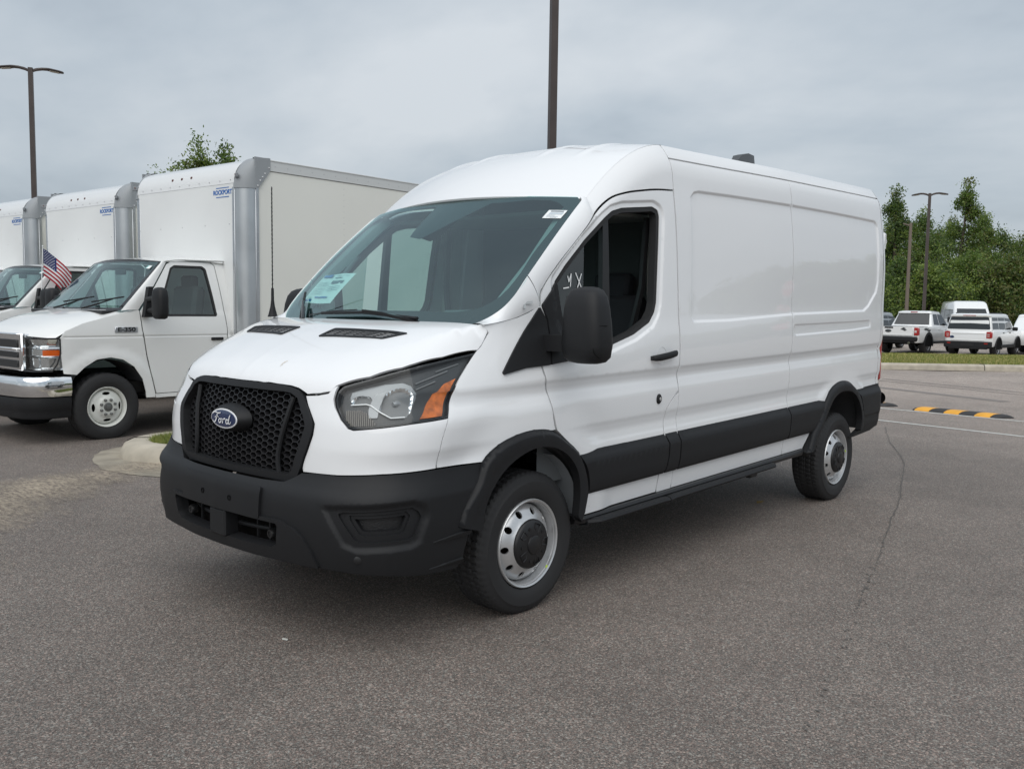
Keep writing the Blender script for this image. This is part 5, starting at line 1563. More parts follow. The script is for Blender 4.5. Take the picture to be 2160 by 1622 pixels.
    for bb in (.62, 1.30):
        mb = MB(); mb.tube([(.02, bb, 1.42), (.12, bb - .15, 1.47), (.20, bb - .36, 1.53)], [.012, .010, .008], 6); mb.tube([(.13, bb - .02, 1.495), (.23, bb - .55, 1.555)], .009, 6); mb.build('wiper', BLACKP, T, 40)
    # front end
    g = MB(); g.box((-.715, CW / 2, .955), (.05, 1.30, .40), bev=.015)
    G = g.build('grille', CHROME, T, 40)
    for zz, hh in ((1.045, .085), (.925, .060), (.830, .080)):
        m2 = MB(); m2.box((-.735, CW / 2, zz), (.03, 1.14, hh), bev=.006); m2.build('grille_slot', DARKP, G, 40)
    m2 = MB(); m2.box((-.748, CW / 2, .98), (.03, 1.16, .035), bev=.008); m2.build('grille_bar', CHROME, G, 40)
    mb = MB(); mb.box((-.66, CW / 2, 1.115), (.14, 1.22, .06), bev=.02); mb.build('grille_cap', CHROME, T, 40)
    mb = MB(); mb.box((-.56, CW / 2, .93), (.22, 1.16, .42)); mb.box((-.42, CW / 2, .93), (.10, 1.70, .40)); mb.build('radiator_support', CAVITY, T, 30)
    for s in (0, 1):
        hl_ = [(-.715, .395), (-.71, .20), (-.69, .115), (-.63, .065), (-.49, .040)]
        rows = [[(a, (CW - b) if s else b, z) for z in (.765, .78, 1.09, 1.105)] for a, b in hl_]
        rows_in = [[(a + .05, (CW - b - .03) if s else b + .03, z) for z in ()] for a, b in hl_]
        facets = [(.775, .0), (.80, .05), (.90, .035), (.915, .0), (.925, .03), (.99, .03), (1.00, .0), (1.03, .05), (1.06, .02), (1.095, .0)]
        rows_in = [[(a + .04 + d * (.4 if i else 1), (CW - b - .03 - d * .5) if s else b + .03 + d * .5, z) for z, d in facets] for i, (a, b) in enumerate(resample(hl_, .07, closed=False))]
        mb = MB(); mb.loft(rows_in, closed=False, caps=False); H = mb.build('headlight', mat('truck_lamp_silver', (.80, .81, .82), .12, metal=.9), T, 20)
        mb = MB(); mb.loft(rows, closed=False, caps=False); mb.build('lamp_lens', LAMPGLASS, H, 60)
        mb = MB(); mb.loft([[(a + .012, (CW - b - .008) if s else b + .008, z) for z in (.925, .985)] for a, b in ((-.66, .085), (-.60, .058), (-.50, .046))], closed=False, caps=False); mb.build('side_marker', mat('marker_orange', (.80, .13, .015), .2, coat=.5), H, 40)
        mb = MB(); mb.lathe([(.0, .035), (.05, .02), (.075, -.01)], 18, 'x', (-.64, (CW - .25) if s else .25, .86)); mb.build('lamp_bowl', REFL, H, 40)
        mb = MB(); mb.tube([(a - .002, (CW - b) if s else b, z) for a, b, z in ((-.49, .036, 1.108), (-.488, .036, .95), (-.52, .044, .84), (-.57, .05, .765), (-.71, .20, .762), (-.717, .395, .762))], .008, 6); mb.tube([(a - .002, (CW - b) if s else b, 1.108) for a, b in hl_], .008, 6); mb.build('lamp_gasket', DARKP, H, 40)
    # bumper wraps round
    plan = [(-.40, .005), (-.52, -.012), (-.66, .005), (-.76, .06), (-.83, .16), (-.865, .35), (-.885, CW / 2), (-.865, CW - .35), (-.83, CW - .16), (-.76, CW - .06), (-.66, CW - .005), (-.52, CW + .012), (-.40, CW - .005)]
    plan = resample(plan, .05, closed=False, smooth=True)
    def wrap(prof): 
        rows = []
        for i, (a, b) in enumerate(plan):
            j0, j1 = plan[max(0, i - 1)], plan[min(len(plan) - 1, i + 1)]
            t = np.array([j1[0] - j0[0], j1[1] - j0[1]]); t /= np.linalg.norm(t); nn = np.array([-t[1], t[0]])
            if nn @ (np.array([0.3, CW / 2]) - np.array([a, b])) < 0: nn = -nn
            rows.append([(a + nn[0] * d, b + nn[1] * d, z) for d, z in prof])
        m_ = MB(); m_.loft(rows, closed=False, caps=False); return m_
    wrap([(.10, .705), (.02, .712), (.0, .700), (-.012, .66), (-.012, .56), (.0, .505), (.03, .495)]).build('bumper', CHROME, T, 50)
    wrap([(.03, .495), (.005, .490), (.0, .44), (.01, .36), (.02, .345), (.015, .30), (.03, .272), (.12, .265)]).build('valance', BLACKP, T, 50)
    # mirrors
    for s in (0, 1):
        def yy(b): return (CW - b) if s else b
        mb = MB(); mb.loft([[(.47 + da, yy(b), z + dz) for da, dz in ((-.06, -.0), (.05, -.0), (.05, .34), (-.0, .34))] for b, z in ((.03, 1.33), (-.035, 1.335))]); M_ = mb.build('mirror_sail', BLACKP, T, 40)
        mb = MB()
        for z in (1.40, 1.53):
            mb.tube([(.47, yy(.0), z), (.46, yy(-.10), z + .01), (.45, yy(-.22), z + .01)], .032, 8)
        mb.build('mirror_arm', BLACKP, M_, 40)
        rings = []
        for z, sc in ((1.315, .55), (1.33, .85), (1.38, 1.0), (1.55, 1.0), (1.62, .9), (1.655, .65), (1.665, .25)):
            rings.append([(.46 + .065 * sc * math.copysign(abs(math.cos(q)) ** .6, math.cos(q)), yy(-.28 + .105 * sc * math.copysign(abs(math.sin(q)) ** .6, math.sin(q))), z) for q in np.linspace(0, 2 * math.pi, 20, endpoint=False)])
        mb = MB(); mb.loft(rings); mb.build('mirror_head', BLACKP, M_, 50)
    # door handle, badge
    mb = MB(); mb.box((1.36, .012, 1.075), (.16, .03, .035), bev=.01); mb.build('door_handle', BLACKP, D[0], 40)
    mb = MB(); mb.box((.225, .022, 1.192), (.262, .02, .062), bev=.008); bd = mb.build('model_badge', ALU, T, 40)
    text_obj('badge_lettering', 'E-350', .066, DARKP, bd, Matrix.Translation((.225, .0105, 1.194)) @ Matrix.Rotation(math.pi / 2, 4, 'X'), .001, sx=1.35, bold=.002)
    # cab interior
    mb = MB(); mb.box((.40, CW / 2, 1.22), (.42, CW - .25, .38), bev=.06); mb.build('dashboard', TRIMGREY, T, 40)
    for bb in (.50, 1.54):
        mb = MB(); mb.box((1.25, bb, 1.30), (.16, .50, .80), bev=.06, ry=.12); mb.box((1.30, bb, 1.74), (.10, .26, .18), bev=.04); mb.box((1.02, bb, .95), (.5, .5, .18), bev=.05); mb.build('seat', mat('truck_seat_grey', (.10, .11, .115), .8), T, 40)
    mb = MB(); mb.tube([(.72 + .05 * math.sin(q), .50 + .19 * math.cos(q), 1.40 + .18 * math.sin(q)) for q in np.linspace(0, 2 * math.pi, 24)], .015, 6, cap=False); mb.build('steering_wheel', DARKP, T, 40)
    mb = MB(); mb.box((.70, CW / 2, 1.86), (.03, .22, .07), bev=.01); mb.build('rear_view_mirror', DARKP, T, 40)
    mb = MB(); mb.box((1.60, CW / 2, 1.2), (.03, CW - .15, 1.5)); mb.build('cab_back', TRIMGREY, T, 30)
    mb = MB(); mb.box((.9, CW / 2, .55), (1.4, CW - .12, .12)); mb.build('cab_floor', CAVITY, T, 30)
    st = MB(); st.add([(.700, .36, 1.925), (.700, .27, 1.92), (.66, .265, 1.885), (.66, .355, 1.89)], [(0, 1, 2, 3)]); st.v = [(a - .014, b, c) for a, b, c in st.v]; st.build('stock_sticker', PAPER, W_, 40)
    # ---- box body
    BL, BR, BF, BT = -.20, 2.36, 1.60, 3.256
    RP, RT = .17, .30
    Lb = 6.7
    fp = MB(); fp.box((BF - .003, (BL + BR) / 2, 1.90), (.03, BR - BL - 2 * RP + .02, 2.10)); FP = fp.build('front_panel', BOXW, T, 30)
    # rounded nose over the front panel
    rows = []
    for b in np.linspace(BL + RP - .01, BR - RP + .01, 12):
        row = [(BF - .022, b, 2.945)]
        for q in np.linspace(0, math.pi / 2, 14):
            row.append((BF - .020 + RT * (1 - math.cos(q)), b, 2.955 + (BT - 2.955) * math.sin(q)))
        rows.append(row)
    mb = MB(); mb.loft(rows, closed=False, caps=False); NS = mb.build('roof_nose', mat('nose_white_gloss', (.74, .75, .75), .22, coat=.7), T, 60)
    for i in range(3):
        mb = MB(); mb.lathe([(.018, 0), (.018, -.012), (.008, -.016), (0, -.016)], 12, 'x', (BF + .012, .82 + .22 * i + .1, 3.075)); mb.build('marker_lamp', mat('marker_dark', (.10, .03, .02), .3), NS, 40)
    for i in range(10):
        mb = MB(); mb.lathe([(.008, .004), (.006, -.004), (0, -.006)], 8, 'x', (BF - .022, BL + RP + .06 + i * .225, 2.985)); mb.build('rivet', RIVET, NS, 40)
    for i in range(5):
        mb = MB(); mb.lathe([(.010, .004), (.007, -.004), (0, -.006)], 8, 'x', (BF - .018, BL + RP + .10 + i * .52, 2.46)); mb.build('rivet', RIVET, FP, 40)
    # corner posts
    for s in (0, 1):
        def yb(b): return (BL + BR - b) if s else b
        rows = []
        for z in (.75, 2.90):
            rows.append([(BF - .012 + (RP + .012) * (1 - math.cos(q)) if True else 0, yb(BL - .012 + (RP + .012) * (1 - math.sin(q))), z) for q in np.linspace(0, math.pi / 2, 16)])
        mb = MB(); mb.loft(rows, closed=False, caps=False); PS = mb.build('corner_post', GALV, T, 60)
        mb = MB(); mb.box((BF - .012, yb(BL + RP + .012), 1.825), (.016, .05, 2.15), bev=.004); mb.box((BF + RP + .012, yb(BL - .012), 1.825), (.05, .016, 2.15), bev=.004); mb.build('post_flange', ALU, PS, 40)
        for i in range(9):
            z = .95 + i * .235
            mb = MB(); mb.lathe([(.008, .004), (.006, -.005), (0, -.007)], 8, 'x', (BF - .020, yb(BL + RP + .014), z)); mb.build('rivet', RIVET, PS, 40)
            mb = MB(); mb.lathe([(.008, .004 if not s else -.004), (.006, -.005 if not s else .005), (0, -.007 if not s else .007)], 8, 'y', (BF + RP + .016, yb(BL - .020), z)); mb.build('rivet', RIVET, PS, 40)
        # moulded corner cap: quarter-dome, sloping down at the rear
        rows = []
        for q in np.linspace(0, math.pi / 2, 12):       # round the corner in plan
            row = [] 
            for w in np.linspace(0, 1, 14):            # up over the top
                e = w * math.pi / 2
                cu = 1 - math.cos(e)
                ra = RP + .026
                ax = BF - .026 + ra * (1 - math.cos(q)) * 1.0 + RT * cu * math.cos(q) + (.0)
                bx = BL - .026 + ra * (1 - math.sin(q)) + .10 * cu * math.sin(q) * (1 if w > .7 else w)
                zz = 2.885 + (BT + .012 - 2.885) * math.sin(e)
                row.append((ax, yb(bx), zz))
            rows.append(row)
        mb = MB(); mb.loft(rows, closed=False, caps=False)
        # cheek plate running back along the side
        ch = [(BF + RP - .01, 2.885), (BF + RP + .03, 2.895), (BF + RP + .20, 3.115), (BF + RP + .20, BT + .004), (BF + RP - .02, BT + .004)]
        mb.prism(ch, yb(BL - .026), yb(BL - .002), 'y')
        topc = [(BF + .22, BL + .06), (BF + RP + .20, BL - .024), (BF + RP + .20, BL + .22), (BF + .30, BL + .24)]
        mb.prism([(a, yb(b)) for a, b in topc], BT - .004, BT + .012, 'z')
        CP = mb.build('corner_cap', CAPGREY, T, 50)
        mb = MB(); mb.box((BF - .010, yb(BL + .125), 3.03), (.035, .13, .055), bev=.008, rz=(-.5 if not s else .5)); mb.build('cap_lamp_recess', mat('cap_recess_grey', (.22, .235, .25), .5), CP, 40)
        mb = MB(); mb.lathe([(.014, 0), (.012, -.014), (0, -.018)], 12, 'x', (BF - .022, yb(BL + .115), 3.04)); mb.build('marker_lamp', MATS['marker_dark'], CP, 40)
        for (a, z) in ((BF + RP + .015, 2.92), (BF + RP + .05, 2.985), (BF + RP + .085, 3.03), (BF + RP + .12, 3.075), (BF + RP + .18, 3.15)):
            mb = MB(); mb.lathe([(.009, 0), (.007, -.008 if not s else .008), (0, -.010 if not s else .010)], 8, 'y', (a, yb(BL - .026), z)); mb.build('rivet', mat('rivet_white', (.75, .76, .76), .4), CP, 40)
        # side panel, rails
        mb = MB(); mb.box(((BF + RP + Lb) / 2, yb(BL + .012), 1.93), (Lb - BF - RP, .024, 2.36)); SP = mb.build('side_panel', BOXS, T, 30)
        mb = MB(); mb.box(((BF + RP + Lb) / 2 + .1, yb(BL - .001), 3.18), (Lb - BF - RP - .2, .022, .13), bev=.004); mb.box(((BF + RP + Lb) / 2 + .1, yb(BL + .005), 3.243), (Lb - BF - RP - .2, .05, .016), bev=.003); mb.build('top_rail', mat('rail_white_alu', (.66, .67, .66), .35, metal=.2), SP, 40)
        if not s:
            for i in range(24):
                mb = MB(); mb.lathe([(.007, .003), (.005, -.004), (0, -.005)], 6, 'y', (2.05 + i * .19, BL - .011, 3.175)); mb.build('rivet', RIVET, SP, 40)
            for col in (3.15, 4.75):
                for i in range(30):
                    mb = MB(); mb.lathe([(.006, .003), (.0045, -.003), (0, -.004)], 6, 'y', (col, BL, .85 + i * .075)); mb.build('rivet', RIVET, SP, 40)
    mb = MB(); mb.box(((BF + Lb) / 2 + .15, (BL + BR) / 2, BT - .01), (Lb - BF - .3, BR - BL - .03, .02)); mb.build('box_roof', BOXW, T, 30)
    mb = MB(); mb.box((Lb - .02, (BL + BR) / 2, 1.97), (.04, BR - BL - .06, 2.5)); mb.build('rear_door', BOXW, T, 30)
    mb = MB(); mb.box(((BF + Lb) / 2, (BL + BR) / 2, .74), (Lb - BF - .05, BR - BL - .06, .08)); mb.build('box_floor', DARKP, T, 30)
    mb = MB(); mb.box((3.1, CW / 2 - .4, .58), (6.6, .10, .2)); mb.box((3.1, CW / 2 + .4, .58), (6.6, .10, .2)); mb.box((.1, CW / 2, .52), (1.2, 1.2, .3)); mb.tube([(0, .2, .34), (0, CW - .2, .34)], .05, 8); mb.tube([(4.0, .2, .36), (4.0, CW - .2, .36)], .07, 8); mb.build('chassis', CAVITY, T, 30)
    for s in (0, 1):
        rows = []
        for a in np.linspace(0.0, math.pi, 16):
            rows.append([(.02 - .45 * math.cos(a), (CW - y_) if s else y_, .44 + .43 * math.sin(a)) for y_ in (.05, .45)])
        mb = MB(); mb.loft(rows, closed=False, caps=False); mb.build('wheel_liner', LINER, T, 60)
    # decal
    TM = Matrix.Translation((BF - .0195, .205, 2.845)) @ Matrix.Rotation(-math.pi / 2, 4, 'Z') @ Matrix.Rotation(math.pi / 2, 4, 'X')
    DC = text_obj('decal_lettering', 'ROCKPORT', .074, DECAL, FP, TM, .0008, bold=.003)
    mb = MB(); mb.box((BF - .0195, .205, 2.900), (.002, .27, .010)); mb.build('decal_bar', DECAL, FP, 30)
    mb = MB(); mb.box((BF - .0195, .205, 2.790), (.002, .27, .010)); mb.build('decal_bar', DECAL, FP, 30)
    # wheels: white steel with four oval slots and eight nuts
    holes = []
    for k in range(4):
        a = math.pi / 2 * k + .02
        c, s_ = math.cos(a), math.sin(a)
        holes.append([(c * (.148 + .018 * math.cos(q)) - s_ * .045 * math.sin(q), s_ * (.148 + .018 * math.cos(q)) + c * .045 * math.sin(q)) for q in np.linspace(0, 2 * math.pi, 16, endpoint=False)])
    outl = [(.188 * math.cos(q), .188 * math.sin(q)) for q in np.linspace(0, 2 * math.pi, 48, endpoint=False)]
    pr = pchip([0, .085, .105, .118, .16, .178, .188], [-.012, -.012, -.004, .012, .022, .034, .05])
    def SR(u, v):
        u = np.asarray(u, float); v = np.asarray(v, float); return np.stack([u, pr(np.hypot(u, v)), v], -1)
    Wd = panel('wheel', outl, SR, WWHEEL, T, res=.022, bres=.012, holes=holes, flange=.01, rake=False, ref=lambda P: P + np.array([0, 1.0, 0]))
    mb = MB(); mb.lathe([(.188, .046), (.190, .07), (.196, .05), (.200, .02), (.2075, .006), (.218, -.002), (.2225, .004), (.215, .014)], 48, 'y'); mb.build('rim', WWHEEL, Wd, 50)
    mb = MB(); mb.lathe([(.05, .075), (.187, .075)], 24, 'y'); mb.build('brake_drum', CAVITY, Wd, 40)
    V, F = tyre_mesh(.372, .2225, .225, n=120)
    mb = MB(); mb.add([(x, -y + .10, z) for x, y, z in V], F); mb.build('tyre', RUBBER, Wd, 32)
    mb = MB(); mb.lathe([(.050, .0), (.048, -.018), (.040, -.022), (.030, -.020), (.028, -.030), (.014, -.034), (0, -.034)], 20, 'y'); mb.build('hub', mat('hub_grey', (.16, .165, .16), .45, metal=.5), Wd, 40)
    for k in range(8):
        a = math.pi / 4 * (k + .5)
        mb = MB(); mb.lathe([(.016, -.008), (.015, -.028), (.008, -.034), (0, -.034)], 8, 'y', (.082 * math.cos(a), 0, .082 * math.sin(a))); mb.build('wheel_nut', MATS['hub_grey'], Wd, 40)
    Wd.location = (0, .035, .352)
    for (a, b, rz) in ((0, CW - .035, math.pi), (4.0, .06, 0), (4.0, CW - .06, math.pi), (4.0, .36, 0), (4.0, CW - .36, math.pi)):
        w = copy_tree(Wd, T); w.location = (a, b, .352); w.rotation_euler = (0, .5, rz)
    return T
trucks = []
TA = R(3.0); TO = Vector((1.0415, 6.0220, 0)); TE1 = Vector((math.cos(TA), math.sin(TA), 0)); TE2 = Vector((-math.sin(TA), math.cos(TA), 0))
t1 = build_truck()
for i, (da, db, dz, lab) in enumerate(((0, 0, 0, 'white box truck nearest the van, its whole cab and E-350 badge in view'),
                                       (.33, 3.51, 0, 'white box truck in the middle of the row, flag clipped to its door'),
                                       (.33, 6.60, .0, 'white box truck cut off at the left edge, third in the row'))):
    t = t1 if i == 0 else copy_tree(t1)
    t.location = TO + TE1 * da + TE2 * db + Vector((0, 0, dz)); t.rotation_euler = (0, 0, TA)
    tag(t, lab, 'box truck', 'box trucks parked in a row')
    trucks.append(t)
# ---- flag on the second truck's door
fl = empty('car_flag', TO + TE1 * (.33 + .50) + TE2 * (3.51 - .03) + Vector((0, 0, 1.42)), TA)
tag(fl, 'small stars and stripes flag on a white stick clipped to a truck door', 'flag')
mb = MB(); mb.tube([(0, 0, 0), (.01, -.01, .40), (.03, -.02, .83)], [.008, .007, .006], 8); mb.lathe([(.0, .0), (.010, .004), (.010, .016), (0, .022)], 10, 'z', (.03, -.02, .825)); mb.build('stick', mat('flag_stick_white', (.82, .83, .83), .4), fl, 40)
mb = MB(); mb.box((.01, .0, .0), (.05, .03, .07), bev=.008); mb.build('clip', MATS['flag_stick_white'], fl, 40)
def flag_pt(u, v):
    x = .03 + .40 * u - .05 * u * v
    z = .80 - .37 * v - .33 * u ** 1.25
    y = -.022 + .035 * math.sin(u * 7 + v * 1.5) * u + .02 * math.sin(v * 5 + u * 3) * u
    return (x + .012 * (z - .4), y, z)
nu, nv = 24, 26
mb = MB()
P = [flag_pt(i / nu, j / nv) for i in range(nu + 1) for j in range(nv + 1)]
for i in range(nu):
    for j in range(nv):
        m_ = 2 if (i < nu * .42 and j < nv * 7 / 13) else (0 if (j * 13 // nv) % 2 == 0 else 1)
        b = len(mb.v)
        mb.f.append((i * (nv + 1) + j, (i + 1) * (nv + 1) + j, (i + 1) * (nv + 1) + j + 1, i * (nv + 1) + j + 1)); mb.mi.append(m_)
mb.v = P
cloth = mb.build('flag_cloth', [mat('flag_red', (.42, .02, .035), .8), mat('flag_white', (.80, .80, .82), .8), mat('flag_blue', (.02, .035, .14), .8)], fl, 80)
mb = MB()
for r in range(9):
    for c in range(6 if r % 2 == 0 else 5):
        u = (.42 / 12) * (2 * c + (1 if r % 2 == 0 else 2)); v = (7 / 13 / 10) * (r + 1)
        for off in (-.003, .003):
            ce = np.array(flag_pt(u, v)) + np.array([0, off, 0])
            eu = (np.array(flag_pt(u + .01, v)) - np.array(flag_pt(u, v))); eu /= np.linalg.norm(eu); ev = (np.array(flag_pt(u, v + .01)) - np.array(flag_pt(u, v))); ev /= np.linalg.norm(ev)
            pts = []
            for k in range(10):
                a = math.pi / 2 + k * math.pi / 5; rr = .0095 if k % 2 == 0 else .004
                pts.append(tuple(ce + eu * rr * math.cos(a) - ev * rr * math.sin(a)))
            mb.add(pts, [tuple(range(10))])
st_ = mb.build('flag_stars', MATS['flag_white'], cloth, 80)
st_['kind'] = 'stuff'
# ------------------------------------------------------------------ ground
def asphalt(name, base=(.125, .112, .105), light=(.72, .64, .57), dark=(.035, .033, .032), far=1.0):
    m = bpy.data.materials.new(name); m.use_nodes = True
    nd, lk = m.node_tree.nodes, m.node_tree.links
    b = nd['Principled BSDF']; b.inputs['Roughness'].default_value = .74; b.inputs['Specular IOR Level'].default_value = .5
    tc = nd.new('ShaderNodeTexCoord')
    def noise(sc, de=2, ro=.5):
        n = nd.new('ShaderNodeTexNoise'); n.inputs['Scale'].default_value = sc; n.inputs['Detail'].default_value = de; n.inputs['Roughness'].default_value = ro
        lk.new(tc.outputs['Object'], n.inputs['Vector']); return n
    vo = nd.new('ShaderNodeTexVoronoi'); vo.inputs['Scale'].default_value = 150; lk.new(tc.outputs['Object'], vo.inputs['Vector'])
    vo2 = nd.new('ShaderNodeTexVoronoi'); vo2.inputs['Scale'].default_value = 290; lk.new(tc.outputs['Object'], vo2.inputs['Vector'])
    sp = nd.new('ShaderNodeSeparateColor'); lk.new(vo.outputs['Color'], sp.inputs[0])
    sp2 = nd.new('ShaderNodeSeparateColor'); lk.new(vo2.outputs['Color'], sp2.inputs[0])
    # stone brightness per cell
    r1 = nd.new('ShaderNodeValToRGB')
    el = r1.color_ramp.elements
    el[0].position = .0; el[0].color = (*[c * .34 for c in base], 1)
    el[1].position = 1.0; el[1].color = (*light, 1)
    for p_, c_ in ((.35, tuple(c * .68 for c in base)), (.62, base), (.80, (.36, .315, .28)), (.92, (.52, .46, .41))):
        q = el.new(p_); q.color = (*c_, 1)
    lk.new(sp.outputs[0], r1.inputs[0])
    r2 = nd.new('ShaderNodeValToRGB'); e2 = r2.color_ramp.elements
    e2[0].color = (*[c * .28 for c in base], 1); e2[1].color = (*[min(1, c * 2.7) for c in base], 1)
    q = e2.new(.5); q.color = (*[c * .85 for c in base], 1)
    lk.new(sp2.outputs[1], r2.inputs[0])
    mx = nd.new('ShaderNodeMix'); mx.data_type = 'RGBA'; mx.inputs[0].default_value = .42
    lk.new(r1.outputs[0], mx.inputs[6]); lk.new(r2.outputs[0], mx.inputs[7])
    # binder between stones
    dr = nd.new('ShaderNodeMapRange'); dr.inputs['From Min'].default_value = .0; dr.inputs['From Max'].default_value = .0060; dr.inputs['To Min'].default_value = 1.08; dr.inputs['To Max'].default_value = .60
    lk.new(vo.outputs['Distance'], dr.inputs['Value'])
    # tint per stone: some pinkish, some grey-green
    hs = nd.new('ShaderNodeMix'); hs.data_type = 'RGBA'; hs.blend_type = 'MULTIPLY'; hs.inputs[0].default_value = 1.0
    tr = nd.new('ShaderNodeValToRGB'); t_ = tr.color_ramp.elements
    t_[0].color = (1.10, .96, .92, 1); t_[1].color = (.92, 1.02, 1.04, 1)
    q = t_.new(.5); q.color = (1.02, 1.0, .97, 1)
    lk.new(sp.outputs[2], tr.inputs[0])
    lk.new(mx.outputs[2], hs.inputs[6]); lk.new(tr.outputs[0], hs.inputs[7])
    # big patches: wear, dust
    n1 = noise(.35, 4, .55); n2 = noise(2.3, 5, .6)
    pr = nd.new('ShaderNodeMapRange'); pr.inputs['From Min'].default_value = .3; pr.inputs['From Max'].default_value = .7; pr.inputs['To Min'].default_value = .84; pr.inputs['To Max'].default_value = 1.16
    lk.new(n1.outputs[0], pr.inputs['Value'])
    pr2 = nd.new('ShaderNodeMapRange'); pr2.inputs['From Min'].default_value = .3; pr2.inputs['From Max'].default_value = .7; pr2.inputs['To Min'].default_value = .90; pr2.inputs['To Max'].default_value = 1.10
    lk.new(n2.outputs[0], pr2.inputs['Value'])
    m1 = nd.new('ShaderNodeMath'); m1.operation = 'MULTIPLY'; lk.new(pr.outputs[0], m1.inputs[0]); lk.new(pr2.outputs[0], m1.inputs[1])
    m2 = nd.new('ShaderNodeMath'); m2.operation = 'MULTIPLY'; lk.new(m1.outputs[0], m2.inputs[0]); lk.new(dr.outputs[0], m2.inputs[1])
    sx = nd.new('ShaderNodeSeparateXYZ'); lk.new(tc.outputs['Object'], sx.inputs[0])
    fx = nd.new('ShaderNodeMapRange'); fx.interpolation_type = 'SMOOTHSTEP'; fx.inputs['From Min'].default_value = 4.0; fx.inputs['From Max'].default_value = 17.0; fx.inputs['To Min'].default_value = 1.0; fx.inputs['To Max'].default_value = 2.05   # base colour pales smoothly towards the far end of the lot
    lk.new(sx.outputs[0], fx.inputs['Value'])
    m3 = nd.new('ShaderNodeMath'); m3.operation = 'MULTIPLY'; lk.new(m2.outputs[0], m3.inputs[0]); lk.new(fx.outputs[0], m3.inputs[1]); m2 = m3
    fin = nd.new('ShaderNodeVectorMath'); fin.operation = 'SCALE'
    lk.new(hs.outputs[2], fin.inputs[0]); lk.new(m2.outputs[0], fin.inputs['Scale'])
    lk.new(fin.outputs[0], b.inputs['Base Color'])
    bp = nd.new('ShaderNodeBump'); bp.inputs['Strength'].default_value = .55; bp.inputs['Distance'].default_value = .004; bp.invert = True
    lk.new(vo.outputs['Distance'], bp.inputs['Height']); lk.new(bp.outputs[0], b.inputs['Normal'])
    return m
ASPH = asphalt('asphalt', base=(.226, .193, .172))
# one sheet to the horizon: level lot, falling gently beyond the far verge
xs = [-400, -60, -20, 0, 10, 20, 26, 32, 36, 60, 120, 300, 900]
ys = [-400, -60, -20, 0, 10, 25, 60, 150, 400, 900]
def gz(x, y):
    d = x * .93 + y * .36
    return -.25 * float(sstep(d, 24, 33))
mb = MB()
for x in xs:
    for y in ys: mb.v.append((x, y, gz(x, y) - .0))
ny = len(ys)
for i in range(len(xs) - 1):
    for j in range(ny - 1):
        mb.f.append((i * ny + j, (i + 1) * ny + j, (i + 1) * ny + j + 1, i * ny + j + 1)); mb.mi.append(0)
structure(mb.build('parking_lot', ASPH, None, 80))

# painted bay lines
PAINT = mat('road_paint_worn', (.55, .55, .52), .7, noise=(14, .22, 4))
def strip_on_ground(name, a, b, w, m, z=.004):
    a = Vector((a[0], a[1])); b = Vector((b[0], b[1])); t = (b - a).normalized(); n = Vector((-t.y, t.x)) * w / 2
    mb = MB(); mb.add([(*(a + n), z), (*(b + n), z), (*(b - n), z), (*(a - n), z)], [(0, 1, 2, 3)]); return structure(mb.build(name, m, None, 60))
strip_on_ground('bay_line', (9.47, 0.80), (8.75, -3.5), .085, PAINT)
strip_on_ground('bay_line', (11.25, 2.8), (10.55, -4.6), .085, PAINT)
# rubber marks left by tyres
SKID = mat('tyre_mark', (.20, .178, .163), .85, noise=(3, .2, 3))
for a, b, w in (((17.6, 3.6), (15.2, -1.8), .10), ((17.0, 3.5), (14.8, -1.6), .07), ((15.2, 3.0), (13.9, .2), .26)):
    strip_on_ground('tyre_mark', a, b, w, SKID)
# crack with tar drips running back past the van
crk = [(8.81, .43), (7.5, -.05), (6.47, -.53), (5.08, -1.03), (3.3, -1.56), (2.0, -1.94), (.86, -2.22), (.32, -2.37), (-.09, -2.47), (-.59, -2.56), (-1.2, -2.66)]
cp = np.array(resample(crk, .03, closed=False, smooth=True))
mb = MB()
rr_ = random.Random(3)
wob = np.cumsum(np.array([[rr_.gauss(0, .0022), rr_.gauss(0, .0022)] for _ in cp]), 0); wob -= np.linspace(0, 1, len(cp))[:, None] * wob[-1]
cp = cp + wob
for i in range(len(cp) - 1):
    x, y = cp[i]
    if x > 1.2 and rr_.random() < (.9 if x > 3 else .6):      # hairline with gaps
        w = .0022 + .0025 * rr_.random(); t = cp[i + 1] - cp[i]; t = t / np.linalg.norm(t); n = np.array([-t[1], t[0]]) * w
        mb.add([(*(cp[i] + n), .004), (*(cp[i + 1] + n), .004), (*(cp[i + 1] - n), .004), (*(cp[i] - n), .004)], [(0, 1, 2, 3)])
    if rr_.random() > (.30 if x > 2.6 else .36): continue
    x += rr_.gauss(0, .012); y += rr_.gauss(0, .012)
    rx, ry = rr_.uniform(.004, .014), rr_.uniform(.003, .008)
    a0 = rr_.uniform(-.5, .5) + (0.3 if x > 3.5 else 1.2)
    n = 8; pts = []
    for k in range(n):
        a = 2 * math.pi * k / n; q = rr_.uniform(.5, 1.3)
        u, v = rx * q * math.cos(a), ry * q * math.sin(a)
        pts.append((x + u * math.cos(a0) - v * math.sin(a0), y + u * math.sin(a0) + v * math.cos(a0), .0045))
    mb.add(pts, [tuple(range(n))])
ck = mb.build('pavement_crack', mat('tar', (.10, .092, .085), .8), None, 80); structure(ck)
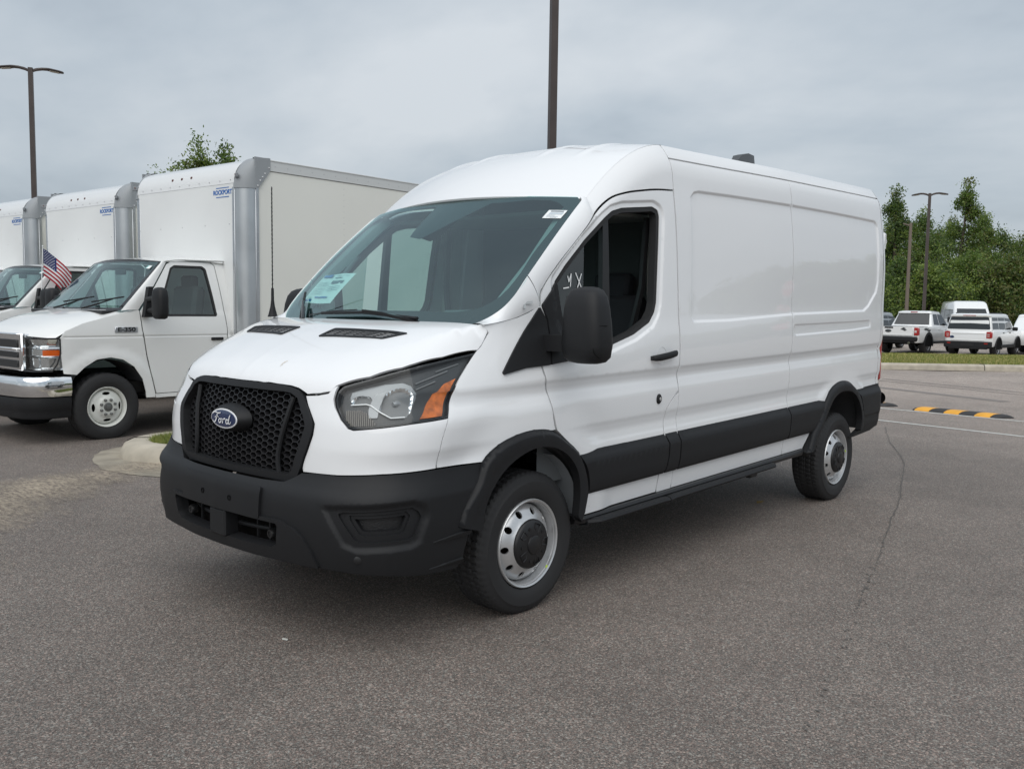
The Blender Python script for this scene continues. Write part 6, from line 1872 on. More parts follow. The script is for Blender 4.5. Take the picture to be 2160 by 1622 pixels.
# fallen leaf and a fleck of paint
mb = MB(); mb.add([(3.13, -.60, .006), (3.17, -.625, .012), (3.25, -.60, .010), (3.17, -.575, .016)], [(0, 1, 2), (0, 2, 3)]); tag(mb.build('fallen_leaf', mat('dry_leaf', (.22, .15, .04), .8), None, 80), 'small dry yellow-brown leaf on the asphalt beside the van sill', 'leaf')
mb = MB(); mb.add([(-1.05, -.445, .004), (-1.035, -.43, .004), (-1.045, -.40, .004), (-1.06, -.42, .004)], [(0, 1, 2, 3)]); structure(mb.build('paint_fleck', mat('paint_fleck_white', (.6, .6, .56), .7), None, 80))

# ---- left kerb island: concrete nose, gutter apron, grass
CONC = mat('concrete', (.42, .38, .31), .85, noise=(5, .16, 6), bump=(60, .5))
CONCD = mat('concrete_gutter', (.28, .25, .20), .9, noise=(4, .30, 6), bump=(40, .5))
isl = empty('kerb_island', (0, 0, 0)); structure(isl)
# nose centre line of the kerb: rounded end towards the camera-left, legs running back beside the van and the truck
def isl_outline(off):
    # capsule from the nose back along +x
    c0 = (1.25, 4.56); rad = .54 + off
    pts = []
    for a in np.linspace(math.pi * .5, math.pi * 1.5, 22):
        pts.append((c0[0] + rad * math.cos(a), c0[1] + rad * math.sin(a)))
    return pts
def leg(off): return [(9.0, 4.98 + (-(.86 + off)))], [(9.0, 4.98 + (.86 + off))]
def island_ring(off, z):
    p = isl_outline(off)
    return [(9.0, 4.56 + .54 + off, z)] + [(x, y, z) for x, y in p] + [(9.0, 4.56 - .54 - off, z)]
mb = MB()
rows = [island_ring(.16, -.02), island_ring(.155, .05), island_ring(.12, .12), island_ring(.06, .148), island_ring(-.10, .150), island_ring(-.13, .138), island_ring(-.135, .05)]
mb.loft(rows, closed=False, caps=False); mb.build('kerb', CONC, isl, 40)
# expansion joints
for ang in (math.pi * 1.22, math.pi * .75):
    mb = MB(); c, s = math.cos(ang), math.sin(ang)
    mb.tube([(1.25 + (.54 + o) * c, 4.56 + (.54 + o) * s, z) for o, z in ((.165, .0), (.158, .05), (.124, .122), (.062, .1495), (-.10, .151))], .006, 5); mb.build('kerb_joint', CAVITY, isl, 40)
mb = MB(); pts = island_ring(-.12, .125); mb.add(pts, [tuple(range(len(pts)))]); mb.build('soil', mat('soil', (.07, .06, .03), .95), isl, 60)
# apron: irregular tongue of worn concrete at the nose
ap = [(2.2, 5.62), (1.5, 5.60), (1.0, 5.45), (.62, 5.25), (.40, 4.95), (.26, 4.60), (.20, 4.25), (.24, 3.85), (.40, 3.55), (.85, 3.42), (1.4, 3.42), (2.2, 3.45), (2.2, 4.1), (1.0, 4.2), (1.0, 4.9), (2.2, 5.1)]
mb = MB(); q = resample(ap, .12, smooth=True); mb.add([(x + rng.normal(0, .012), y + rng.normal(0, .012), .005) for x, y in q], [tuple(range(len(q)))]); structure(mb.build('gutter', CONCD, None, 60))
def dusty(name, col, col2, thr, sc):
    m = bpy.data.materials.new(name); m.use_nodes = True
    nd, lk = m.node_tree.nodes, m.node_tree.links; b = nd['Principled BSDF']; b.inputs['Roughness'].default_value = .95
    tc = nd.new('ShaderNodeTexCoord'); n = nd.new('ShaderNodeTexNoise'); n.inputs['Scale'].default_value = sc * 9; n.inputs['Detail'].default_value = 9; n.inputs['Roughness'].default_value = .68
    mp = nd.new('ShaderNodeMapping'); mp.inputs['Rotation'].default_value = (0, 0, R(-48)); mp.inputs['Scale'].default_value = (2.2, .7, 1)
    lk.new(tc.outputs['Object'], mp.inputs[0]); lk.new(mp.outputs[0], n.inputs['Vector'])
    r = nd.new('ShaderNodeValToRGB'); r.color_ramp.elements[0].position = .40; r.color_ramp.elements[0].color = (*col2, 1); r.color_ramp.elements[1].position = .56; r.color_ramp.elements[1].color = (*col, 1)
    lk.new(n.outputs[0], r.inputs[0]); lk.new(r.outputs[0], b.inputs['Base Color'])
    # dust thins out into the asphalt: alpha from a finer noise and the distance to the middle of the streak
    at = nd.new('ShaderNodeAttribute'); at.attribute_name = 'fade'
    n2 = nd.new('ShaderNodeTexNoise'); n2.inputs['Scale'].default_value = sc * 5; n2.inputs['Detail'].default_value = 10; n2.inputs['Roughness'].default_value = .7; lk.new(mp.outputs[0], n2.inputs['Vector'])
    n3 = nd.new('ShaderNodeTexNoise'); n3.inputs['Scale'].default_value = 1.15; n3.inputs['Detail'].default_value = 4; n3.inputs['Roughness'].default_value = .6; lk.new(mp.outputs[0], n3.inputs['Vector'])
    a1 = nd.new('ShaderNodeMath'); a1.operation = 'MULTIPLY_ADD'; a1.inputs[1].default_value = 1.1; lk.new(n2.outputs[0], a1.inputs[0]); lk.new(at.outputs['Fac'], a1.inputs[2])
    ad = nd.new('ShaderNodeMath'); ad.operation = 'MULTIPLY_ADD'; ad.inputs[1].default_value = 1.5; lk.new(n3.outputs[0], ad.inputs[0]); lk.new(a1.outputs[0], ad.inputs[2])
    mr = nd.new('ShaderNodeMapRange'); mr.inputs['From Min'].default_value = thr; mr.inputs['From Max'].default_value = thr + .95; mr.inputs['To Max'].default_value = .80
    lk.new(ad.outputs[0], mr.inputs['Value']); lk.new(mr.outputs[0], b.inputs['Alpha'])
    return m
DUST = dusty('sand_dust', (.50, .425, .325), (.22, .18, .145), 1.62, 2.2)
def dust_patch(name, axis, wid, z):
    A = np.array(resample(axis, .12, closed=False, smooth=True)); mb = MB(); fade = []
    n = len(A); k = 9
    for i in range(n):
        t = A[min(i + 1, n - 1)] - A[max(i - 1, 0)]; t /= np.linalg.norm(t); nn = np.array([-t[1], t[0]])
        w = np.interp(i / (n - 1), np.linspace(0, 1, len(wid)), wid)
        for j in range(k):
            u = j / (k - 1) * 2 - 1
            mb.v.append((*(A[i] + nn * u * w), z)); fade.append((1 - abs(u) ** 1.3) * min(1, i / 3, (n - 1 - i) / 3))
    for i in range(n - 1):
        for j in range(k - 1): mb.f.append((i * k + j, (i + 1) * k + j, (i + 1) * k + j + 1, i * k + j + 1)); mb.mi.append(0)
    o = mb.build(name, DUST, None, 80); at = o.data.attributes.new('fade', 'FLOAT', 'POINT'); at.data.foreach_set('value', fade); return structure(o)
dust_patch('sand_streak', [(-3.4, 1.2), (-2.4, 2.2), (-1.5, 3.05), (-.8, 3.55), (-.1, 3.95), (.6, 4.1), (1.2, 4.1)], [1.3, 1.3, 1.15, .95, .75, .55, .3], .010)

# ---- far verge: kerb, grass, beyond the lot
VK = [(16.5, 11.0), (19.0, 7.9), (21.47, 4.9), (23.75, 2.1), (27.0, -1.9), (33, -9.3)]
def off_line(L, d):
    out_ = []
    for i in range(len(L)):
        a = np.array(L[max(0, i - 1)]); b = np.array(L[min(len(L) - 1, i + 1)]); t = (b - a) / np.linalg.norm(b - a); n = np.array([-t[1], t[0]])
        if n[0] < 0: n = -n
        out_.append(tuple(np.array(L[i]) + n * d))
    return out_
vg = empty('verge', (0, 0, 0)); structure(vg)
rows = []
for d, z in ((0, -.02), (.0, .0), (.012, .10), (.05, .145), (.10, .15), (.30, .15), (.34, .12)):
    rows.append([(x, y, z) for x, y in off_line(VK, d)])
mb = MB(); mb.loft(rows, closed=False, caps=False); mb.build('kerb', CONC, vg, 30)
L0 = np.array(VK)
for (x, y) in ((20.95, 5.53), (23.1, 2.9), (25.2, .32), (18.8, 8.15)):
    t = np.array([2.28, -2.8]); t /= np.linalg.norm(t); n = np.array([-t[1], t[0]]); n = n if n[0] > 0 else -n
    p = np.array([x, y]); mb = MB(); mb.tube([(*(p + n * d), z) for d, z in ((-.004, .0), (.008, .10), (.046, .149), (.10, .154), (.30, .154))], .012, 5); mb.build('kerb_joint', mat('joint_dark', (.08, .075, .06), .9), vg, 40)
# gutter pan in front of the kerb
rows = [[(x, y, .005) for x, y in off_line(VK, -.35)], [(x, y, .005) for x, y in off_line(VK, 0)]]
GRASSG = mat('grass_ground', (.19, .19, .055), .95, noise=(.9, .35, 5))
rows = []
for d, z in ((.32, .135), (2.0, .16), (4.0, .17), (6.0, .13), (8.0, .0), (9.5, -.16), (10.5, -.27)):
    rows.append([(x, y, z + .02 * math.sin(x * 1.3 + d)) for x, y in off_line(VK, d)])
mb = MB(); mb.loft(rows, closed=False, caps=False); mb.build('grass_ground', GRASSG, vg, 80)

def blades(name, pts, h, w, cols, seed, parent=None):
    """grass: one mesh of single tapering blades"""
    r = np.random.default_rng(seed); n = len(pts)
    P = np.array(pts)
    a = r.uniform(0, 2 * math.pi, n); hh = h * r.uniform(.5, 1.25, n); lean = r.normal(0, .35, (n, 2)) * hh[:, None]
    dx = np.cos(a) * w / 2; dy = np.sin(a) * w / 2
    V = np.empty((n, 3, 3))
    V[:, 0] = P + np.stack([-dx, -dy, 0 * dx], 1); V[:, 1] = P + np.stack([dx, dy, 0 * dx], 1); V[:, 2] = P + np.stack([lean[:, 0], lean[:, 1], hh], 1)
    me = bpy.data.meshes.new(name); me.vertices.add(n * 3); me.vertices.foreach_set('co', V.ravel())
    me.loops.add(n * 3); me.loops.foreach_set('vertex_index', np.arange(n * 3)); me.polygons.add(n); me.polygons.foreach_set('loop_start', np.arange(0, n * 3, 3)); me.polygons.foreach_set('loop_total', np.full(n, 3))
    me.polygons.foreach_set('material_index', r.integers(0, len(cols), n)); me.update()
    o = link(name, me, list(cols), parent); return o
GR = [mat('grass_green', (.13, .18, .035), .8), mat('grass_olive', (.23, .24, .06), .8), mat('grass_straw', (.42, .37, .15), .85)]
# the strip near the van: dense and small
pts = []
while len(pts) < 26000:
    x = rng.uniform(.7, 3.2); y = rng.uniform(4.05, 5.05)
    if x < 1.25 and (x - 1.25) ** 2 + (y - 4.56) ** 2 > .43 ** 2: continue
    if abs(y - 4.56) > .43: continue
    pts.append((x, y, .125))
g1 = blades('island_grass', pts, .06, .006, GR[:2], 5); g1['kind'] = 'stuff'; g1['label'] = 'bright green grass inside the concrete kerb nose'; g1['category'] = 'grass'
pts = []
La = np.array(off_line(VK, .34))
t = np.array([2.28, -2.8]); t /= np.linalg.norm(t); n = np.array([-t[1], t[0]]); n = n if n[0] > 0 else -n
for _ in range(90000):
    s = rng.uniform(-9, 16); d = .33 + 6.6 * rng.random() ** 1.2
    p = np.array([21.47, 4.9]) + t * s + n * d
    pts.append((p[0], p[1], float(np.interp(d, [.32, 2, 4, 6, 8], [.135, .16, .17, .13, 0]))))
g2 = blades('verge_grass', pts, .06, .022, GR + [GR[1]], 6); g2['kind'] = 'stuff'; g2['label'] = 'mown yellow-green grass verge behind the far kerb'; g2['category'] = 'grass'

# ---- rubber speed bumps with yellow stripes
YEL = mat('bump_yellow', (.74, .36, .04), .6, noise=(8, .10, 3))
RUBB = mat('bump_rubber', (.035, .035, .037), .75)
def speed_bump(a, b, lab, first=0):
    a = np.array(a); b = np.array(b); L_ = np.linalg.norm(b - a); ang = math.atan2(b[1] - a[1], b[0] - a[0])
    o = empty('speed_bump', (a[0], a[1], 0), ang); tag(o, lab, 'speed bump', 'rubber speed bumps across the lane')
    prof = [(-.15, .0), (-.14, .02), (-.09, .045), (-.03, .055), (.03, .055), (.09, .045), (.14, .02), (.15, .0)]
    nseg = 6; cap = .12
    seg = (L_ - 2 * cap) / 5 if first == 0 else L_ / 3
    x = cap * .55
    mats_ = [YEL, RUBB, YEL, RUBB, YEL]
    xs_ = [cap * .6 + i * (L_ - cap * 1.6) / 5 for i in range(6)]
    skew = .07
    for i in range(5):
        mb = MB(); mb.loft([[(xs_[i] + skew * y / .15, y, z) for y, z in prof], [(xs_[i + 1] + skew * y / .15, y, z) for y, z in prof]]); mb.build('stripe' if i % 2 == 0 else 'rubber_block', mats_[i], o, 40)
    for e0, e1 in ((xs_[0], 0.0), (xs_[5], L_)):
        mb = MB()
        rows = []
        for u in np.linspace(0, 1, 6):
            k = math.cos(u * math.pi / 2 * .92)
            rows.append([(e0 + (e1 - e0) * math.sin(u * math.pi / 2) + skew * y / .15 * (1 - u * .3), y * (.45 + .55 * k), z * (.25 + .75 * k)) for y, z in prof])
        mb.loft(rows); mb.build('end_cap', RUBB, o, 40)
    return o
speed_bump((11.36, .83), (11.17, -.47), 'black and yellow striped rubber speed bump in full view right of the van')
speed_bump((11.66, 2.75), (11.50, 1.28), 'rubber speed bump mostly hidden behind the rear bumper of the van')
# ------------------------------------------------------------------ lamp posts
POLE = mat('pole_brown', (.055, .042, .038), .5, noise=(2, .15, 3))
def lamp_post(loc, h, r0, r1, lab, rz=0.0, heads=True, span=1.05, group='parking lot lamp posts'):
    o = empty('lamp_post', loc); tag(o, lab, 'lamp post', group)
    mb = MB(); n = 4
    mb.loft([[(r * x, r * y, z) for x, y in ((-1, -1), (1, -1), (1, 1), (-1, 1))] for r, z in ((r0, 0), (r1, h))]); mb.build('pole', POLE, o, 30)
    mb = MB(); mb.lathe([(.30, -.3), (.30, .55), (.27, .6), (0, .6)], 20, 'z'); mb.build('footing', CONC, o, 40)
    if heads:
        for s in (-1, 1):
            mb = MB(); rows = []
            for u, w, t, dz in ((0, .05, .05, .0), (.12, .06, .05, .05), (.3, .07, .045, .085), (.45, .12, .04, .09), (.55, .17, .04, .08), (.85, .17, .035, .035), (.97, .12, .03, .015), (1, .05, .02, .01)):
                x = s * (r1 + span * u)
                rows.append([(x, y * w, h - .10 + dz + z * t) for y, z in ((-1, 0), (-.7, 1), (.7, 1), (1, 0), (.7, -1), (-.7, -1))])
            mb.loft(rows); hd = mb.build('lamp_head', POLE, o, 40)
            mb = MB(); mb.box((s * (r1 + span * .70), 0, h - .10 + .055 - .046), (span * .30, .22, .012), ry=s * .13); mb.build('led_panel', mat('led_panel', (.35, .33, .26), .4), hd, 30)
    o.rotation_euler = (0, 0, rz); return o
lamp_post((10.3, 32.95, 0), 10.2, .095, .080, 'tall double-headed lamp post at the far left behind the box trucks', R(-30), span=1.05)
lamp_post((10.44, 7.6, 0), 13.0, .072, .065, 'brown lamp pole rising out of the frame right above the van roof', R(-30))
lamp_post((49.5, 12.87, -.25), 8.35, .095, .075, 'double-headed lamp post standing before the trees on the right', R(-70), span=.85)
# timber pole with a short arm, left of the right-hand lamp
o = empty('utility_pole', (61.2, 17.7, -.25)); tag(o, 'bare greyish utility pole left of the lamp post before the trees', 'utility pole')
mb = MB(); mb.tube([(0, 0, 0), (0, 0, 7.9)], [.14, .10], 10); mb.build('pole', mat('weathered_pole', (.16, .13, .105), .8), o, 50)
mb = MB(); mb.tube([(0, 0, 7.7), (-.3, .4, 7.85)], .05, 6); mb.build('arm', MATS['weathered_pole'], o, 50)

# ------------------------------------------------------------------ trees
def leaf_mat(name, c):
    m = mat(name, c, .55); nd, lk = m.node_tree.nodes, m.node_tree.links; b = nd['Principled BSDF']
    t = nd.new('ShaderNodeBsdfTranslucent'); t.inputs[0].default_value = (c[0] * 1.2, c[1] * 1.35, c[2] * .8, 1); mx = nd.new('ShaderNodeMixShader'); mx.inputs[0].default_value = .35
    lk.new(b.outputs[0], mx.inputs[1]); lk.new(t.outputs[0], mx.inputs[2]); lk.new(mx.outputs[0], nd['Material Output'].inputs['Surface']); return m
LEAFM = [leaf_mat('leaf_dark', (.055, .095, .026)), leaf_mat('leaf_mid', (.110, .170, .038)), leaf_mat('leaf_light', (.19, .25, .055)), leaf_mat('leaf_olive', (.125, .130, .042))]
BARK = mat('bark', (.07, .055, .042), .9, noise=(6, .3, 4))
def tree(loc, h, spread, lab, seed, base=.18, leaf=.30, n=2600, shape='round', weights=(.30, .36, .22, .12), group='trees on the far side of the lot', trunk_r=None, cat='tree', name='tree'):
    r = np.random.default_rng(seed)
    o = empty(name, loc); tag(o, lab, cat, group)
    tr = trunk_r or h * .016
    limbs = MB()
    tip = (r.normal(0, .03) * h, r.normal(0, .03) * h, h * .88)
    limbs.tube([(0, 0, -.2), (tip[0] * .2, tip[1] * .2, h * .3), (tip[0] * .6, tip[1] * .6, h * .6), tip], [tr * 1.25, tr, tr * .6, tr * .15], 8)
    anchors = []
    nb = 26 if shape != 'sapling' else 12
    for k in range(nb):
        t = base + (0.97 - base) * (k + r.random()) / nb
        if shape == 'round': w = math.sin(min(1, (t - base) / (1 - base) * .92 + .12) * math.pi) ** .6
        elif shape == 'column': w = .62 * math.sin(min(1, (t - base) / (1 - base) * .86 + .16) * math.pi) ** .7
        else: w = (1 - (t - base) / (1 - base)) ** .7 + .12
        a = r.uniform(0, 2 * math.pi); L_ = spread * w * r.uniform(.55, 1.0)
        p0 = np.array([tip[0] * t, tip[1] * t, h * t * .92])
        p1 = p0 + np.array([math.cos(a) * L_, math.sin(a) * L_, L_ * r.uniform(.15, .6)])
        mid = (p0 + p1) / 2 + np.array([0, 0, L_ * .10])
        limbs.tube([tuple(p0), tuple(mid), tuple(p1)], [tr * .32, tr * .2, tr * .06], 5)
        for u in (.45, .7, .9, 1.0):
            anchors.append((p0 + (p1 - p0) * u, .26 * L_ + .10 * spread))
    for k in range(6): anchors.append((np.array([tip[0], tip[1], h * (.84 + .028 * k)]), .13 * spread))
    limbs.build('trunk', BARK, o, 50)
    A = np.array([a for a, _ in anchors]); S = np.array([s for _, s in anchors])
    pick = r.integers(0, len(A), n)
    # clumps: every anchor carries several twigs, leaves gather round the twigs
    tw = A[pick] + r.normal(0, 1, (n, 3)) * S[pick][:, None] * np.array([.62, .62, .5])
    m = 3
    C = np.repeat(tw, m, 0) + r.normal(0, leaf * .55, (n * m, 3))
    N_ = n * m
    d1 = r.normal(0, 1, (N_, 3)); d1 /= np.linalg.norm(d1, axis=1, keepdims=True)
    d2 = np.cross(d1, r.normal(0, 1, (N_, 3))); d2 /= np.linalg.norm(d2, axis=1, keepdims=True)
    sz = leaf * r.uniform(.45, 1.0, (N_, 1))
    V = np.stack([C - d1 * sz * .5, C + d2 * sz * .26, C + d1 * sz * .5, C - d2 * sz * .26], 1)
    me = bpy.data.meshes.new('crown'); me.vertices.add(N_ * 4); me.vertices.foreach_set('co', V.ravel())
    me.loops.add(N_ * 4); me.loops.foreach_set('vertex_index', np.arange(N_ * 4)); me.polygons.add(N_); me.polygons.foreach_set('loop_start', np.arange(0, N_ * 4, 4)); me.polygons.foreach_set('loop_total', np.full(N_, 4))
    w_ = np.array(weights) / sum(weights)
    mi = np.repeat(r.choice(4, len(A), p=w_)[pick], m); fl = r.random(N_) < .35; mi[fl] = r.choice(4, fl.sum(), p=w_)
    me.polygons.foreach_set('material_index', mi); me.update()
    link('crown', me, LEAFM, o)
    return o
def at_px(px, py, D):
    """a point of the place: along a viewing direction measured in the photograph, at a surveyed distance"""
    rr = Vector(_r2); uu = Vector(_u2); ff = Vector(_f)
    return Vector(CAM_POS) + ff * D + rr * ((px - 1080) / 1900.05 * D) - uu * ((py - 811) / 1900.05 * D)
rows_ = [  # direction, distance, top height direction, spread, shape, description
    (1885, 84, 405, 3.0, 'column', 'slim green tree whose top shows just right of the van roof'),
    (1925, 92, 455, 3.6, 'round', 'dark green tree between the van and the lamp post'),
    (1958, 80, 505, 3.4, 'round', 'mid green tree behind the shaft of the right lamp post'),
    (2012, 82, 388, 3.3, 'column', 'tallest tree of the wood, a spire right of the lamp post'),
    (2068, 86, 465, 2.6, 'sapling', 'pointed loose tree right of the tallest spire'),
    (2112, 94, 492, 4.8, 'round', 'broad domed dark tree near the right edge'),
    (2165, 90, 500, 4.2, 'round', 'dark tree cut by the right edge of the frame'),
    (1985, 96, 470, 4.5, 'round', 'dark tree half hidden behind the tallest spire'),
    (2040, 74, 545, 3.6, 'round', 'low spreading green tree above the white far van'),
    (1905, 72, 560, 3.0, 'round', 'low leafy tree right beside the rear edge of the van'),
    (1960, 70, 575, 2.9, 'round', 'bright green low tree behind the white pickup'),
    (2095, 72, 570, 3.3, 'round', 'low dark tree above the roof of the white sport utility car'),
    (2140, 70, 560, 3.0, 'round', 'olive brownish low tree at the right edge'),
    (1872, 88, 470, 3.6, 'round', 'dark tree mostly hidden behind the rear of the van'),
]
for i, (px, D, top, sp_, shp, lab) in enumerate(rows_):
    b = at_px(px, 650, D); tz = at_px(px, top, D).z
    wts = (.42, .38, .12, .08)
    if i in (3, 4, 8, 10): wts = (.22, .42, .28, .08)
    if i == 12: wts = (.2, .25, .1, .45)
    tree((b.x, b.y, -.3), tz + .3 + .4, sp_, lab, 100 + i, base=.06 if shp != 'column' else .10, leaf=.30, n=4200, shape=shp, weights=wts)
# underbrush that closes the wood off below the crowns
for i in range(13):
    px = 1850 + i * 27
    b = at_px(px, 650, 100 + (i % 3) * 6)
    tree((b.x, b.y, -.3), 6.0 + (i * 37 % 5) * .5, 4.6, 'dense dark thicket under the wood, place %s from the left' % ('first', 'second', 'third', 'fourth', 'fifth', 'sixth', 'seventh', 'eighth', 'ninth', 'tenth', 'eleventh', 'twelfth', 'thirteenth')[i], 300 + i, base=.02, leaf=.40, n=2600, weights=(.7, .25, .02, .03), group='thicket under the wood', cat='bush', name='thicket')
# the tree over the box trucks
b = at_px(415, 650, 27)
tree((b.x, b.y, 0), 6.35, 1.55, 'tree with sunlit loose leaves rising behind the first box truck', 77, base=.30, leaf=.13, n=3600, shape='round', weights=(.18, .34, .34, .14))
b = at_px(490, 650, 27.6)
tree((b.x, b.y, 0), 6.25, 1.15, 'second leafy crown just right of the tree behind the trucks', 78, base=.35, leaf=.13, n=2000, shape='sapling', weights=(.18, .34, .34, .14))
# trees on the side the flank of the van mirrors (behind and right of the camera)
for k in range(13):
    az = R(-13 - 2.6 * k); D = 62 + (k * 29 % 7); h = (8.0, 7.4, 7.8, 6.6, 6.0, 5.2, 5.6, 4.6, 4.8, 4.2, 4.9, 5.2, 4.6)[k]
    tree((-3.3 + D * math.cos(az), 1.79 + D * math.sin(az), 0), h, 3.1 + .3 * (k % 3), 'green tree across the road, seen mirrored in the van side, number %s along the row' % ('one', 'two', 'three', 'four', 'five', 'six', 'seven', 'eight', 'nine', 'ten', 'eleven', 'twelve', 'thirteen')[k], 500 + k, base=.02, leaf=.55, n=1400, group='trees across the road mirrored in the van')
# stop sign whose mirror image shows in the van side
sg_ = empty('stop_sign', (21.0, -10.1, 0)); tag(sg_, 'red octagonal stop sign across the lot, mirrored faintly in the van side', 'sign')
sg_.rotation_euler = (0, 0, math.atan2(1.0 + 10.1, 2.2 - 21.0))
mb = MB(); mb.tube([(-.03, 0, 0), (-.03, 0, 2.35)], .03, 8); mb.build('post', ALU, sg_, 40)
oc = [(.39 * math.cos(math.pi / 8 + k * math.pi / 4), 1.97 + .39 * math.sin(math.pi / 8 + k * math.pi / 4)) for k in range(8)]
mb = MB(); mb.prism(oc, 0, .004, 'x'); mb.build('border', mat('sign_white', (.8, .8, .8), .5), sg_, 30)
oc2 = [(a * .94, 1.97 + (b_ - 1.97) * .94) for a, b_ in oc]
mb = MB(); mb.prism(oc2, .004, .007, 'x'); mb.build('face', mat('sign_red', (.55, .02, .03), .5), sg_, 30)
text_obj('lettering', 'STOP', .30, MATS['sign_white'], sg_, Matrix.Translation((.0085, 0, 1.97)) @ Matrix.Rotation(math.pi / 2, 4, 'Z') @ Matrix.Rotation(math.pi / 2, 4, 'X'), .001, bold=.006)
# ------------------------------------------------------------------ vehicles in the far lot
CARW = mat('car_white', (.78, .79, .79), .25, coat=1.0)
CARG = mat('car_silver', (.30, .32, .33), .3, metal=.4, coat=.8)
CGLASS = mat('car_glass_dark', (.020, .024, .027), .06, spec=.6)
ALLOY = mat('alloy_grey', (.30, .30, .31), .35, metal=.7)
mat('lamp_clear', (.55, .5, .5), .2)
def rring(x0, x1, w, z, r, n=5):
    """rounded rectangle in plan, rear x0, front x1, half width w"""
    pts = []
    for cx, cy, a0 in ((x0 + r, -w + r, math.pi), (x1 - r, -w + r, math.pi * 1.5), (x1 - r, w - r, 0), (x0 + r, w - r, math.pi * .5)):
        for k in range(n + 1):
            a = a0 + (math.pi / 2) * k / n; pts.append((cx + r * math.cos(a), cy + r * math.sin(a), z))
    return pts
def car_wheel(parent, x, y, rad, rim_r, alloy=ALLOY, wid=.24):
    s = -1 if y < 0 else 1
    mb = MB()
    mb.lathe([(rim_r - .01, s * -.08), (rim_r, s * .0), (rim_r + .02, s * .012), (rad - .04, s * .012), (rad - .01, s * -.01), (rad, s * -.04), (rad, s * (-wid + .04)), (rad - .03, s * -wid), (rim_r, s * (-wid + .02))], 32, 'y', (x, y, rad)); t = mb.build('wheel', RUBBER, parent, 40)
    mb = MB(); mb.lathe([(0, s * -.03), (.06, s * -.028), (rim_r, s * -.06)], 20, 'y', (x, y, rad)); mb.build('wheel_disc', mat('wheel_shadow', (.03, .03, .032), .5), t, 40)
    for k in range(6):
        a = k * math.pi / 3 + .3; c, q = math.cos(a), math.sin(a)
        mb = MB(); mb.loft([[(x + c * r - q * w, y + s * d, rad + q * r + c * w) for w, d in ((-wd, -.02), (wd, -.02), (wd, -.05), (-wd, -.05))] for r, wd in ((.03, .028), (rim_r - .004, .020))]); mb.build('spoke', alloy, t, 30)
    mb = MB(); mb.lathe([(rim_r - .022, s * -.03), (rim_r - .010, s * -.004), (rim_r + .002, s * .004), (rim_r + .004, s * -.01)], 28, 'y', (x, y, rad)); mb.build('rim', alloy, t, 40)
def glazing(name, pts, parent, m=CGLASS):
    mb = MB(); mb.add(pts, [tuple(range(len(pts)))]); return mb.build(name, m, parent, 60)
def dark_arch(parent, x, y, rad, m=BLACKP, wid=.06):
    s = -1 if y < 0 else 1
    rows = []
    for a in np.linspace(-.15, math.pi + .15, 20):
        rows.append([(x + r * math.cos(a), y + s * d, rad + .01 + r * math.sin(a)) for r, d in ((rad + .045, .0), (rad + .045, .02), (rad + .045 + wid, .018), (rad + .045 + wid, -.01))])
    mb = MB(); mb.loft(rows, closed=False, caps=False); mb.build('wheel_arch', m, parent, 40)
    mb = MB(); pts = [(x + (rad + .05) * math.cos(a), y + s * .004, rad + .01 + (rad + .05) * math.sin(a)) for a in np.linspace(-.15, math.pi + .15, 20)]; mb.add(pts, [tuple(range(20))]); mb.build('wheel_well', CAVITY, parent, 40)

def gh(levels):
    z = [l[0] for l in levels]
    return (lambda zz: float(np.interp(zz, z, [l[1] for l in levels]))), (lambda zz: float(np.interp(zz, z, [l[2] for l in levels]))), (lambda zz: float(np.interp(zz, z, [l[3] for l in levels])))
def side_win(name, parent, W, corners, s, off=.006):
    return glazing(name, [(x, s * (W(z) + off), z) for x, z in corners], parent)

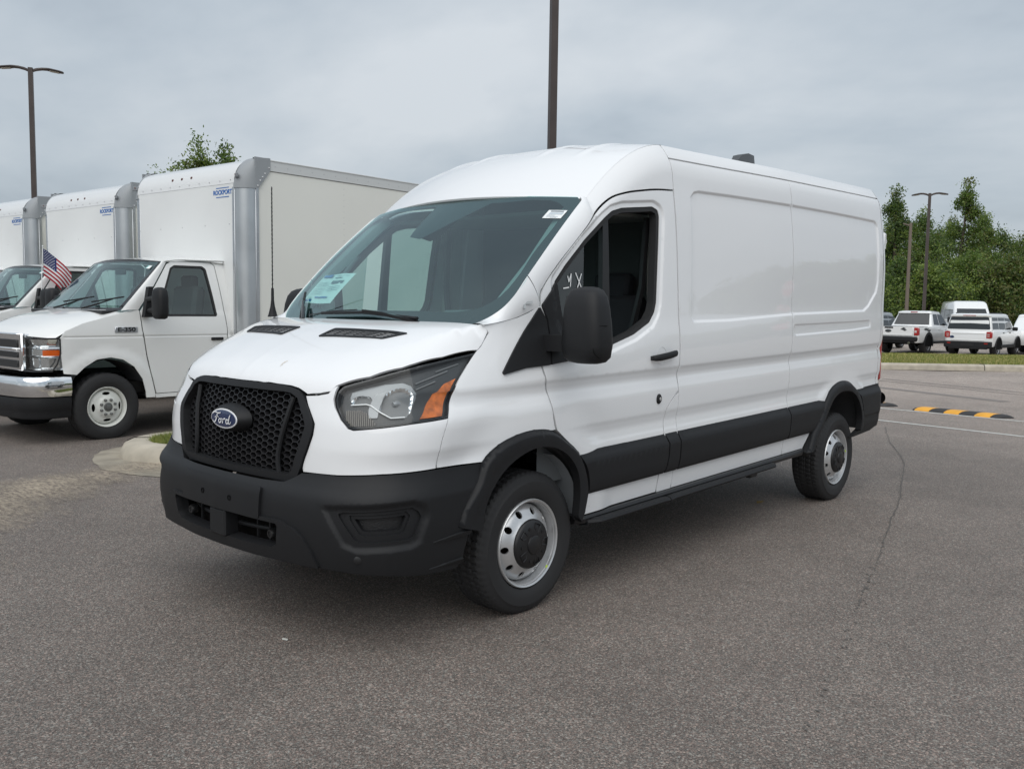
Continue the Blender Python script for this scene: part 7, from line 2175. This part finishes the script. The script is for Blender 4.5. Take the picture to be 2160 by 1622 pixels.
def suv(loc, h, lab, group=None, roofm=CARW, bodym=CARW):
    o = empty('parked_suv', loc, h); tag(o, lab, 'car', group)
    lv = [(.42, .05, 4.32, .90), (.55, .0, 4.39, .93), (.80, .0, 4.40, .945), (.98, .02, 4.36, .945), (1.06, .05, 4.30, .93), (1.10, .09, 4.22, .90)]
    mb = MB(); mb.loft([rring(x0, x1, w, z, .16 if z < 1.0 else .2) for z, x0, x1, w in lv]); mb.build('body', bodym, o, 45)
    gl = [(1.06, .045, 3.30, .90), (1.10, .055, 3.20, .895), (1.45, .11, 2.85, .835), (1.64, .16, 2.62, .79), (1.70, .19, 2.52, .77)]
    mb = MB(); mb.loft([rring(x0, x1, w, z, .10) for z, x0, x1, w in gl]); mb.build('cabin', bodym, o, 45)
    mb = MB(); mb.loft([rring(x0, x1, w, z, r) for z, x0, x1, w, r in ((1.655, .10, 2.62, .79, .12), (1.72, .09, 2.58, .785, .14), (1.765, .16, 2.48, .74, .2), (1.785, .35, 2.3, .6, .25))]); mb.build('roof', roofm, o, 45)
    XR, XF, Wd = gh(gl)
    g = glazing('rear_window', [(XR(z) - .008, y, z) for y, z in ((-.80, 1.13), (.80, 1.13), (.83, 1.16), (.74, 1.60), (.70, 1.63), (-.70, 1.63), (-.74, 1.60), (-.83, 1.16))], o)
    for s in (-1, 1):
        side_win('side_window', o, Wd, [(.16, 1.14), (.98, 1.14), (.98, 1.62), (.25, 1.62)], s)
        side_win('side_window', o, Wd, [(1.03, 1.14), (1.92, 1.12), (1.88, 1.62), (1.03, 1.62)], s)
        side_win('side_window', o, Wd, [(1.97, 1.12), (2.92, 1.12), (2.62, 1.58), (1.93, 1.62)], s)
        t = MB(); t.box((.015, s * .79, .90), (.05, .17, .27), bev=.02); t.box((.06, s * .885, .90), (.12, .08, .24), bev=.02); tl = t.build('tail_light', REDL, o, 40)
        t = MB(); t.box((-.014, s * .79, .93), (.008, .10, .03)); t.box((-.014, s * .79, .85), (.008, .09, .03)); t.build('lamp_strip', mat('lamp_clear', (.55, .5, .5), .2), tl, 40)
        for x in (1.45, 2.35):
            t = MB(); t.box((x, s * .955, .985), (.18, .03, .03), bev=.008); t.build('door_handle', BLACKP, o, 40)
        t = MB(); t.box((2.75, s * 1.03, 1.14), (.12, .20, .16), bev=.04); t.build('door_mirror', BLACKP, o, 40)
        t = MB(); t.box((1.3, s * .65, 1.80), (1.7, .04, .04), bev=.01); t.build('roof_rail', BLACKP, o, 40)
        for x in (.88, 3.55):
            dark_arch(o, x, s * .945, .36); car_wheel(o, x, s * .925, .36, .225)
        t = MB(); t.box((2.2, s * .93, .42), (2.0, .06, .14), bev=.02); t.build('rocker', BLACKP, o, 40)
    t = MB(); t.box((.02, 0, .50), (.14, 1.86, .26), bev=.05); t.box((.06, 0, .36), (.2, 1.5, .10), bev=.03); t.build('rear_bumper', BLACKP, o, 40)
    for s in (-1, 1):
        t = MB(); t.box((-.055, s * .72, .55), (.012, .14, .045)); t.build('reflector', REDL, o, 30)
    t = MB(); t.box((-.055, 0, .50), (.012, .50, .13)); t.build('plate_recess', DARKP, o, 30)
    t = MB(); t.box((-.012, 0, .96), (.02, 1.30, .025), bev=.006); t.box((-.012, 0, .68), (.03, 1.30, .03), bev=.01); t.build('tailgate_crease', bodym, o, 40)
    t = MB(); t.lathe([(.0, -.008), (.05, -.006), (.055, 0)], 16, 'x', (-.004, .62, .80)); t.v = [(a, .62 + (b - .62) * 1.7, c) for a, b, c in t.v]; t.build('oval_badge', NAVY, o, 40)
    t = MB(); t.box((.09, 0, 1.70), (.02, .5, .025)); t.build('brake_lamp', REDL, o, 30)
    t = MB(); t.box((2.1, 0, .42), (3.9, 1.5, .18)); t.build('underbody', CAVITY, o, 30)
    return o

def pickup(loc, h, lab, group=None):
    o = empty('pickup_truck', loc, h); tag(o, lab, 'pickup', group)
    lv = [(.50, .06, 5.30, .90), (.62, .02, 5.36, .95), (.90, .0, 5.37, .965), (1.10, .01, 5.33, .96), (1.18, .03, 5.2, .94)]
    mb = MB(); mb.loft([rring(x0, x1, w, z, .10) for z, x0, x1, w in lv]); mb.build('body', CARW, o, 45)
    # bed well
    mb = MB(); mb.box((.85, 0, 1.182), (1.45, 1.55, .012)); mb.build('bed_liner', DARKP, o, 30)
    gl = [(1.15, 1.72, 4.05, .90), (1.20, 1.74, 3.95, .89), (1.62, 2.00, 3.35, .76), (1.78, 2.08, 3.15, .71)]
    mb = MB(); mb.loft([rring(x0, x1, w, z, .10) for z, x0, x1, w in gl]); mb.build('cabin', CARW, o, 45)
    mb = MB(); mb.loft([rring(x0, x1, w, z, r) for z, x0, x1, w, r in ((1.765, 2.02, 3.18, .73, .10), (1.82, 2.04, 3.12, .72, .14), (1.86, 2.15, 3.0, .62, .2), (1.87, 2.3, 2.9, .4, .2))]); mb.build('roof', CARW, o, 45)
    XR, XF, Wd = gh(gl)
    glazing('rear_window', [(XR(z) - .008, y, z) for y, z in ((-.76, 1.26), (.76, 1.26), (.66, 1.74), (-.66, 1.74))], o)
    for s in (-1, 1):
        side_win('side_window', o, Wd, [(2.02, 1.26), (2.68, 1.24), (2.66, 1.72), (2.20, 1.72)], s)
        side_win('side_window', o, Wd, [(2.74, 1.24), (3.72, 1.22), (3.25, 1.70), (2.72, 1.72)], s)
        t = MB(); t.box((.01, s * .86, .98), (.06, .17, .34), bev=.02); t.box((.08, s * .93, .98), (.14, .07, .32), bev=.02); tl = t.build('tail_light', REDL, o, 40)
        t = MB(); t.box((-.022, s * .85, .98), (.008, .09, .10)); t.build('lamp_strip', MATS['lamp_clear'], tl, 40)
        for x in (1.22, 4.50):
            dark_arch(o, x, s * .965, .40, wid=.10); car_wheel(o, x, s * .955, .40, .225, wid=.27)
        for x in (2.45, 3.25):
            t = MB(); t.box((x, s * .97, 1.07), (.18, .03, .03), bev=.008); t.build('door_handle', CARW, o, 40)
        t = MB(); t.box((3.62, s * 1.05, 1.30), (.12, .22, .18), bev=.04); t.build('door_mirror', BLACKP, o, 40)
        t = MB(); t.box((2.85, s * .90, .50), (2.1, .14, .07), bev=.02); t.build('side_step', BLACKP, o, 40)
        # side graphic behind the cab
        rr = random.Random(4 + s)
        for k in range(5):
            t = MB(); x = .62 + .13 * k; z = 1.10 - .02 * k + rr.uniform(-.02, .02)
            t.add([(x, s * .972, z), (x + .22, s * .972, z + .05), (x + .30, s * .972, z + .015), (x + .10, s * .972, z - .05 - .02 * rr.random())], [(0, 1, 2, 3)]); t.build('side_graphic', mat('graphic_grey', (.06, .065, .07), .5), o, 60)
    t = MB(); t.box((-.004, 0, .98), (.03, 1.44, .40), bev=.015); tg = t.build('tailgate', CARW, o, 40)
    t = MB(); t.box((-.024, 0, .83), (.02, 1.40, .03), bev=.008); t.build('tailgate_crease', CARW, tg, 40)
    t = MB(); t.box((-.022, .28, 1.135), (.02, .36, .07), bev=.02); t.build('tailgate_handle', BLACKP, tg, 40)
    t = MB(); t.lathe([(.0, -.010), (.058, -.006), (.066, 0)], 20, 'x', (-.020, 0, 0)); t.v = [(a, .30 + b * 2.1, .99 + c) for a, b, c in t.v]; t.build('oval_badge', mat('badge_grey', (.05, .055, .06), .3), tg, 40)
    for k, (y, z, l) in enumerate(((-.20, 1.06, .26), (-.28, 1.10, .16), (-.32, 1.02, .18))):
        t = MB(); t.add([(-.021, y, z), (-.021, y - l * .3, z + .055), (-.021, y - l, z + .02), (-.021, y - l * .4, z - .03)], [(0, 1, 2, 3)]); t.build('tailgate_graphic', MATS['graphic_grey'], tg, 60)
    t = MB(); t.box((-.03, 0, .66), (.20, 1.86, .20), bev=.04); t.box((.1, 0, .53), (.3, 1.6, .10), bev=.03); t.build('rear_bumper', BLACKP, o, 40)
    t = MB(); t.lathe([(.035, 0), (.04, -.10), (.03, -.10), (.028, 0)], 14, 'x', (-.02, -.62, .50)); t.build('tail_pipe', CHROME, o, 40)
    t = MB(); t.box((2.04, 0, 1.80), (.03, .30, .05), bev=.01); t.build('brake_lamp', REDL, o, 30)
    t = MB(); t.box((2.7, 0, .52), (4.9, 1.4, .2)); t.build('underbody', CAVITY, o, 30)
    return o

def far_van(loc, h, lab, group=None):
    o = empty('passenger_van', loc, h); tag(o, lab, 'van', group)
    lv = [(.40, .0, 5.55, .95), (.6, .0, 5.6, 1.0), (1.1, .0, 5.55, 1.0), (1.35, .01, 5.1, .98)]
    mb = MB(); mb.loft([rring(x0, x1, w, z, .14) for z, x0, x1, w in lv]); mb.build('body', CARW, o, 45)
    gl = [(1.33, .01, 4.95, .97), (1.42, .02, 4.8, .965), (2.05, .06, 4.15, .90), (2.35, .10, 3.85, .86), (2.46, .16, 3.6, .80), (2.50, .3, 3.4, .65)]
    mb = MB(); mb.loft([rring(x0, x1, w, z, .12) for z, x0, x1, w in gl]); mb.build('roof', CARW, o, 45)
    XR, XF, Wd = gh(gl)
    glazing('windshield', [(XF(z) + .012, y, z) for y, z in ((-.82, 1.45), (.82, 1.45), (.74, 2.06), (-.74, 2.06))], o)
    for s in (-1, 1):
        side_win('side_window', o, Wd, [(3.1, 1.45), (4.35, 1.42), (3.95, 2.0), (3.1, 2.02)], s, .010)
        side_win('side_window', o, Wd, [(1.7, 1.45), (3.0, 1.45), (3.0, 2.02), (1.7, 2.02)], s, .010)
        side_win('side_window', o, Wd, [(.2, 1.45), (1.6, 1.45), (1.6, 2.02), (.25, 2.02)], s, .010)
        t = MB(); t.box((4.35, s * 1.12, 1.42), (.14, .24, .30), bev=.05); t.build('door_mirror', BLACKP, o, 40)
        for x in (1.0, 4.55):
            dark_arch(o, x, s * .99, .35); car_wheel(o, x, s * .965, .35, .21)
    t = MB(); t.box((5.56, 0, .52), (.16, 1.9, .28), bev=.05); t.build('front_bumper', BLACKP, o, 40)
    t = MB(); t.box((5.56, 0, .86), (.10, .95, .30), bev=.04); t.build('grille', BLACKP, o, 40)
    return o
V1 = 'vehicles in the far lot'
HD = R(-2)
def rear_at(p, fwd, left):   # world point of the rear-bumper middle
    return (p[0] - math.cos(HD) * fwd, p[1] - math.sin(HD) * fwd, -.25)
pickup(rear_at((37.75, 9.85), 1.22, 0), HD, 'white pickup truck with dark tailgate graphic, seen from behind', V1)
suv(rear_at((38.05, 7.15), .88, 0), HD, 'boxy white sport utility car with red tail lamps beside the pickup', V1)
far_van((56.0, 13.0, -.25), R(-2 + 180 + 28), 'white high-roof van behind the pickup, its dark windscreen towards us', V1)
suv((40.0, 13.0, -.25), R(-2), 'silver car half hidden behind the van rear, left of the pickup', V1, CARG, CARG)
suv((45.5, 6.0, -.25), R(-2 + 185), 'white car behind the boxy sport utility car at the right edge', V1)
